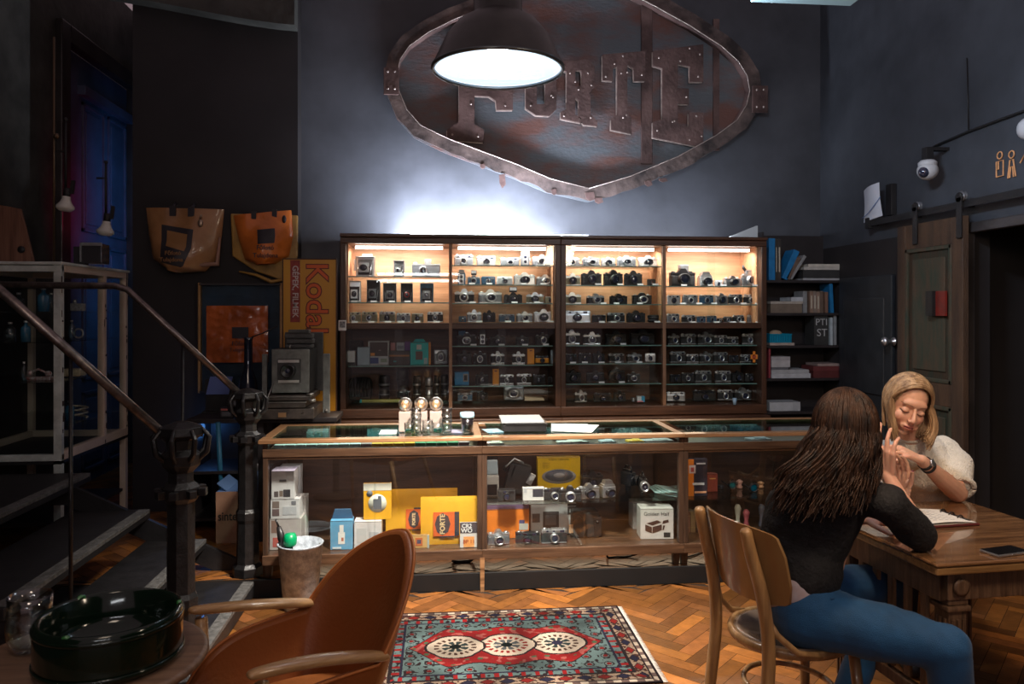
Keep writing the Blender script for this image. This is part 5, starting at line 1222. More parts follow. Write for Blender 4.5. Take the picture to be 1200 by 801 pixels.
# second shelf
z = zs[1]
z = book_flat(903,940,355,366,(.16,.12,.09),'thick brown book lying at the left, second bookcase shelf',zb=z)
z = book_flat(903,941,352,355,(.38,.33,.28),'thin pale book on the thick brown book, second bookcase shelf',zb=z+.001)
z = book_flat(927,941,347,352,(.45,.46,.48),'small white booklet on top of the lying books, second shelf',zb=z+.001)
for k, (a, b, pt, c) in enumerate([(941,946,341,(.2,.2,.2)),(949,953,341,(.22,.14,.1)),(953,957,341,(.2,.15,.12)),(957,961,342,(.24,.16,.12)),(961,965,341,(.12,.08,.06)),(967,970.5,342,(.18,.1,.07))]):
    book_up(a,b,pt,1,c,f'{["grey","brown","dull brown","tan","dark brown","reddish brown"][k]} book standing {ORD[k]} in the row, second bookcase shelf',ttl=TT if k in (1,2,3) else None)
book_up(973.5,977.5,332,1,BLU,'slim bright blue book leaning left, second bookcase shelf',lean=-.05)
# third shelf
z = book_flat(902,931,400.5,403.5,(.38,.3,.26),'pale pink book lying under the blue basket',zb=zs[2])
a, b = onY(903,396,5.85), onY(928,396,5.85)
t = thing('plastic_basket','bright blue plastic basket on the third bookcase shelf','basket',((a.x+b.x)/2,5.93,z+.001)); w = b.x-a.x
bm_ = mat('blue_plastic', (.0,.19,.31), .4)
m = MB(); 
for s in (-1,1): m.box((s*w/2,0,.035),(.004,.14,.07)); m.box((0,s*.07,.035),(w,.004,.07))
m.box((0,0,.003),(w,.14,.005)); m.box((0,-.073,.066),(w*1.04,.006,.008)); m.out('basket_wall', bm_, t)
m = MB()
for k in range(9): m.box((-w*.44+k*w*.11,-.0735,.033),(.003,.003,.05))
m.out('basket_slats', mat('blue_plastic_dark', (.0,.10,.18), .4), t)
m = MB(); m.sph((0,0,.058),(.05,.045,.03)); tag(m.out('cloth_roll', mat('beige_cloth', (.33,.24,.16), .8), loc=((a.x+b.x)/2-.01,5.93,z+.012)), 'beige rolled cloth inside the blue plastic basket', 'cloth')
t, w, h = book_up(954,971,370,2,(.03,.028,.03),'large black book with big white capital letters, third bookcase shelf')
text('PTI', t, (0,-.082,h*.78), h*.32, mat('spine_white', (.42,.42,.42), .6), ext=.0003); text('ST', t, (.005,-.082,h*.42), h*.36, mat('spine_white', (.42,.42,.42), .6), ext=.0003)
book_up(973,976,372,2,(.4,.45,.48),'slim white book right of the lettered black book, third shelf')
book_up(977,980.5,369,2,(.22,.23,.24),'slim grey book at the right end, third bookcase shelf')
# fourth shelf
z = zs[3]
z = book_flat(904,950,437,442.5,(.42,.42,.44),'wide white book at the base of the left stack, fourth shelf',zb=z)
z = book_flat(904,948,432.5,437,(.36,.36,.37),'grey-white book second from below in the left stack, fourth shelf',zb=z+.001)
z = book_flat(904,924,427,430,(.12,.12,.13),'dark booklet in the left stack, fourth bookcase shelf',zb=z+.001)
z = book_flat(904,926,419,427,(.42,.40,.40),'thick white block book in the left stack, fourth shelf',zb=z+.001)
z = book_flat(904,926,414.5,419,(.36,.33,.34),'pale book topmost in the left stack, fourth bookcase shelf',zb=z+.001)
book_up(900.8,903.2,405,3,(.22,.03,.04),'narrow dark red book upright at the left end, fourth shelf')
z = book_flat(953,986,430,438,(.09,.02,.02),'dark red book lying lowest at the right, fourth shelf',zb=zs[3])
z = book_flat(953,986,424,430,(.13,.03,.03),'red book lying second at the right, fourth shelf',zb=z+.001)
z = book_flat(958,986,421,424,(.3,.22,.2),'pale pink book topmost of the right red stack, fourth shelf',zb=z+.001)
# fifth shelf: white box
a, b = onY(902,482,5.86), onY(938,482,5.86)
carton('storage_box','pale grey storage box on the fifth bookcase shelf','box',((a.x+b.x)/2,5.94,zs[4]),(b.x-a.x,.16,onY(902,471,5.86).z-zs[4]),(.42,.43,.45),deco=[(.75,.98,.1,.9,(.36,.37,.39))])
# paper lying on the cabinet top at its right end
p = onY(884, 281, 5.75)
m = MB(); m.prism([(-.22,0),(.04,0),(.04,.10),(.03,.10)], -.02, .0); tag(m.out('paper_wedge', mat('grey_white_paper', (.5,.54,.56), .6), loc=(p.x,5.80,ZT+.071)), 'folded white paper lying on the right end of the cabinet top', 'paper')
# ================================================================ LEFT SIDE
PEEL = mat('peeling_cream_enamel', (.62,.52,.42), .5, var=.15, col2=(.50,.40,.32), scale=6, bump=.3, bscale=60)
PEELD = mat('flaked_dark_patch', (.05,.035,.03), .8)
PEELW = mat('greyish_enamel_front', (.42,.46,.44), .5, var=.25, scale=8, bump=.2, bscale=60)
# white steel glass cabinet
xr, xl, y0, y1 = -2.27, -2.95, 4.86, 5.86
zt2 = onY(66, 310, y0).z; zb2 = onY(66, 540, y0).z
gc = thing('glass_cabinet','old cream metal glass-sided cabinet with peeling paint, behind the stairs','cabinet',((xl+xr)/2,(y0+y1)/2,.1))
M = Matrix.Translation((-(xl+xr)/2, -(y0+y1)/2, -.1)); s_ = .042
random.seed(5)
for (x, y, mt) in ((xr-s_, y0, PEELW), (xr-s_, y0+.60, PEEL), (xr-s_, y1-s_, PEEL), (xl, y0, PEELW), (xl, y1-s_, PEEL)):
    m = MB(M); m.bx(x, x+s_, y, y+s_, .1 if y != y0+.60 else zb2, zt2)
    if x == xr-s_: m.bx(x+s_-.001, x+s_+.002, y+.004, y+.012, zb2, zt2)
    p = bevel(m.out('corner_post', mt, gc), .003)
    if x == xr-s_:
        m = MB(M)
        for k in range(12):
            z = random.uniform(zb2, zt2-.05); w = random.uniform(.006,.018); h = random.uniform(.01,.05)
            yy = y+random.uniform(0, s_-w); m.bx(x+s_+.0005, x+s_+.0028, yy, yy+w, z, z+h)
        m.out('paint_flakes', PEELD, p)
for z in (zb2, zt2-s_):
    for q in ((xl, xr, y0-.002, y0+s_, z, z+s_*.9, PEELW), (xl, xr, y1-s_, y1, z, z+s_, PEEL), (xr-s_, xr+.002, y0+s_, y1, z, z+s_*1.3, PEEL), (xl, xl+s_, y0+s_, y1, z, z+s_, PEEL)):
        m = MB(M); m.bx(*q[:6]); bevel(m.out('cross_rail', q[6], gc), .003)
m = MB(M); m.bx(xl-.01, xr+.012, y0-.012, y1+.01, zt2, zt2+.018); bevel(m.out('top_plate', PEELW, gc), .003)
m = MB(M); m.bx(xl, xr, y0, y1, zb2-.02, zb2); m.bx(xl+.02,xr-.02,y0+.04,y1-.04,.3,.32); m.out('bottom_plate', TREAD, gc)
zsh = [onY(66, py, 5.0).z for py in (365, 400, 446, 500)]
for z in zsh:
    m = MB(M); m.bx(xl+.04, xr-.045, y0+.05, y1-.05, z-.006, z); m.out('glass_shelf', SHG, gc)
m = MB(M); m.bx(xl+.04, xr-.04, y0+.012, y0+.016, zb2+.03, zt2-.03); m.out('front_pane', PANE, gc)
for (a, b) in ((y0+.04, y0+.60), (y0+.645, y1-.04)):
    m = MB(M); m.bx(xr-.016, xr-.012, a, b, zb2+.03, zt2-.03); m.out('side_pane', PANE, gc)
m = MB(M); m.bx(xl+.002, xl+.006, y0, y1, zb2, zt2); m.out('back_sheet', TREAD, gc)
BOT = glass('pale_bottle_glass', (.6,.78,.85), 2.5, base=.12)
BLB = mat('blue_bottle_glass', (.02,.12,.22), .12, coat=1.0, spec=.8)
def bottle(x, y, z, r, h, label, mt, name='glass_bottle', cat='bottle'):
    t = thing(name, label, cat, (x, y, z), 0)
    m = MB(); m.lathe([(r,0),(r,h*.6),(r*.9,h*.68),(r*.35,h*.78),(r*.33,h*.92),(0,h*.92)], seg=18); m.out('bottle_body', mt, t)
    m = MB(); m.cyl((0,0,h*.9),(0,0,h),r*.42); m.out('stopper', CHROME, t)
def LP(px, py, Y): p = onY(px, py, Y); return p
for k, (px, zi, Y, r, h, mt, l) in enumerate([(22,0,5.1,.03,.12,BOT,'clear bottle furthest left, top shelf of the cream cabinet'),(51,0,5.0,.035,.15,BLB,'blue shining bottle on the top shelf of the cream cabinet'),(60,0,5.15,.02,.12,BOT,'slim clear bottle beside the blue one, top shelf'),
        (30,1,5.0,.028,.13,BLB,'blue bottle on the second shelf of the cream cabinet'),(12,1,5.1,.03,.12,BOT,'clear bottle at the left of the second cabinet shelf'),(28,2,5.0,.016,.12,BOT,'slim bright vial on the third shelf of the cream cabinet'),
        (84,1,5.25,.022,.13,BOT,'pale bottle seen through the side pane, second shelf'),(82,3,5.3,.03,.13,BLB,'dim blue bottle seen through the side pane, fourth shelf')]):
    x = onY(px, 400, Y).x; bottle(min(x, xr-.08), Y, zsh[zi], r, h, l, mt)
for k, (px, zi, Y, l, c) in enumerate([(45,2,5.05,'silver and red tool with round ends on the third shelf of the cream cabinet',(.4,.08,.05)),(88,2,5.3,'cream enamel tray seen through the side pane, third shelf',(.45,.4,.28)),(92,3,5.35,'pale coiled tubing on the fourth shelf behind the side pane',(.4,.38,.3)),(92,1,5.4,'small steel ring tool on the second shelf behind the side pane',(.5,.5,.5)),(97,0,5.35,'small chrome box on the top shelf behind the side pane',(.35,.36,.38))]):
    x = min(onY(px, 400, Y).x, xr-.12); t = thing('medical_tool', l, 'instrument', (x, Y, zsh[zi])); m = MB()
    if k == 0: m.box((0,0,.012),(.16,.05,.024),0,bev=.008); m.sph((-.05,0,.045),.018); m.sph((.06,0,.04),.02); m.tube([(-.05,0,.045),(0,0,.07),(.06,0,.04)],.007)
    elif k == 1: m.box((0,0,.03),(.12,.10,.05),0,bev=.012)
    elif k == 2: m.tube([(.05*math.cos(a)*(1+.2*math.sin(3*a)), .05*math.sin(a), .01+.005*a) for a in [q*.5 for q in range(34)]], .007)
    elif k == 3: m.tube([(.03*math.cos(a), .0, .04+.03*math.sin(a)) for a in [q*PI/8 for q in range(17)]], .006)
    else: m.box((0,0,.03),(.08,.05,.05),0,bev=.005); m.cyl((-.02,0,.055),(-.02,0,.08),.012)
    m.out('tool_body', mat('tool_%d' % k, c, .3, metal=.4 if k != 1 else 0, var=.3, scale=60, col2=(.6,.6,.6) if k == 0 else None), t)
# leaning board, chrome box and clip lamps on the cabinet
b0 = onY(0, 305, 4.8)
t = thing('wooden_stand','tilted brown board with a round hole, at the far left above the cabinet','board',(-2.58, 4.98, zt2+.018))
m = MB(); pr = [(-.14,0),(.10,0),(.02,.33),(-.14,.36)]; m.prism(pr, -.012, .012); m.out('board', wood('reddish_board', (.12,.05,.03), (.22,.11,.07), .5, 'z', 3), t)
m = MB(); m.cyl((.03,-.016,.08),(.03,-.010,.08),.022); m.out('hole', BLACK, t)
t = thing('chrome_box','small chrome and black box standing on top of the cream cabinet','box',(onY(108,290,5.2).x,5.25,zt2+.018))
m = MB(); m.box((0,0,.075),(.13,.12,.13),0,bev=.008); m.box((-.09,0,.06),(.05,.1,.12)); m.out('box_body', mat('dark_gloss', (.03,.03,.035), .15, coat=.6), t)
m = MB(); m.box((0,-.062,.135),(.13,.01,.02)); m.box((-.066,-.062,.08),(.008,.01,.12)); m.out('chrome_trim', CHROME, t)
WB = mat('opal_reflector_bulb', (.55,.55,.5), .35, coat=.4)
for k, (px, py, Y) in enumerate(((77, 238, 5.3), (124, 267, 5.5))):
    p = onY(px, py, Y)
    t = thing('clip_lamp', ['white reflector bulb lamp hanging at the left, higher one','white reflector bulb lamp hanging lower, nearer the blue door'][k], 'lamp', tuple(p), 0, 'hanging reflector bulb lamps')
    m = MB(Matrix.Rotation(.12, 4, 'Y')); m.lathe([(.0,-.055),(.035,-.052),(.056,-.035),(.055,-.02),(.035,.005),(.026,.03),(.026,.045),(0,.045)], seg=24); m.out('bulb', WB, t)
    m = MB(Matrix.Rotation(.12, 4, 'Y')); m.cyl((0,0,.04),(0,0,.10),.022); m.box((.03,0,.11),(.02,.02,.09)); m.out('socket', BLACK, t)
    m = MB(); m.cyl((0,0,.1),(0,0,.55-.1*k),.008); m.sph((0,0,.55-.1*k),.014); m.box((-.03,0,.34),(.06,.012,.012)); m.out('arm', BLACK, t)
pk = onY(67, 160, 5.3)
m = MB(); m.cyl((pk.x-.02,5.3,1.9),(pk.x-.02,5.3,3.4),.008); m.sph((pk.x,5.29,pk.z),.02)
tag(m.out('hanging_rail', mat('dull_brass_rod', (.12,.08,.05), .4, metal=.7)), 'thin vertical rod with a small knob that carries the reflector bulbs', 'rod')
# bags on the partition
YP = 5.93
def tote(label, corners, col, printed, depth, name_txt, rough=.3):
    """corners px: list of outline points clockwise from top-left"""
    t0 = onY(corners[0][0], corners[0][1], YP)
    P = [onY(a, b, YP) for a, b in corners]
    cx = sum(p.x for p in P)/len(P); zb = min(p.z for p in P); ztp = max(p.z for p in P)
    t = thing('tote_bag', label, 'tote bag', (cx, YP+.02, zb), 0, 'tarpaulin tote bags')
    mt = mat('tarpaulin_'+col[0], col[1], rough, var=.3, scale=3, bump=.5, bscale=9, coat=.25, contrast=(.35,.7))
    # left and right edge as functions of v
    n = len(P); half = n//2
    Lp = [(P[0], 0)] ; 
    left = [P[0]]+[P[i] for i in range(n-1, half, -1)]; right = P[1:half+1]
    def samp(pts, v):
        L_ = len(pts)-1; f = v*L_; i = min(int(f), L_-1); return pts[i].lerp(pts[i+1], f-i)
    def fn(u, v):
        a, b = samp(left, v), samp(right, v); p = a.lerp(b, u)
        puff = depth*(math.sin(PI*u)**.6)*(.25+.75*math.sin(PI*min(1, v*1.05)/1.35)**1.0)
        puff += .012*noise.noise(Vector((u*4, v*5, cx)))+.008*math.sin(u*9+v*6)
        return (p.x-cx, -puff, p.z-zb)
    m = MB(); m.grid(fn, 28, 28); m.grid(lambda u, v: (fn(u, v)[0], .0, fn(u, v)[2]), 28, 28); o = m.out('bag_panel', mt, t)
    def on(u0, u1, v0, v1, nm, mtl, off, par):
        m = MB(); m.grid(lambda u, v: (lambda q: (q[0], q[1]-off, q[2]))(fn(u0+(u1-u0)*u, v0+(v1-v0)*v)), 14, 14); return m.out(nm, mtl, par)
    return t, fn, on
PRD = mat('dark_print', (.025,.022,.028), .5)
PRO = mat('ochre_print', (.28,.14,.05), .5)
t, fn, on = tote('brownish orange tote bag with a black square print, left of the two hanging', [(170,243),(262,245),(256,300),(240,318),(212,320),(196,316),(178,302),(174,275)], ('brown', (.34,.17,.07)), None, .12, '')
pr_ = on(.22,.66,.18,.74,'printed_square',PRD,.003,t); on(.30,.59,.23,.42,'printed_window',PRO,.006,pr_)
for k, s in enumerate(('Főfotó','Tulajdona')):
    q = fn(.455, .50+.11*k); text(s, pr_, (q[0]-.0, q[1]-.014, q[2]), .042, PRO, ext=.0008, bold=.0006)
for u in (.36, .60):
    q = fn(u, .03); m = MB(); m.box((q[0],q[1]-.006,q[2]),(.045,.01,.075)); m.tube([(q[0],q[1],q[2]+.03),(q[0]+.01,-.0,q[2]+.06)],.012); m.out('handle_stub', PRD, t)
q = fn(.74,.12); m = MB(); m.sph((q[0],q[1]-.01,q[2]),(.02,.012,.03)); m.tube([(q[0],q[1]-.01,q[2]+.03),(q[0]+.01,q[1]-.02,q[2]+.06)],.008); m.out('snap_hook', mat('aged_hook', (.4,.3,.22), .3, metal=.8), t)
q1, q2 = fn(1.0,.2), fn(.72,.98)
m = MB(); m.tube([(q1[0]-.005,-.02,q1[2]),(q1[0]-.02,-.03,q1[2]-.2),(q2[0]+.1,-.05,q2[2]+.05),(q2[0],-.06,q2[2])], [.008,.02,.018,.01]); m.out('side_gusset', mat('dull_pink_lining', (.30,.17,.12), .6), t)
t, fn, on = tote('bright orange tote bag with a small dark print, right of the two hanging', [(273,252),(341,246),(343,275),(338,300),(322,309),(300,310),(286,304),(279,280)], ('orange', (.62,.17,.03)), None, .13, '', .22)
pr_ = on(.40,.72,.24,.46,'printed_window',PRD,.003,t)
for k, s in enumerate(('Főfotó','Tulajdona')):
    q = fn(.56, .53+.12*k); text(s, pr_, (q[0]+.0, q[1]-.010, q[2]), .046, PRD, ext=.0008, bold=.0006)
for u in (.36, .72):
    q = fn(u, .03); m = MB(); m.box((q[0],q[1]-.006,q[2]),(.035,.01,.06)); m.out('handle_stub', PRD, t)
q = fn(.88,.12); m = MB(); m.sph((q[0],q[1]-.012,q[2]),(.016,.01,.03)); m.out('snap_hook', PRD, t)
# ochre bag behind the orange one
P = [onY(a, b, 5.965) for a, b in ((270,250),(349,252),(349,300),(335,330),(300,318),(272,300))]
m = MB(); cx = P[0].x; m.prism([(p.x-cx, p.z-P[3].z) for p in P], -.012, .012); m.M = Matrix()
t = thing('tote_bag','ochre bag hanging behind the bright orange one, edges showing both sides','tote bag',(cx, 5.975, P[3].z), 0)
bevel(m.out('bag_panel', mat('ochre_tarpaulin', (.38,.22,.05), .3, var=.3, scale=5, bump=.4, bscale=12, coat=.3), t), .01)
m = MB(); pts = [onY(a, b, 5.94) for a, b in ((280,318),(300,322),(318,330),(335,327))]; m.tube([(p.x-cx, -.03, p.z-P[3].z) for p in pts], [.006,.012,.016,.006]); m.out('hem', mat('ochre_tarpaulin', (.4,.2,.05), .3), t)
# framed window with a blue-lit orange bag inside
YW = 5.99
a, b = onY(236, 333, YW), onY(331, 457, YW)
t = thing('picture_frame','tall framed glass case with gold edges on the black wall','frame',((a.x+b.x)/2, 5.985, b.z))
w, h = b.x-a.x, a.z-b.z; GOLD = mat('dull_gold_frame', (.42,.24,.10), .4, metal=.5, var=.2)
m = MB(); m.box((0,0,h/2),(w,.02,h)); m.out('backing', mat('deep_blue_backing', (.012,.03,.06), .5, var=.5, scale=3), t)
for s in (-1, 1):
    m = MB(); m.box((s*(w/2),-.03,h/2),(.018,.05,h+.02)); bevel(m.out('side_moulding', GOLD, t), .003)
for zz in (0, h): m = MB(); m.box((0,-.03,zz),(w,.05,.014)); m.out('cross_moulding', FRM, t)
m = MB(); m.box((0,-.048,h/2),(w-.02,.003,h-.01)); m.out('front_pane', PANE, t)
P = [onY(q[0], q[1], 5.93) for q in ((243,358),(315,360),(318,378),(316,416),(300,424),(258,422),(244,408))]
cx = sum(p.x for p in P)/len(P); zb = P[4].z
t = thing('tote_bag','glossy dark orange bag inside the framed case, wrinkled and creased','tote bag',(cx,5.915,zb))
m = MB(); m.grid(lambda u, v: ((P[0].x-cx)+(P[1].x-P[0].x)*u, -.008-.012*abs(noise.noise(Vector((u*7,v*7,3))))-.01*math.sin(PI*u), v*(P[0].z-zb)), 34, 34)
m.out('bag_panel', mat('glossy_orange_vinyl', (.42,.10,.025), .18, var=.4, scale=4, bump=.8, bscale=14, coat=.6), t)
m = MB(); c1, c2 = onY(273,383,5.9), onY(292,396,5.9); m.bx(c1.x-cx, c2.x-cx, -.040, -.036, c2.z-zb, c1.z-zb); m.out('printed_window', PRD, t)
text('Főfotó', t, ((c1.x+c2.x)/2-cx, -.038, c2.z-zb-.04), .045, PRD, ext=.0008); text('Tulajdona', t, ((c1.x+c2.x)/2-cx, -.038, c2.z-zb-.085), .04, PRD, ext=.0008)
# desk/low shelf behind the counter at left, with blue paper, boxes
zd = onY(300, 487, 5.55).z
x0_, x1_ = onY(228, 470, 5.6).x, onY(312, 470, 5.6).x
t = thing('storage_shelf','black low shelf unit standing against the partition left of the cabinet','shelf',((x0_+x1_)/2,5.66,.1))
m = MB(); w = x1_-x0_; m.box((0,0,zd-.1-.015),(w,.5,.03)); bevel(m.out('top_board', BKW, t), .003)
for s in (-1, 1): m = MB(); m.box((s*(w/2-.015),0,(zd-.13)/2),(.03,.48,zd-.13)); m.out('side_panel', BKW, t)
for z in (.08, .4): m = MB(); m.box((0,0,z),(w-.06,.48,.02)); m.out('shelf_board', BKW, t)
m = MB(); m.box((0,.23,(zd-.13)/2),(w-.06,.01,zd-.13)); m.out('back_panel', BKW, t)
p0, p1 = onY(240, 455, 5.75), onY(270, 433, 5.75)
t = thing('document_holder','blue-violet paper sheet leaning on the black stand','paper',((p0.x+p1.x)/2,5.78,zd))
m = MB(); m.prism([(-.09,.13),(.07,.13),(.10,.26),(-.06,.26)], -.004, .0); m.out('paper_sheet', mat('violet_blue_paper', (.12,.17,.42), .5), t)
m = MB(); m.box((0,.015,.12),(.2,.012,.24)); m.box((0,0,.006),(.2,.12,.012)); m.out('stand', BLACK, t)
for k, (px, py) in enumerate(((276,463),(262,480),(291,480))):
    p = onY(px, py+5, 5.45); t = thing('film_canister_box', ['dark small box with red label, upper one of three','dark small box with red label, lower left of three','dark small box with red label, lower right of three'][k], 'box', (p.x+.02, 5.47, zd if k else zd+.075), 0, 'dark boxes with red labels')
    m = MB(); m.box((0,0,.036),(.085,.06,.07),0,bev=.003); m.out('box_body', BLK, t)
    m = MB(); m.box((0,-.031,.06),(.07,.002,.012),0); m.box((0,-.031,.03),(.06,.002,.03),1); m.out('label', [mat('red_label', (.45,.12,.1), .5), mat('grey_label', (.10,.10,.11), .5)], t)
# Kodak tin sign
a, b = onY(331, 303, 5.60), onY(394, 409, 5.60)
w, h = b.x-a.x, a.z-b.z
t = thing('tin_sign','old yellow tin sign turned on its side with big red letters, left of the cabinet','sign',((a.x+b.x)/2+.0,5.62,zd-.0))
zo = b.z-zd; YLW = mat('aged_yellow_tin', (.72,.36,.02), .4, col2=(.50,.22,.02), var=.3, scale=4, bump=.1, contrast=(.3,.75), detail=6)
m = MB(); m.box((0,0,(h+zo)/2),(w,.012,h+zo),0,bev=.003); m.out('tin_plate', YLW, t)
m = MB(); 
for s in (-1, 1): m.box((s*w*.5,-.004,(h+zo)/2),(.008,.016,h+zo))
m.box((0,-.004,h+zo),(w,.016,.008)); m.out('edge_rim', mat('dark_rust_edge', (.07,.03,.015), .6), t)
m = MB(); m.bx(-w*.36, -w*.18, -.009, -.006, zo+h*.30, zo+h*.985); m.out('red_band', mat('dark_red_enamel', (.24,.03,.02), .5, var=.3, scale=20), t)
RD = mat('orange_red_letter', (.60,.10,.015), .45); OUTL = mat('letter_outline', (.10,.015,.01), .5)
text('Kodak', t, (w*.12,-.0085,zo+h*.52), h*.335, OUTL, rot=(PI/2,PI/2,0), ext=.0005, bold=.008)
text('Kodak', t, (w*.12,-.0098,zo+h*.52), h*.335, RD, rot=(PI/2,PI/2,0), ext=.0005, bold=.001)
text('GÉPEK, FILMEK', t, (-w*.27,-.0098,zo+h*.64), h*.088, mat('old_white_letter', (.5,.42,.4), .5), rot=(PI/2,PI/2,0), ext=.0005, bold=.001)
# big studio view camera on a wooden base
Yv = 5.25; p0, p1 = onY(315, 487, Yv), onY(387, 487, Yv)
xm = (p0.x+p1.x)/2
t = thing('pedestal_table','black narrow table behind the counter that carries the studio camera','table',(xm,Yv+.05,.1))
zp = p0.z; 
m = MB(); m.box((0,0,zp-.1-.015),(.52,.34,.03)); bevel(m.out('table_top', BKW, t), .003)
for sx in (-1,1):
    for sy in (-1,1): m = MB(); m.box((sx*.23,sy*.14,(zp-.13)/2),(.035,.035,zp-.13)); m.out('leg', BKW, t)
G1 = mat('worn_grey_camera_board', (.15,.155,.145), .5, var=.3, scale=12, bump=.2); G2 = mat('dark_grey_camera', (.05,.05,.05), .5, var=.3, scale=14)
BRS = mat('dull_nickel', (.28,.27,.25), .35, metal=.8, var=.2)
def pz(py): return onY(350, py, Yv).z-zp
def pxx(px): return onY(px, 450, Yv-.02).x-xm
t = thing('view_camera','large grey studio bellows camera with square front, left behind the counter','view camera',(xm,Yv,zp))
m = MB(); m.bx(pxx(322), pxx(365), -.12, -.09, pz(458), pz(408)); bevel(m.out('front_standard', G1, t), .006)
m = MB(); m.bx(pxx(329), pxx(356), -.128, -.12, pz(446), pz(419)); b_ = bevel(m.out('lens_board', G2, t), .003)
m = MB(); m.bx(pxx(330), pxx(354), -.135, -.127, pz(423), pz(420)); m.bx(pxx(330), pxx(354), -.135, -.127, pz(446), pz(443)); m.out('board_clip', mat('aluminium_strip', (.5,.48,.45), .4, metal=.3), b_)
xc_, zc_ = pxx(342), pz(432)
m = MB(); m.lathe([(.048,0),(.05,.01),(.046,.05),(.04,.055),(.036,.05),(0,.045)], (xc_,-.128,zc_), seg=28, R=Matrix.Rotation(PI/2,4,'X')); m.out('lens', BLK, t)
m = MB(); m.sph((xc_,-.168,zc_),(.034,.008,.034),seg=20); m.out('lens_glass', LENSG, t)
m = MB(); n = 9
for i in range(n):
    for dd, kk in ((0,1.0),(.5,.88)):
        y = -.085+.30*(i+dd)/n; m.box(((pxx(322)+pxx(365))/2, y, (pz(458)+pz(408))/2), (.24*kk,.018,.28*kk))
m.out('bellows', LEATHER, t)
m = MB(); m.bx(pxx(325), pxx(372), .22, .25, pz(462), pz(390)); bevel(m.out('rear_standard', G2, t), .006)
m = MB(); 
for k, (a, b, z0, z1) in enumerate(((336,366,407,403),(337,367,402,397),(334,366,396,391),(338,362,390,386))): m.bx(pxx(a), pxx(b), -.06+.01*k, .06, pz(z0), pz(z1))
bevel(m.out('film_holders', G2, t), .004)
m = MB(); m.tube([(pxx(343),-.1,pz(408)),(pxx(343),-.12,pz(405)),(pxx(343),-.1,pz(403))], .006); m.sph((pxx(343),-.11,pz(411)),.008); m.out('top_latch', BRS, t)
for (a, b) in ((308,314),(379,387)):
    m = MB(); m.bx(pxx(a), pxx(b), -.05, -.02, pz(483), pz(414)); bevel(m.out('side_upright', G1, t), .004)
    m = MB(); m.cyl((pxx((a+b)/2),-.056,pz(480)),(pxx((a+b)/2),-.045,pz(480)),.012); m.out('upright_knob', BRS, t)
m = MB(); m.bx(pxx(316), pxx(368), -.16, .25, pz(466), pz(460)); m.bx(pxx(314), pxx(362), -.17, .25, pz(474), pz(467)); m.bx(pxx(312), pxx(372), -.18, .27, 0.0, pz(475)); bevel(m.out('camera_bed', mat('dark_camera_bed', (.045,.035,.03), .45, var=.4, scale=20), t), .004)
m = MB(); m.bx(pxx(316), pxx(369), -.166, -.155, pz(462), pz(461)); m.bx(pxx(314), pxx(364), -.176, -.165, pz(468), pz(467)); m.tube([(pxx(325),-.14,pz(446)),(pxx(315),-.2,pz(476))], .004); m.tube([(pxx(358),-.18,pz(480)),(pxx(372),-.16,pz(474))], .005)
m.cyl((pxx(364),-.17,pz(459)),(pxx(372),-.17,pz(459)),.01); m.cyl((pxx(366),-.17,pz(466)),(pxx(374),-.17,pz(466)),.012); m.out('metal_fittings', BRS, t)
m = MB(); m.bx(pxx(332), pxx(341), -.186, -.18, pz(484), pz(479)); m.out('brand_plate', mat('brass_plate', (.35,.2,.1), .4, metal=.5), t)
# dark figurine bottle left of it
p = onY(291, 452, 5.5); t = thing('dark_vase','dark blue-black slender vase before the framed case','vase',(p.x,5.5,zd))
hh = onY(291, 395, 5.5).z-zd
m = MB(); m.lathe([(.05,0),(.06,.03),(.07,.12),(.06,.25),(.03,.33),(.028,hh-.02),(.035,hh),(0,hh)], seg=20); m.out('vase_body', mat('black_blue_glaze', (.01,.015,.03), .12, coat=.8), t)
m = MB(); m.tube([(.02,0,hh),(.10,0,hh+.03),(.2,0,hh+.08)], .004); m.out('twig', BLACK, t)
# cardboard box, blue box, blue tube left of the counter
x, w, h, z = spot(249, 293, 577, 625, 5.12, .1)
t = thing('cardboard_box','brown cardboard box with dark lettering standing left of the counter','box',(x+.03,5.28,.1))
KR = mat('kraft_cardboard', (.30,.16,.10), .7, var=.12, scale=10)
m = MB(); m.box((0,0,h/2),(w*1.1,.3,h)); m.out('carton', KR, t)
m = MB(); bb = mat('blue_lit_card', (.10,.18,.36), .5)
m.M = Matrix.Translation((0,0,h)); m.prism([(-w*.55,0),(w*.55,0),(w*.5,.004),(-w*.5,.004)], -.14, .14); m.box((-w*.4,0,.03),(.005,.28,.08),R=Matrix.Rotation(-.9,4,'Y')); m.box((w*.2,.1,.04),(w*.6,.005,.09),R=Matrix.Rotation(-.5,4,'X')); m.out('open_flaps', bb, t)
text('sintertop', t, (0,-.1515,h*.52), h*.24, INK, ext=.0004, bold=.001, sx=.8)
m = MB(); m.tube([(-.03,0,h+.02),(0,0,h+.10),(.06,0,h+.13),(.1,0,h+.08)], [.006,.016,.02,.006]); tag(m.out('plastic_bag', WHITE, loc=(x+.06,5.3,.1)), 'white crumpled bag corner on top of the cardboard box', 'bag')
a = onY(258, 493, 5.45); m = MB(); m.cyl((a.x,5.52,.1),(a.x+.005,5.38,a.z),.016); tag(m.out('cardboard_tube', mat('blue_tube', (.03,.16,.28), .4)), 'tall thin blue tube standing behind the cardboard box', 'tube')
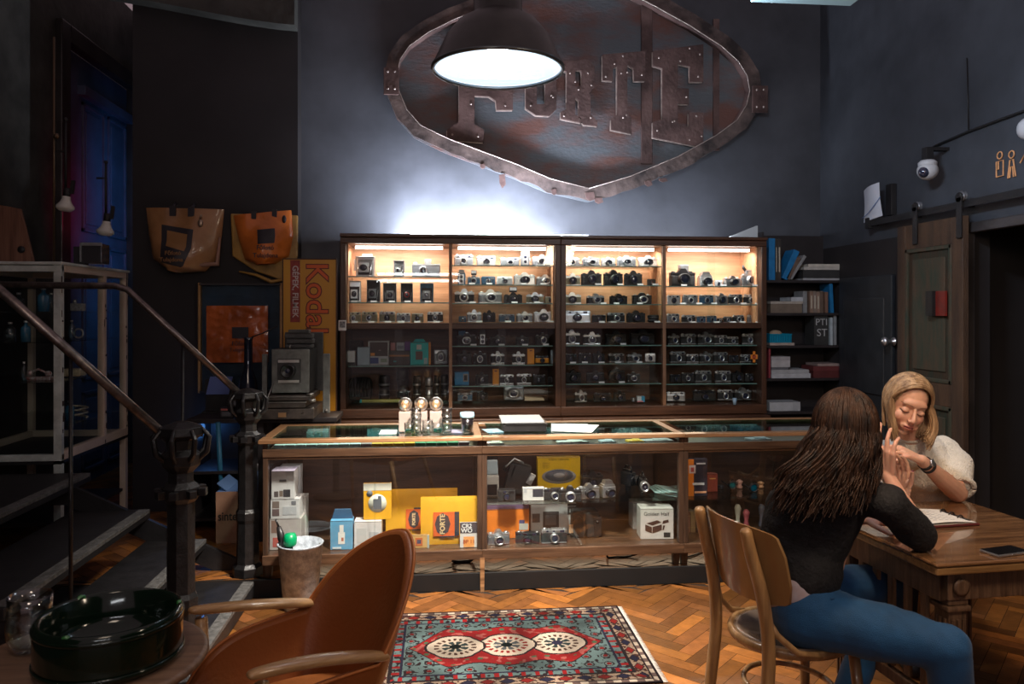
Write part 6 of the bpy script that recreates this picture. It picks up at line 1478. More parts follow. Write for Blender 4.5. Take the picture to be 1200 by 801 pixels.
# steel bucket with umbrella and green bottle in front of the counter
zb_ = 0.0; bx_ = U(352, 700, 4.16)
t = thing('steel_bucket','tall galvanised steel bucket standing in front of the counter','bucket',(bx_.x, bx_.y, 0))
GAL = mat('galvanised_steel', (.27,.30,.34), .65, metal=.0, var=.35, scale=25, bump=.3, bscale=120)
m = MB(); m.lathe([(.085,0),(.088,.004),(.118,.34),(.122,.342),(.122,.35),(.112,.35),(.084,.012),(0,.012)], seg=40); m.out('bucket_wall', GAL, t)
m = MB(); m.tube([(.119*math.cos(a),.119*math.sin(a),.348) for a in [k*PI/16 for k in range(33)]], .0045); m.out('rolled_rim', GAL, t)
m = MB(); m.tube([(.115*math.cos(a)*.9,.1*math.sin(a),.345+.02*math.sin(a)) for a in [PI+k*PI/12 for k in range(13)]], .003); m.out('handle', BRS, t)
t2 = thing('green_bottle','bottle with a green cap standing in the steel bucket','bottle',(bx_.x-.05,bx_.y-.02,.015))
m = MB(); m.lathe([(.032,0),(.032,.24),(.015,.30),(.015,.33),(0,.33)]); m.out('bottle_body', mat('dark_bottle', (.02,.03,.03), .2), t2)
m = MB(); m.lathe([(.026,.325),(.034,.335),(.036,.365),(.028,.39),(0,.395)]); m.out('cap', mat('green_cap', (.0,.25,.09), .35), t2)
t2 = thing('umbrella','black folded umbrella leaning out of the steel bucket','umbrella',(bx_.x-.03,bx_.y+.0,.02))
m = MB(); m.tube([(.03,0,0),(-.07,0,.36),(-.085,0,.42)], [.008,.022,.012]); m.out('canopy', BLK, t2)
m = MB(); m.tube([(-.085,0,.42),(-.10,0,.46)], .006); m.out('handle', BLK, t2)
# blue glow in the corridor
light('AREA', (-2.5, 7.2, 2.3), 3.6, (.0,.42,.85), .3, (XL, 7.95, 2.2), 1.8, name='corridor_light')
light('AREA', (-2.55, 6.7, 2.4), 1.2, (1,.03,.15), .15, (XL, 7.2, 2.5), .15, name='corridor_light')
light('POINT', (-1.7, 5.75, .75), 1.6, (.1,.35,1), .08, name='blue_glow')
# ================================================================ RUG
def rug_col(u, v):
    """u 0..1 along x, v 0..1 along y (from the viewer's side)"""
    X_, Y_ = (u-.5)*1.28, (v-.5)*.86
    def h(a, b): return noise.noise(Vector((a*60, b*60, 1.3)))
    red, teal, cream, dark, navy, pink, brown = (.43,.085,.09), (.30,.36,.36), (.64,.58,.52), (.12,.09,.10), (.12,.11,.17), (.52,.26,.24), (.22,.13,.11)
    ex, ey = .64-abs(X_), .43-abs(Y_); e = min(ex, ey)
    t = X_ if ey < ex else Y_
    wear = .88+.35*noise.noise(Vector((X_*7, Y_*7, 9)))
    def out(c): return tuple(max(0, q*wear) for q in c)
    if e < .012: return out(dark)
    if e < .030: return out(cream if int((t+5)/.035) % 2 else (.35,.28,.26))
    if e < .040: return out(dark)
    if e < .095:
        q = (t+5) % .085/.085; w = abs((e-.0675)/.0275)
        if abs(q-.5)*2+w < .75: return out((.40,.10,.09) if int((t+5)/.085) % 2 else navy)
        if abs(q-.5)*2+w < .95: return out(dark)
        if h(X_, Y_) > .18: return out(brown)
        return out((.50,.42,.36))
    if e < .108: return out(dark)
    if e < .145:
        if int((t+5)/.02) % 3 == 0: return out(red)
        return out(teal if h(X_*.8, Y_*.8) < .15 else dark)
    if e < .156: return out(navy)
    # field: teal with red hexagonal panel and three cream medallions
    red_half = .235-.0*abs(X_)
    lim = .215 - .035*(math.cos(X_*2*PI/.30)*-.5+.5) - max(0, (abs(X_)-.28))*.95
    if abs(Y_) < lim:
        for k in (-1, 0, 1):
            dx = abs(X_-k*.245*1.0); d = dx/.150+abs(Y_)/.170
            rr = math.hypot(dx/.125, Y_/.108)
            if max(d*.95, rr*.93) < 1.0:
                if rr < .22: return out((.03,.05,.05) if k != 1 else navy)
                if rr < .52 and (abs(((math.atan2(Y_, X_-k*.245)/(PI/4)) % 1)-.5) < .34): return out((.14,.17,.17) if k else (.25,.26,.27))
                if .62 < rr < .82 and (abs(((math.atan2(Y_, X_-k*.245)/(PI/9)) % 1)-.5) < .25): return out(brown if k else red)
                return out(cream)
            if max(d*.95, rr*.93) < 1.09: return out(dark)
        if abs(Y_) < .012 and abs(X_) < .33: return out(cream)
        qx, qy = (X_*1.0+5) % .062-.031, (Y_+5) % .062-.031
        if abs(abs(Y_)-lim+.035) < .02 and math.hypot(qx, qy) < .013: return out((.22,.30,.22))
        if abs(Y_) > lim-.008: return out(dark)
        return out(red if h(X_*.5, Y_*.5) < .28 else pink)
    qx, qy = (X_+5) % .09-.045, (Y_+5) % .08-.04
    if math.hypot(qx, qy) < .012: return out((.35,.08,.08))
    if .018 < math.hypot(qx, qy) < .024 or h(X_*.9+3, Y_*.9) > .30: return out(dark)
    return out(teal)
WOOL = mat('wool_rug', (.4,.2,.2), .9, attr='tint', var=.25, scale=300, bump=.5, bscale=700, spec=.1)
cxr, cyr = .32, 3.66
NX, NY = 330, 220
bm = bmesh.new(); cl = bm.loops.layers.color.new('tint')
vs = [[bm.verts.new(((i/NX-.5)*1.28, (j/NY-.5)*.86, .0075+.0006*noise.noise(Vector((i*.05,j*.05,0))))) for i in range(NX+1)] for j in range(NY+1)]
for j in range(NY):
    for i in range(NX):
        f = bm.faces.new((vs[j][i], vs[j][i+1], vs[j+1][i+1], vs[j+1][i])); c = (*rug_col((i+.5)/NX, (j+.5)/NY), 1)
        for l in f.loops: l[cl] = c
# thickness: a skirt and underside
edge = [(-.64,-.43),(.64,-.43),(.64,.43),(-.64,.43)]
lo = [bm.verts.new((a, b, 0)) for a, b in edge]; hi = [vs[0][0], vs[0][NX], vs[NY][NX], vs[NY][0]]
for k in range(4):
    f = bm.faces.new((lo[k], lo[(k+1) % 4], hi[(k+1) % 4], hi[k]))
    for l in f.loops: l[cl] = (.1,.06,.06,1)
f = bm.faces.new(lo[::-1])
for l in f.loops: l[cl] = (.1,.06,.06,1)
me = bpy.data.meshes.new('rug'); bm.to_mesh(me); bm.free(); me.materials.append(WOOL)
rug = thing('oriental_rug','red and teal oriental rug with three cream medallions, lying under the pendant lamp','rug',(cxr,cyr,.001))
o = bpy.data.objects.new('rug_pile', me); COL.objects.link(o); o.parent = rug
for s in (-1, 1):
    m = MB()
    for k in range(150):
        y = -.425+.85*k/149; m.tube([(s*.638,y,.004),(s*(.652),y+random.uniform(-.003,.003),.003),(s*(.664),y+random.uniform(-.006,.006),.002)], .0014, seg=4)
    fo = m.out('fringe', mat('cream_fringe', (.5,.46,.42), .9), rug); fo['kind'] = 'stuff'

# ================================================================ ROUND TABLE, BOWL, TUMBLER
tc_ = C(-1.08, 1.95, .72)
TBW = wood('round_table_wood', (.16,.085,.05), (.27,.16,.10), .45, 'x', 3)
t = thing('round_table','small round brown wooden table in the lower left corner','table',(tc_.x,tc_.y,0))
m = MB(); m.lathe([(0,.695),(.27,.695),(.285,.70),(.29,.708),(.285,.718),(.275,.72),(0,.72)], seg=64); m.out('table_top', TBW, t)
m = MB(); m.lathe([(.03,.02),(.025,.1),(.03,.3),(.022,.5),(.04,.66),(.09,.695)], seg=24); m.out('pedestal', BLACK, t)
m = MB(); m.lathe([(.0,0),(.19,0),(.19,.012),(.05,.03),(.03,.04),(0,.04)], seg=40); m.out('base', BLACK, t)
bc_ = C(-1.015, 1.94, .721)
BS = .93
GG = mat('dark_green_glass', (.003,.010,.005), .12, spec=.5, coat=.25)
t = thing('glass_bowl','wide dark green glass ashtray bowl on the round table','bowl',tuple(bc_)); t.scale = (BS, BS, 1)
m = MB(); m.lathe([(.165,0),(.178,.006),(.183,.03),(.183,.112),(.180,.122),(.172,.125),(.163,.118),(.160,.06),(.150,.035),(0,.03)], seg=72); m.out('bowl_wall', GG, t)
m = MB(); m.lathe([(.182,.100),(.186,.103),(.186,.110),(.182,.113)], seg=72, closed=True); m.lathe([(.1835,.012),(.187,.016),(.187,.022),(.1835,.026)], seg=72, closed=True); m.out('bowl_ridge', GG, t)
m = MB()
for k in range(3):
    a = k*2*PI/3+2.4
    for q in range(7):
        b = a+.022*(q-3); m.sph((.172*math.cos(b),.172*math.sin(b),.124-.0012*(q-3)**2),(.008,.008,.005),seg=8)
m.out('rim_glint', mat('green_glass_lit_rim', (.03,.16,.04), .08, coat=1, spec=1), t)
gc_ = C(-1.255, 2.0, .721)
t = thing('water_tumbler','clear round-sided water glass half full, left of the green bowl','glass',tuple(gc_))
GLT = glass('tumbler_glass', (.95,.97,.96), 3.2, base=.10)
m = MB(); m.lathe([(.033,0),(.044,.006),(.054,.035),(.056,.065),(.051,.110),(.053,.142),(.051,.142),(.049,.110),(.053,.065),(.050,.035),(.040,.014),(0,.013)], seg=48); m.out('glass_wall', GLT, t)
m = MB(); m.lathe([(.038,.015),(.049,.035),(.052,.064),(.050,.085),(0,.085)], seg=40); m.out('water', glass('water', (.88,.93,.92), 2.0, base=.05), t)

# ================================================================ ORANGE ARMCHAIR
ORA = mat('orange_leather', (.33,.10,.025), .42, var=.35, scale=3, bump=.18, bscale=70, col2=(.24,.06,.015), contrast=(.35,.7))
ORP = mat('orange_piping', (.42,.13,.03), .4)
ARM = wood('armrest_wood', (.33,.17,.07), (.52,.30,.13), .28, 'x', 4, coat=.4)
ac = C(-.446, 2.42, 0)
fdir = CD(-.79, -.61).normalized(); ang = math.atan2(fdir.y, fdir.x)      # the way it faces
t = thing('leather_armchair','orange leather shell armchair with light wooden armrests, facing left','armchair',(ac.x,ac.y,0), ang)
# local: +x forward, +y its left
def plan(s):
    """s -1..1 round the shell from the front of one side over the back to the other"""
    a = s*PI/2*1.0
    if abs(s) < .5:
        th = s*PI; return (-.02+.13*(1-math.cos(th)), .262*math.sin(th))
    e = (abs(s)-.5)/.5; return (.11+.40*e, math.copysign(.262-.03*e, s))
def top(s):
    a = abs(s)
    if a < .5: return .885-.275*(a/.5)**1.7
    return .61-.02*((a-.5)/.5)-.15*max(0,(a-.5)/.5)**5
def shell(inner):
    off = .0 if not inner else .028
    def fn(u, v):
        s = -1+2*u; x, y = plan(s); zt_ = top(s); zb_ = .36
        w = 1-.22*(1-v)**1.5
        peak = max(0, 1-abs(s)/.5)
        x2 = x*1.0-(.13*max(0, v*(zt_-zb_)-.12)/.45)*peak**.5*.95+.05*(1-v)
        y2 = y*w*(1-.10*max(0,v-.5)*peak)
        n = Vector((.14-x2 if abs(s) < .5 else 0, -y2, 0)); n = n.normalized() if n.length > 1e-4 else Vector((1,0,0))
        z = zb_+(zt_-zb_)*v
        return (x2+n.x*off, y2+n.y*off, z-(.006 if inner else 0)*v)
    return fn
m = MB(); fo_, fi_ = shell(False), shell(True)
m.grid(fo_, 64, 22); m.grid(fi_, 64, 22)
# close the rim between both skins
m.grid(lambda u, v: tuple(Vector(fo_(u,1)).lerp(Vector(fi_(u,1)), v)+Vector((0,0,.008*math.sin(PI*v)))), 64, 4)
m.grid(lambda u, v: tuple(Vector(fo_(u,0)).lerp(Vector(fi_(u,0)), v)), 64, 1)
for e in (0, 1): m.grid(lambda u, v: tuple(Vector(fo_(e,u)).lerp(Vector(fi_(e,u)), v)), 22, 2)
m.out('back_shell', ORA, t)
m = MB(); m.tube([tuple(Vector(fo_(k/80,1))+Vector((0,0,.004))) for k in range(81)], .005, seg=6); m.out('piping', ORP, t)
m = MB()
def seat(u, v):
    a = 2*PI*u; r = v
    x = .27+.30*r*math.cos(a); y = .225*r*math.sin(a)
    return (x, y, .455-.05*r**4-.015*math.cos(a)*r)
m.grid(seat, 48, 12); m.grid(lambda u, v: (lambda p: (p[0], p[1], .39))(seat(u, v)), 48, 2); m.grid(lambda u, v: (seat(u,1)[0], seat(u,1)[1], .39+(seat(u,1)[2]-.39)*v), 48, 2)
m.out('seat_cushion', mat('orange_leather_seat', (.38,.12,.03), .4, var=.3, scale=4, bump=.15, bscale=60), t)
for s in (-1, 1):
    m = MB(); m.flatk = 1
    pts = []; rs = []
    for k in range(13):
        f = k/12; x = .07+.41*f; y = s*(.252-.012*math.sin(PI*f)+.012*f); z = .625+.065*f+.010*math.sin(PI*f); pts.append((x, y, z))
    vsl = []; fsl = []; prof = [(-.024,-.010),(-.027,.0),(-.022,.010),(0,.014),(.022,.010),(.027,0),(.024,-.010),(0,-.013)]
    for k, p in enumerate(pts):
        f = k/12; w = .75+.35*math.sin(PI*min(1, .12+f*.95)); 
        for (a, b) in prof: vsl.append((p[0], p[1]+a*w*(1.0 if f > .02 else .8), p[2]+b*(1.15 if 0 < k < 12 else .7)))
    n = 8
    for k in range(12):
        for q in range(n): fsl.append((k*n+q, k*n+(q+1) % n, (k+1)*n+(q+1) % n, (k+1)*n+q))
    fsl += [tuple(range(n)), tuple(12*n+q for q in range(n))]
    m._add(vsl, fsl, 0, True); a_ = m.out('armrest', ARM, t); a_.modifiers.new('sub', 'SUBSURF').levels = 2; a_.modifiers['sub'].render_levels = 2
    m = MB(); m.cyl((.44, s*.262, .66), (.40, s*.27, .0), .019, .012); m.out('leg', ARM, t)
    m = MB(); m.cyl((.06, s*.22, .40), (-.06, s*.27, .0), .018, .012); m.out('leg', ARM, t)
m = MB(); m.box((.24,0,.372),(.42,.36,.03),0,bev=.01); m.out('seat_frame', BLACK, t)

# ================================================================ BENTWOOD CHAIR
BW = wood('bentwood', (.24,.12,.05), (.42,.24,.10), .3, 'z', 3, coat=.35, bump=.04)
BWP = mat('bentwood_panel', (.34,.19,.075), .28, var=.25, scale=3, stretch=(8,8,1), col2=(.24,.12,.045), coat=.4)
BWS = mat('worn_seat_veneer', (.45,.33,.24), .2, var=.4, scale=6, col2=(.12,.07,.05), coat=.6, contrast=(.3,.7))
fd = CD(.957, .289).normalized(); a_c = math.atan2(fd.y, fd.x)
cc_ = C(.99, 2.75, 0)
def bentwood(label, loc, rz):
    t = thing('bentwood_chair', label, 'chair', loc, rz, None)
    # +x forward; back posts at x=-.2
    for s in (-1, 1):
        P = [(-.245,s*.165,0),(-.215,s*.163,.25),(-.195,s*.160,.46),(-.215,s*.155,.65),(-.255,s*.148,.80),(-.275,s*.145,.885)]
        m = MB(); Q = []
        V = [Vector(p) for p in P]
        for i in range(len(V)-1):
            p0, p1, p2, p3 = V[max(0,i-1)], V[i], V[i+1], V[min(len(V)-1,i+2)]
            for k in range(6): f = k/6; Q.append(.5*((2*p1)+(-p0+p2)*f+(2*p0-5*p1+4*p2-p3)*f*f+(-p0+3*p1-3*p2+p3)*f**3))
        Q.append(V[-1]); m.tube(Q, [.0195+.003*math.sin(PI*k/(len(Q)-1)) if k < len(Q)-1 else .014 for k in range(len(Q))], seg=14); m.out('rear_leg', BW, t)
        m = MB(); m.tube([(.165,s*.13,.445),(.185,s*.15,.2),(.20,s*.165,0)], [.019,.018,.013], seg=14); m.out('front_leg', BW, t)
        m = MB(); Q = [(-.195,s*.150,.60-.02),(-.17,s*.17,.53),(-.11,s*.195,.475),(-.02,s*.20,.455)]; m.tube(Q, .011, seg=10); m.out('side_brace', BW, t)
    # curved plywood panel, on the front of the posts, wider than they are apart
    def pan(inner):
        def fn(u, v):
            s = -1+2*u; y = s*.225
            zc_ = .655+.0*s; hh = .135*(1-.18*abs(s)**3)*(1 if abs(s) < .92 else 1-.55*((abs(s)-.92)/.08)**2)
            z = .755+(v-.5)*2*hh
            x = -.235+.075*s*s-(z-.70)*.22+(.009 if inner else 0)
            return (x, y, z)
        return fn
    a, b = pan(False), pan(True); m = MB(); m.grid(a, 36, 14); m.grid(b, 36, 14)
    for v_ in (0, 1): m.grid(lambda u, v: tuple(Vector(a(u, v_)).lerp(Vector(b(u, v_)), v)), 36, 1)
    for u_ in (0, 1): m.grid(lambda u, v: tuple(Vector(a(u_, u)).lerp(Vector(b(u_, u)), v)), 14, 1)
    m.out('back_panel', BWP, t)
    m = MB(); m.lathe([(0,.448),(.17,.448),(.19,.455),(.19,.468),(.175,.470),(.16,.464),(0,.458)], seg=48); m.out('seat', BWS, t)
    m = MB(); m.lathe([(.188,.44),(.208,.443),(.212,.458),(.206,.472),(.19,.470)], seg=48, closed=True); m.out('seat_rim', BW, t)
    m = MB(); m.tube([(.15*math.cos(k*PI/24),.165*math.sin(k*PI/24),.27) for k in range(49)], .010, seg=8); m.out('leg_ring', BW, t)
    return t
bentwood('bentwood chair with curved plywood back, under the dark-haired woman', (cc_.x, cc_.y, 0), a_c)

# ================================================================ WOODEN TABLE AT THE RIGHT
TH_ = .79
TW = wood('table_glossy_top', (.085,.038,.018), (.30,.15,.065), .16, 'x', 3.2, bump=.03, coat=.8, contrast=(.3,.75))
TWE = wood('table_edge_wood', (.22,.11,.04), (.42,.22,.08), .3, 'x', 4, coat=.3)
TLG = wood('table_leg_wood', (.07,.035,.02), (.20,.11,.06), .45, 'z', 5, bump=.3)
P1 = C(1.36, 2.46, 0); ud = CD(.985, .17).normalized(); a_t = math.atan2(ud.y, ud.x)
t = thing('wooden_table','glossy dark wooden table with carved legs, between the two women','table',tuple(P1), a_t)
TWd, TLn = .72, .74
m = MB(); m.bx(0, TWd, 0, TLn, TH_-.012, TH_); bevel(m.out('table_top', TW, t), .006)
m = MB(); m.bx(.004, TWd-.004, .004, TLn-.004, TH_-.040, TH_-.0125); bevel(m.out('top_edge', TWE, t), .007)
m = MB(); m.bx(.05, TWd-.05, .05, .075, TH_-.14, TH_-.041); m.bx(.05, TWd-.05, TLn-.075, TLn-.05, TH_-.14, TH_-.041); m.bx(.05, .075, .05, TLn-.05, TH_-.14, TH_-.041); m.bx(TWd-.075, TWd-.05, .05, TLn-.05, TH_-.14, TH_-.041); bevel(m.out('apron', TLG, t), .003)
for (x, y) in ((.115,.08),(.115,TLn-.10),(TWd-.10,.08),(TWd-.10,TLn-.10)):
    m = MB(); m.box((x,y,TH_-.09),(.085,.085,.09),0,bev=.004); m.box((x,y,TH_-.145),(.075,.075,.02),0,bev=.006); m.box((x,y,TH_-.165),(.088,.088,.018),0,bev=.006)
    m.box((x,y,(TH_-.175+.03)/2+.015),(.060,.060,TH_-.205),0,taper=(1.12,1.12),bev=.004)
    for sx in (-1, 0, 1):
        m.box((x+sx*.020,y-.036,.36),(.010,.008,.46),0,bev=.003); m.box((x-.036,y+sx*.020,.36),(.008,.010,.46),0,bev=.003)
    m.box((x,y,.02),(.08,.08,.04),0,bev=.006); l_ = m.out('leg', TLG, t)
    m = MB(); m.lathe([(.012,0),(.028,.004),(.03,.010),(.02,.014),(.008,.010),(0,.012)], (x,y-.043,TH_-.09), seg=12, R=Matrix.Rotation(PI/2,4,'X')); m.out('carved_rosette', TLG, l_)
for k in range(7):
    m = MB(); m.box((.06+.0,.13+.085*k,TH_-.29+.0),(.018,.03,.34),0,bev=.006); m.out('side_slat', TLG, t)
m = MB(); m.box((.06,TLn/2,.30),(.03,TLn-.25,.04),0,bev=.005); m.out('stretcher', TLG, t)
# notebook and phone
n0 = C(1.62, 2.985, TH_+.001)
t = thing('ring_binder','open notebook with white written pages in front of the blonde woman','notebook',tuple(n0), a_t+.02)
m = MB(); m.box((0,0,.004),(.27,.21,.008),0,bev=.003); m.out('cover', mat('dark_red_cover', (.10,.02,.02), .4), t)
m = MB(); m.grid(lambda u, v: ((u-.5)*.255, (v-.5)*.195, .010+.008*math.sin(u*PI)+.0), 14, 6); m.grid(lambda u, v: ((u-.5)*.255, (v-.5)*.195, .0085), 2, 2); m.out('pages', mat('warm_white_page', (.75,.70,.62), .6), t)
m = MB()
for k in range(9):
    y = .08-.018*k
    for q in range(7):
        x0 = -.105+.026*q+random.uniform(-.002,.002); u = (x0+.01)/.255+.5; m.box((x0,y,.0108+.008*math.sin(u*PI)),(random.uniform(.012,.022),.0022,.0006))
m.out('handwriting', mat('grey_pencil', (.35,.33,.32), .7), t)
m = MB()
for k in range(3): m.tube([(.105+.012*math.cos(a), .05-.045*k, .012+.012*math.sin(a)) for a in [q*PI/6 for q in range(7)]], .0025, seg=6)
m.box((.115,0,.012),(.012,.15,.004)); m.out('binder_rings', BLK, t)
f0 = C(1.655, 2.58, TH_+.001)
t = thing('mobile_phone','dark glass-screened mobile phone lying near the table edge, right','phone',tuple(f0), a_t+.15)
m = MB(); m.box((0,0,.0045),(.142,.072,.009),0,bev=.004); m.out('phone_body', mat('silver_phone_edge', (.5,.5,.52), .25, metal=.8), t)
m = MB(); m.box((0,0,.0095),(.136,.066,.001)); m.out('screen', mat('phone_screen', (.008,.008,.01), .04, coat=1), t)
m = MB(); m.box((.0,-.0375,.006),(.02,.001,.003)); m.out('side_button', CHROME, t)
# table lamp light from above the table (a pendant out of the frame)
pp = C(1.15, 2.2, 2.75)
t = thing('pendant_lamp','small dark pendant lamp above the wooden table, out of the picture','pendant lamp',tuple(pp))
m = MB(); m.lathe([(.16,0),(.15,.03),(.10,.09),(.04,.12),(.03,.18),(0,.18)], seg=32, cap0=False); m.lathe([(.155,.002),(.145,.03),(.09,.085),(0,.10)], seg=32, cap0=False); m.out('lamp_shade', ENAM, t)
m = MB(); m.sph((0,0,.035),.035); m.out('bulb', mat('warm_bulb', (1,.8,.6), .4, emit=(1,.72,.45), estr=12), t); m = MB(); m.cyl((0,0,.17),(0,0,1.6),.008); m.out('hanging_rod', ENAM, t)
# ================================================================ PEOPLE
def capsule(m, p1, p2, r1, r2=None, seg=14, flat=1.0):
    p1, p2 = Vector(p1), Vector(p2); r2 = r1 if r2 is None else r2
    m.tube([p1, p2], [r1, r2], seg=seg); m.sph(p1, r1, seg=seg); m.sph(p2, r2, seg=seg)
def remeshed(name, m, voxel, mats, parent=None, smooth=4, post=None, colour=None, kind=None, disp=None):
    t = m.out(name+'_src', [])
    md = t.modifiers.new('r', 'REMESH'); md.mode = 'VOXEL'; md.voxel_size = voxel
    if smooth: s = t.modifiers.new('s', 'SMOOTH'); s.iterations = smooth; s.factor = .5
    me = bpy.data.meshes.new_from_object(t.evaluated_get(bpy.context.evaluated_depsgraph_get()))
    bpy.data.objects.remove(t)
    n = len(me.vertices); co = np.empty(n*3, dtype=np.float32); me.vertices.foreach_get('co', co); co = co.reshape(-1, 3).astype(float)
    if post is not None:
        co = post(co); me.vertices.foreach_set('co', co.astype(np.float32).ravel())
    if colour is not None:
        ca = me.color_attributes.new('tint', 'FLOAT_COLOR', 'POINT'); c = np.ones((n, 4), dtype=np.float32); c[:, :3] = colour(co); ca.data.foreach_set('color', c.ravel())
    me.polygons.foreach_set('use_smooth', [True]*len(me.polygons)); me.update(); me.name = name
    me.materials.clear()
    for q in (mats if isinstance(mats, (list, tuple)) else [mats]): me.materials.append(q)
    o = bpy.data.objects.new(name, me); COL.objects.link(o)
    if parent: o.parent = parent
    return o
def frame(origin, f, up):
    """head-local (face -Y, up Z) to world; f = direction the face looks"""
    y = -f.normalized(); z = (up-up.dot(y)*y).normalized(); x = y.cross(z)
    M = Matrix((( x.x, y.x, z.x, origin.x), (x.y, y.y, z.y, origin.y), (x.z, y.z, z.z, origin.z), (0,0,0,1)))
    return M
def head_prims(m, M):
    m.M = M
    m.sph((0,.012,.022), (.073,.092,.094), seg=28); m.sph((0,-.030,-.030), (.060,.060,.078), seg=28)
    m.sph((0,-.064,-.096), (.024,.020,.017), seg=16)
    for s in (-1, 1):
        m.sph((s*.034,-.054,-.030), (.027,.030,.030), seg=16); m.sph((s*.078,.012,-.008), (.007,.019,.031), seg=14)
        m.sph((s*.031,-.075,.004), (.0165,.013,.012), seg=16); m.sph((s*.045,-.030,-.075), (.020,.035,.022), seg=14)
        m.sph((s*.011,-.101,-.031), (.0075,.009,.0075), seg=12)
    m.sph((0,-.066,.032), (.050,.022,.026), seg=20)
    capsule(m, (0,-.088,.014), (0,-.110,-.026), .0068, .0095)
    m.sph((0,-.092,-.0565), (.023,.0115,.0065), seg=16); m.sph((0,-.090,-.068), (.019,.0115,.0075), seg=16)
    m.sph((0,-.080,-.062), (.032,.016,.022), seg=16)
    m.M = Matrix()
def face_post(M):
    Mi = np.array(M.inverted()); Mn = np.array(M)
    def f(co):
        l = co @ Mi[:3, :3].T + Mi[:3, 3]
        for s in (-1, 1):
            d = (l-np.array([s*.031, -.088, .016]))/np.array([.020, .03, .009]); w = np.exp(-(d**2).sum(1)); l[:, 1] += .0045*w
            d = (l-np.array([s*.016, -.088, .004]))/np.array([.009, .03, .014]); w = np.exp(-(d**2).sum(1)); l[:, 1] += .005*w
            d = (l-np.array([s*.031, -.088, -.012]))/np.array([.018, .03, .007]); w = np.exp(-(d**2).sum(1)); l[:, 1] += .003*w
        d = (l-np.array([0, -.1, -.0625]))/np.array([.022, .03, .0025]); w = np.exp(-(d**2).sum(1)); l[:, 1] += .004*w
        return l @ Mn[:3, :3].T + Mn[:3, 3]
    return f
def skin_colour(M, base, lips, brow, nails=None, nailcol=None):
    Mi = np.array(M.inverted()); base = np.array(base)
    def f(co):
        l = co @ Mi[:3, :3].T + Mi[:3, 3]; c = np.tile(base, (len(co), 1))
        head = (np.abs(l[:, 0]) < .09) & (l[:, 1] < -.03) & (l[:, 1] > -.119) & (l[:, 2] > -.12) & (l[:, 2] < .1)
        ax = np.abs(l[:, 0]); z = l[:, 2]
        def mixin(w, col):
            nonlocal c
            w = np.clip(w, 0, 1)[:, None]*head[:, None]; c = c*(1-w)+np.array(col)*w
        for s in (-1, 1):
            mixin(.35*np.exp(-((l[:, 0]-s*.038)**2+(z+.03)**2)/.02**2), (.62,.20,.14))
        mixin(.35*np.exp(-(l[:, 0]**2+(z+.03)**2)/.010**2), (.60,.22,.16))
        mixin(.30*np.exp(-((ax-.031)/.020)**2-((z-.010)/.008)**2), (.30,.14,.10))
        bz = .0285+.006*(1-((ax-.030)/.022)**2)-.003
        mixin((.75-((z-bz)/.0036)**2)*(ax > .014)*(ax < .052), brow)
        ez = -.0015-.0035*(1-((ax-.031)/.017)**2)
        mixin((1.25-((z-ez)/.0030)**2)*(ax > .015)*(ax < .048), (.025,.014,.012))
        lipw = np.maximum(0, 1-(l[:, 0]/.0235)**2)*np.maximum(0, 1-((z+.0625)/.0115)**2)*2.4*(l[:, 1] < -.085)
        mixin(lipw, lips); mixin((1-((z+.0625)/.0018)**2)*(ax < .020), (.12,.02,.02))
        mixin(np.exp(-((ax-.009)/.004)**2-((z+.039)/.003)**2)*.8, (.15,.05,.04))
        for p in (nails or []):
            d2 = ((co-np.array(p))**2).sum(1); w = (d2 < .0072**2)[:, None]; c = np.where(w, np.array(nailcol), c)
        return c
    return f
def hand(m, wrist, fwd, n, left, bends=((20,25,20),)*4, thumb=(25,20), tips=None, spread=.06, k=1.0):
    fwd = fwd.normalized(); n = (n-n.dot(fwd)*fwd).normalized()
    th = fwd.cross(n) if left else n.cross(fwd)          # towards the thumb
    offs = [.031, .0105, -.0105, -.030]; kn = [.088, .092, .087, .078]
    lens_ = [(.040,.025,.020), (.045,.029,.021), (.041,.027,.020), (.032,.020,.018)]
    for i in range(4):
        b = wrist+fwd*(.012*k)+th*offs[i]*.55*k; q = wrist+fwd*kn[i]*k+th*offs[i]*k
        capsule(m, b, q, .0130*k, .0108*k, seg=10)
        d = (fwd+th*spread*(1.5-i)).normalized(); p = q; r = .0092*k
        for j in range(3):
            a = math.radians(bends[i][j]); ax = th
            d = (Matrix.Rotation(a if False else -a, 3, n.cross(fwd) if False else (fwd.cross(n))) @ d) if True else d
            e = p+d*lens_[i][j]*k; capsule(m, p, e, r, r*.88, seg=10); p = e; r *= .88
        if tips is not None: tips.append(p+d*.004*k+(n*.0035*k))
    capsule(m, wrist+th*.010*k+fwd*.01*k, wrist+fwd*.045*k+th*.030*k-n*.006*k, .014*k, .0125*k, seg=10)
    d = (fwd*.72+th*.62-n*.25).normalized(); p = wrist+fwd*.035*k+th*.030*k-n*.006*k; r = .0120*k
    for j, ln in enumerate((.032, .030, .024)):
        if j: d = (d+fwd*.35*math.radians(thumb[j-1])*2-n*.25*math.radians(thumb[j-1])).normalized()
        e = p+d*ln*k; capsule(m, p, e, r, r*.88, seg=10); p = e; r *= .88
    if tips is not None: tips.append(p+d*.004*k+(n*.003*k))
SKIN = mat('skin', (.62,.36,.26), .48, attr='tint', var=.06, scale=30, bump=.05, bscale=300, sss=.12, spec=.35)
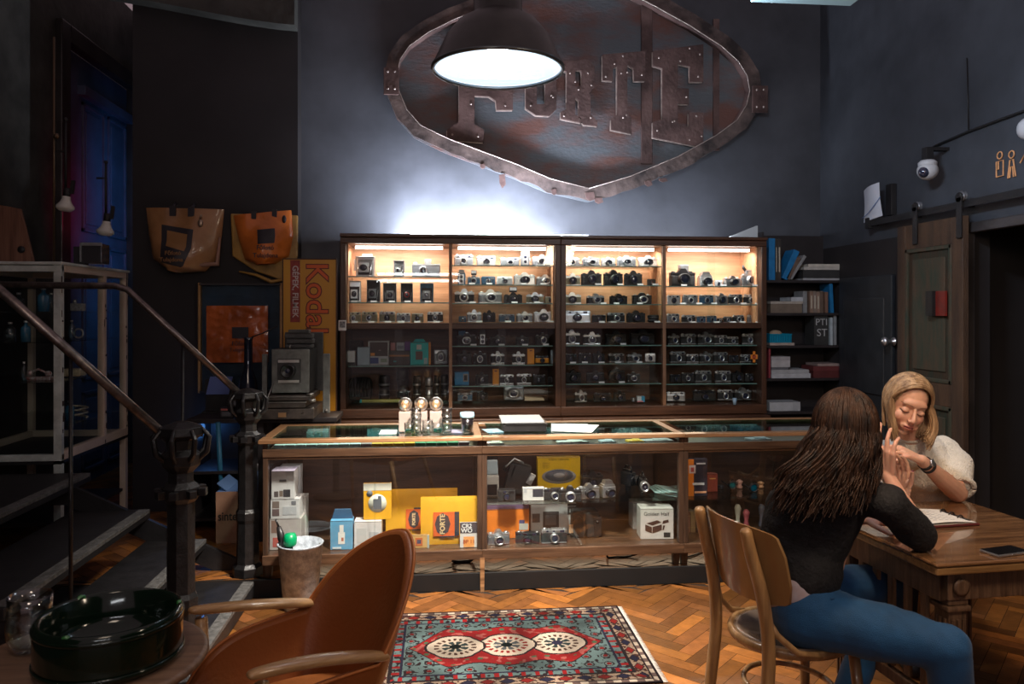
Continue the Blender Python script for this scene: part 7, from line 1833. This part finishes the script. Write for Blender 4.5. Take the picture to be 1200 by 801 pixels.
# ---------------------------------------------------------------- blonde woman
hb = U(1062.5, 473, 3.25)
fb = CD(-.13, -.93, -.36); ub = CD(.21, -.3, .95)
MBh = frame(hb, fb, ub)
bw = thing('person','woman with shoulder-length blonde hair in a cream short-sleeved sweater, leaning on the table','person', tuple(C(1.97,3.80,0)))
INV = Matrix.Translation(-bw.location)
def W(m): return m
nb = U(1069, 513, 3.36)
shR, shL = C(1.965,3.50,.975), C(1.625,3.47,.965)     # viewer right / left shoulders
elR, wrR = U(1122,577,3.27), U(1080,539,3.15)
elL, wrL = C(1.60,3.24,.845), U(1060,577,3.10)
tips = []
m = MB(); head_prims(m, MBh)
capsule(m, MBh @ Vector((0,.025,-.06)), nb, .047, .050); capsule(m, nb, C(1.86,3.50,.95), .052, .075)
capsule(m, shL, shR, .045); capsule(m, shR, elR, .043, .038); capsule(m, elR, elR.lerp(wrR, .35), .041, .039); capsule(m, elR.lerp(wrR, .35), wrR, .039, .0235)
capsule(m, shL, elL, .042, .038); capsule(m, elL, wrL, .040, .0235)
hand(m, wrR, CD(-.86,-.10,.40), CD(.30,-.35,.85), True, ((22,38,28),(20,42,30),(22,42,30),(26,40,30)), tips=tips, spread=.10)
tr_ = []
hand(m, wrL, CD(-.12,-.02,1), CD(.85,.35,.1), False, ((12,20,15),(15,25,15),(20,30,20),(28,35,20)), tips=tr_, spread=.05)
capsule(m, C(1.88,3.54,.90), C(1.97,3.80,.60), .10, .12)
for s, kn_ in ((1, C(1.98,3.42,.50)), (-1, C(1.76,3.44,.50))):
    hp = C(1.97+s*.09,3.78,.52); capsule(m, hp, kn_, .075, .05); an = C(kn_.x*0+(1.98 if s > 0 else 1.76)+.02, 3.50, .09); capsule(m, kn_, an, .05, .035); capsule(m, an, an+CD(-.02,-.14,-.045), .035, .028)
allt = [tuple(p) for p in tips+tr_[-1:]]
body = remeshed('body', m, .0034, SKIN, None, 3, face_post(MBh), skin_colour(MBh, (.68,.37,.25), (.44,.15,.12), (.20,.11,.07), allt, (.09,.008,.015)))
body.parent = bw; body.location = -bw.location
def child(o, par): o.parent = par; o.location = -par.location; return o
KNIT = mat('cream_knit', (.72,.65,.54), .85, var=.12, scale=9, bump=1.0, bscale=150, stretch=(1,1,.5), sheen=.4)
m = MB()
capsule(m, C(1.84,3.49,.93), C(1.90,3.58,.80), .135, .14, seg=20); capsule(m, C(1.90,3.58,.80), C(1.96,3.76,.62), .145, .16, seg=20)
capsule(m, shL+CD(-.01,0,-.01), shR+CD(.01,0,-.01), .062, .064, seg=18); capsule(m, shL.lerp(shR,.5)+CD(0,-.02,.012), C(1.86,3.46,.90), .085, .12, seg=18)
capsule(m, nb+CD(.003,.012,-.030), nb+CD(.01,.03,-.06), .063, .080, seg=18)
e1 = shR.lerp(elR, .72)
capsule(m, shR, shR.lerp(elR,.4)+CD(.035,0,0), .060, .068, seg=18); capsule(m, shR.lerp(elR,.4)+CD(.035,0,0), e1+CD(.022,.01,-.005), .068, .062, seg=18)
e2 = shL.lerp(elL, .75); capsule(m, shL, e2, .066, .066, seg=18)
def knit_post(co):
    q = co.copy()
    for i in range(len(q)):
        v = Vector(co[i]); d = noise.noise(v*9)*.010+noise.noise(v*22)*.004; q[i] += np.array((d, d*.6, d*.3))
    return q
sw = child(remeshed('sweater', m, .008, KNIT, None, 6, knit_post), bw)
m = MB(); c0 = MBh @ Vector((0,.03,-.118)); ax = (nb-c0)
R_n = frame(nb+CD(0,.012,-.012), CD(-.05,-.95,.32), CD(0,.3,1))
m.M = R_n; m.tube([(.062*math.cos(a),.058*math.sin(a),.012*math.sin(a)) for a in [k*PI/16 for k in range(33)]], .011, seg=8); m.M = Matrix(); child(m.out('collar', KNIT, None), bw)
m = MB(); ca = e1+CD(.02,.005,-.01); dr = (elR-shR).normalized(); q_ = dr.to_track_quat('Z','Y').to_matrix().to_4x4(); m.M = Matrix.Translation(ca+dr*.035) @ q_
m.tube([(.056*math.cos(a),.056*math.sin(a),0) for a in [k*PI/16 for k in range(33)]], .012, seg=8); m.M = Matrix(); child(m.out('cuff', KNIT, None), bw)
m = MB()
for s, kn_, an in ((1, C(1.98,3.42,.50), C(2.0,3.50,.09)), (-1, C(1.76,3.44,.50), C(1.78,3.50,.09))):
    hp = C(1.97+s*.09,3.78,.53); capsule(m, hp, kn_, .095, .065); capsule(m, kn_, an, .065, .05)
capsule(m, C(1.88,3.79,.56), C(2.06,3.79,.56), .12)
DKD = mat('dark_trousers', (.02,.022,.035), .8, var=.3, scale=20)
child(remeshed('trousers', m, .009, DKD, None, 5), bw)
for s, x in ((1,2.0),(-1,1.78)):
    m = MB(); capsule(m, C(x,3.50,.045), C(x-.02,3.36,.038), .044, .036); o = child(remeshed('shoe', m, .006, BLACK, None, 3), bw)
# watch and bracelets
wd_ = (wrR-elR).normalized(); q_ = wd_.to_track_quat('Z','Y').to_matrix().to_4x4()
wp = elR.lerp(wrR, .90)
m = MB(); m.M = Matrix.Translation(wp) @ q_
m.lathe([(.0255,-.007),(.029,-.007),(.029,.007),(.0255,.007)], seg=28, closed=True); m.lathe([(.027,-.022),(.0305,-.022),(.0305,-.017),(.027,-.017)], seg=28, closed=True); m.lathe([(.027,-.030),(.0305,-.030),(.0305,-.026),(.027,-.026)], seg=28, closed=True)
m.M = Matrix(); wt = child(m.out('wrist_strap', LEATHER, None), bw)
m = MB(); nn = CD(-.1,-.8,.55).normalized(); nn = (nn-nn.dot(wd_)*wd_).normalized(); m.M = Matrix.Translation(wp+nn*.029) @ nn.to_track_quat('Z','Y').to_matrix().to_4x4()
m.lathe([(0,-.003),(.015,-.003),(.016,.003),(.012,.005),(0,.005)], seg=24); m.M = Matrix(); child(m.out('watch_face', CHROME, None), bw)
m = MB(); m.sph(MBh @ Vector((.080,.0,-.040)), .005); child(m.out('earring', mat('pearl', (.8,.78,.75), .2, coat=1)), bw)
def strands(name, curves, r, mt, parent, seg=5):
    m = MB()
    for pts in curves:
        n = len(pts); rr = [r*(.55+.45*math.sin(PI*min(1,(k+1.2)/(n*.55)))) if k < n*.4 else r*(1-.72*((k-n*.4)/(n*.6))**2) for k in range(n)]
        m.tube(pts, rr, seg=seg, caps=False)
    return child(m.out(name, mt, None), parent)
HBL = mat('blonde_hair', (.27,.15,.075), .42, var=.4, scale=45, stretch=(1,1,.15), col2=(.44,.28,.15), bump=.4, bscale=200, spec=.5)
rnd = random.Random(21); cs = []
DOWN = Vector((0,0,-1))
for i in range(330):
    y0 = rnd.uniform(-.060, .085); side = 1 if rnd.random() < .62 else -1; px0 = -.022
    k0 = math.sqrt(max(.05, 1-(y0/.112)**2)); lift = rnd.uniform(.98, 1.06)
    rx, rz = .086*k0*lift, .106*k0*lift
    a0 = math.asin(max(-1, min(1, px0/rx))); pts = []
    yend = y0 if y0 > -.022 else -.022+rnd.uniform(-.008,.012)
    if side < 0: yend = max(y0, .0+rnd.uniform(-.02,.03)) if rnd.random() < .8 else -.030
    a1 = side*math.radians(rnd.uniform(84, 98))
    for k in range(9):
        f = k/8; a = a0+(a1-a0)*f; y = y0+(yend-y0)*f**1.5
        kk = math.sqrt(max(.1, 1-(min(abs(y), .1)/.112)**2))/k0 if k0 > .3 else 1
        zc = .018+rz*math.cos(a)*1.0
        pts.append(MBh @ Vector((rx*math.sin(a)*(1+.0*f)*max(.9, min(1.6, kk)), y, zc)))
    L_ = .150+rnd.uniform(-.02,.015) if side > 0 else .150+rnd.uniform(-.03,.03)
    p = pts[-1]; ox = (MBh.to_3x3() @ Vector((side,0,0))); fw = (MBh.to_3x3() @ Vector((0,-1,0)))
    jit = rnd.uniform(-.006,.006)
    for k in range(1, 10):
        f = k/9; bulge = (.020*math.sin(PI*f*.9)-.020*f**2.2)*(1 if side > 0 else .15)-(.02*f if side < 0 else 0)
        pts.append(p+DOWN*L_*f+ox*(bulge+jit)+fw*(.016*f if side > 0 else .010*f)+Vector((.0015*math.sin(i+6*f),0,0)))
    cs.append(pts)
for i in range(150):
    ph = math.radians(rnd.uniform(15, 165)); pts = []; lift = rnd.uniform(1.0, 1.07)
    for k in range(10):
        a = math.radians(5+93*k/9); pts.append(MBh @ Vector((.086*lift*math.sin(a)*math.cos(ph), .012+.102*lift*math.sin(a)*math.sin(ph), .018+.106*lift*math.cos(a))))
    p = pts[-1]
    for k in range(1, 9): f = k/8; pts.append(p+DOWN*.135*f+Vector((.004*math.sin(i+5*f),0,0)))
    cs.append(pts)
hr = strands('hair', cs, .0062, HBL, bw)
m = MB(); m.M = MBh; m.sph((0,.022,.026), (.079,.094,.099), seg=32); m.M = Matrix()
# cap kept behind the hairline
cap = m.out('scalp_hair', HBL, None); me = cap.data
bm = bmesh.new(); bm.from_mesh(me); Mi = MBh.inverted()
bmesh.ops.delete(bm, geom=[v for v in bm.verts if (Mi @ v.co).z < -.01 and (Mi @ v.co).y < .03 or ((Mi @ v.co).y < -.052 and (Mi @ v.co).z < .085)], context='VERTS'); bm.to_mesh(me); bm.free(); child(cap, bw)

# ---------------------------------------------------------------- dark-haired woman
hd = U(992, 505, 2.62); fdv = CD(.66, .70, -.10)
MDh = frame(hd, fdv, CD(.05,.05,1))
dw = thing('person','woman with long wavy dark hair in black jacket and blue jeans, seen from behind','person', tuple(C(1.0,2.72,0)))
nd = C(1.150,2.66,1.05)
dR, dL = C(1.245,2.545,.965), C(1.08,2.83,.965)
eR, wR_ = U(1078,628,2.60), U(1040,557,2.70)
eL, wL_ = C(1.14,3.02,.835), C(1.30,2.86,.828)
tp = []
m = MB(); head_prims(m, MDh)
capsule(m, MDh @ Vector((0,.025,-.06)), nd, .046, .050); capsule(m, nd, C(1.12,2.68,.93), .052, .08)
capsule(m, dL, dR, .045); capsule(m, dR, eR, .042, .036); capsule(m, eR, eR.lerp(wR_, .35), .038, .037); capsule(m, eR.lerp(wR_, .35), wR_, .037, .0225)
capsule(m, dL, eL, .042, .036); capsule(m, eL, wL_, .038, .0225)
hand(m, wR_, CD(-.16,-.02,1), CD(-.72,-.62,.05), False, ((8,14,10),(12,20,14),(18,26,16),(24,30,18)), tips=tp, spread=.09)
hand(m, wL_, CD(.80,-.42,.0), CD(.05,.05,1), True, ((18,25,20),)*4, tips=tp)
capsule(m, C(1.10,2.69,.90), C(1.02,2.72,.62), .10, .12)
hpR, knR, anR = C(1.04,2.62,.56), C(1.335,2.36,.570), C(1.40,2.38,.10)
hpL, knL, anL = C(1.03,2.82,.56), C(1.44,2.92,.57), C(1.22,2.86,.10)
for h_, k_, a_ in ((hpR,knR,anR),(hpL,knL,anL)): capsule(m, h_, k_, .075, .05); capsule(m, k_, a_, .048, .034); capsule(m, a_, a_+CD(.11,.03,-.055), .033, .027)
body = remeshed('body', m, .0036, SKIN, None, 3, face_post(MDh), skin_colour(MDh, (.64,.34,.24), (.40,.11,.10), (.05,.03,.02), None, None)); child(body, dw)
# jacket
JK = mat('black_jacket', (.007,.006,.007), .8, var=.5, scale=60, bump=.5, bscale=90)
m = MB()
capsule(m, C(1.10,2.685,.92), C(1.05,2.71,.78), .125, .125, seg=20); capsule(m, C(1.05,2.71,.80), C(1.015,2.73,.70), .132, .140, seg=20)
capsule(m, C(.99,2.70,.90), C(.965,2.72,.71), .10, .105, seg=20)
capsule(m, C(1.02,2.68,.70), C(1.02,2.78,.70), .128, seg=20)
capsule(m, dL, dR, .064, seg=18); capsule(m, nd+CD(-.01,0,-.06), C(1.10,2.68,.93), .06, .10, seg=18)
capsule(m, dR, dR.lerp(eR,.6), .062, .056, seg=18); capsule(m, dR.lerp(eR,.6), eR, .058, .054, seg=18); capsule(m, eR, eR.lerp(wR_,.16), .054, .050, seg=18)
capsule(m, dL, eL, .062, .052, seg=18); capsule(m, eL, eL.lerp(wL_,.5), .052, .040, seg=18)
def jk_post(co):
    q = co.copy()
    for i in range(len(q)):
        v = Vector(co[i]); d = noise.noise(v*12)*.011+noise.noise(v*28)*.005; q[i] += np.array((d, d*.6, d*.2))
    return q
child(remeshed('jacket', m, .008, JK, None, 5, jk_post), dw)
m = MB(); capsule(m, C(1.00,2.68,.640), C(1.00,2.78,.640), .130, seg=20); m2 = m
child(remeshed('shirt_hem', m, .009, mat('pale_pink_shirt', (.50,.36,.34), .8, var=.2, col2=(.4,.36,.42), scale=20), None, 4), dw)
JEAN = mat('blue_denim', (.005,.055,.15), .75, var=.25, scale=5, col2=(.007,.075,.20), bump=.3, bscale=350, sheen=.1)
m = MB()
capsule(m, C(1.02,2.655,.575), C(1.02,2.80,.575), .132, seg=20)
capsule(m, hpR, hpR.lerp(knR,.5), .105, .092, seg=20); capsule(m, hpR.lerp(knR,.5), knR, .092, .070, seg=20); capsule(m, knR, anR, .068, .055, seg=20)
capsule(m, hpL, knL, .100, .070, seg=20); capsule(m, knL, anL, .066, .052, seg=20)
def jn_post(co):
    q = co.copy()
    for i in range(len(q)):
        v = Vector(co[i]); d = noise.noise(v*Vector((14,14,14)).x*.9)*.006+.004*math.sin((v.x*1.3+v.z)*70+noise.noise(v*6)*6)*max(0, noise.noise(v*4)+.2); q[i] += np.array((0, -abs(d)*.5, d))
    return q
jn = child(remeshed('jeans', m, .008, JEAN, None, 4, jn_post), dw)
m = MB(); m.box((0,0,0),(.012,.006,.045)); m.M = Matrix(); lp = m.out('belt_loop', JEAN, None); lp.parent = dw; lp.location = C(1.06,2.54,.63)-dw.location
for a_ in (anR, anL):
    m = MB(); b_ = Vector((a_.x, a_.y, .045)); capsule(m, b_, b_+CD(.13,.03,-.008), .044, .036); child(remeshed('shoe', m, .006, mat('blue_trainer', (.01,.05,.12), .6), None, 3), dw)
HDK = mat('dark_brown_hair', (.014,.007,.005), .5, var=.5, scale=40, stretch=(1,1,.2), col2=(.055,.024,.012), bump=.4, bscale=200, spec=.3)
cs = []; rnd = random.Random(8)
bk = -fdv.normalized(); sd_ = (MDh.to_3x3() @ Vector((1,0,0)))
for i in range(1150):
    ph = math.radians(rnd.uniform(-28, 208)); lift = rnd.uniform(1.0, 1.17); pts = []
    amax = rnd.uniform(92, 104)
    st_ = rnd.uniform(2, 16) if rnd.random() < .7 else rnd.uniform(20, 70)
    for k in range(10):
        a = math.radians(st_+(amax-st_)*k/9)
        pts.append(MDh @ Vector((.087*lift*math.sin(a)*math.cos(ph), .014+.106*lift*math.sin(a)*math.sin(ph), .020+.110*lift*math.cos(a))))
    p = pts[-1]; back = max(0, math.sin(ph)); right = math.cos(ph)
    L_ = (.19+.06*back+rnd.uniform(-.08,.03)) if back > .2 else rnd.uniform(.12,.20)
    outw = (p-hd); outw.z = 0; outw.normalize()
    left_pull = CD(-1,-.10,0)*(.13*back*rnd.uniform(.1,1.25)) if back > .15 else Vector((0,0,0))
    w0 = ph*2.2+rnd.uniform(-1.0,1.0); amp = rnd.uniform(.004,.015)
    for k in range(1, 17):
        f = k/16
        pts.append(p+DOWN*L_*f+outw*(.050*f**.8*back+.004)+left_pull*f**1.2+CD(1,0,0)*amp*math.sin(w0+f*11)*f**.4+CD(0,1,0)*amp*math.cos(w0+f*10)*f**.4)
    cs.append(pts)
strands('hair', cs, .0046, HDK, dw, 4)
m = MB(); m.M = MDh; m.sph((0,.020,.022), (.082,.098,.103), seg=32); m.M = Matrix()
cap = m.out('scalp_hair', HDK, None); bm = bmesh.new(); bm.from_mesh(cap.data); Mi = MDh.inverted()
bmesh.ops.delete(bm, geom=[v for v in bm.verts if (Mi @ v.co).z < -.01 and (Mi @ v.co).y < .02 or ((Mi @ v.co).y < -.055 and (Mi @ v.co).z < .08)], context='VERTS'); bm.to_mesh(cap.data); bm.free(); child(cap, dw)
# the blonde woman's chair, hidden behind the table
c2 = bentwood('bentwood chair of the blonde woman, almost hidden behind the table', tuple(C(1.97,3.78,0)), math.atan2(CD(0,-1).y, CD(0,-1).x))
light('SPOT', tuple(C(1.15, 2.2, 2.74)), 85, (1,.74,.50), .10, tuple(C(1.45,2.95,.9)), spot=math.radians(105), blend=.8, name='table_light')
light('AREA', tuple(C(-.6, .6, 2.9)), 7, (1,.80,.62), .5, tuple(C(-.3,2.4,.6)), .5, name='room_fill')  # soft warm fill towards the armchair, no fitting behind it
light('AREA', tuple(C(1.5, 1.35, 2.4)), 17, (1,.80,.60), .4, tuple(C(1.75,3.3,1.1)), .4, name='room_fill')  # added fill that brightens the blonde woman's front
light('AREA', tuple(C(1.0, 3.2, 2.95)), 40, (.72,.84,1), .6, tuple(C(3.2,4.2,2.6)), .15, name='ceiling_fitting_light')
light('AREA', (.6, 5.32, 1.05), 9, (1,.74,.5), 2.6, (.6, 5.25, 0), .2, name='staff_side_fill')  # warm fill added behind the counter to brighten the platform floor
light('AREA', (.6, 4.72, z_bot0-.012), 3.2, (1,.76,.5), 2.9, (.6, 4.7201, 0), .12, name='under_counter_fill')  # added fill below the bottom board so the parquet there shows
# ================================================================ LIGHTS, CAMERA, WORLD
w = bpy.data.worlds.new('world'); SC.world = w; w.use_nodes = True
w.node_tree.nodes['Background'].inputs[0].default_value = (.66,.48,.52,1); w.node_tree.nodes['Background'].inputs[1].default_value = .32
cd = bpy.data.cameras.new('camera'); co = bpy.data.objects.new('camera', cd); COL.objects.link(co)
co.location = (0,0,H); co.rotation_euler = (PI/2, 0, -TH)
cd.sensor_width = 36; cd.lens = 27; cd.shift_y = -(400.5-CY)/1200; cd.clip_start = .05
cd.dof.use_dof = True; cd.dof.focus_distance = 3.9; cd.dof.aperture_fstop = 5.6
SC.camera = co
SC.view_settings.view_transform = 'Standard'; SC.view_settings.look = 'None'; SC.view_settings.exposure = 0.0; SC.view_settings.gamma = 1.0
SC.view_settings.use_curve_mapping = False
SC.cycles.use_denoising = True
SC.cycles.transparent_max_bounces = 24; SC.cycles.max_bounces = 8; SC.cycles.sample_clamp_indirect = 4.0
SC.cycles.caustics_reflective = False; SC.cycles.caustics_refractive = False
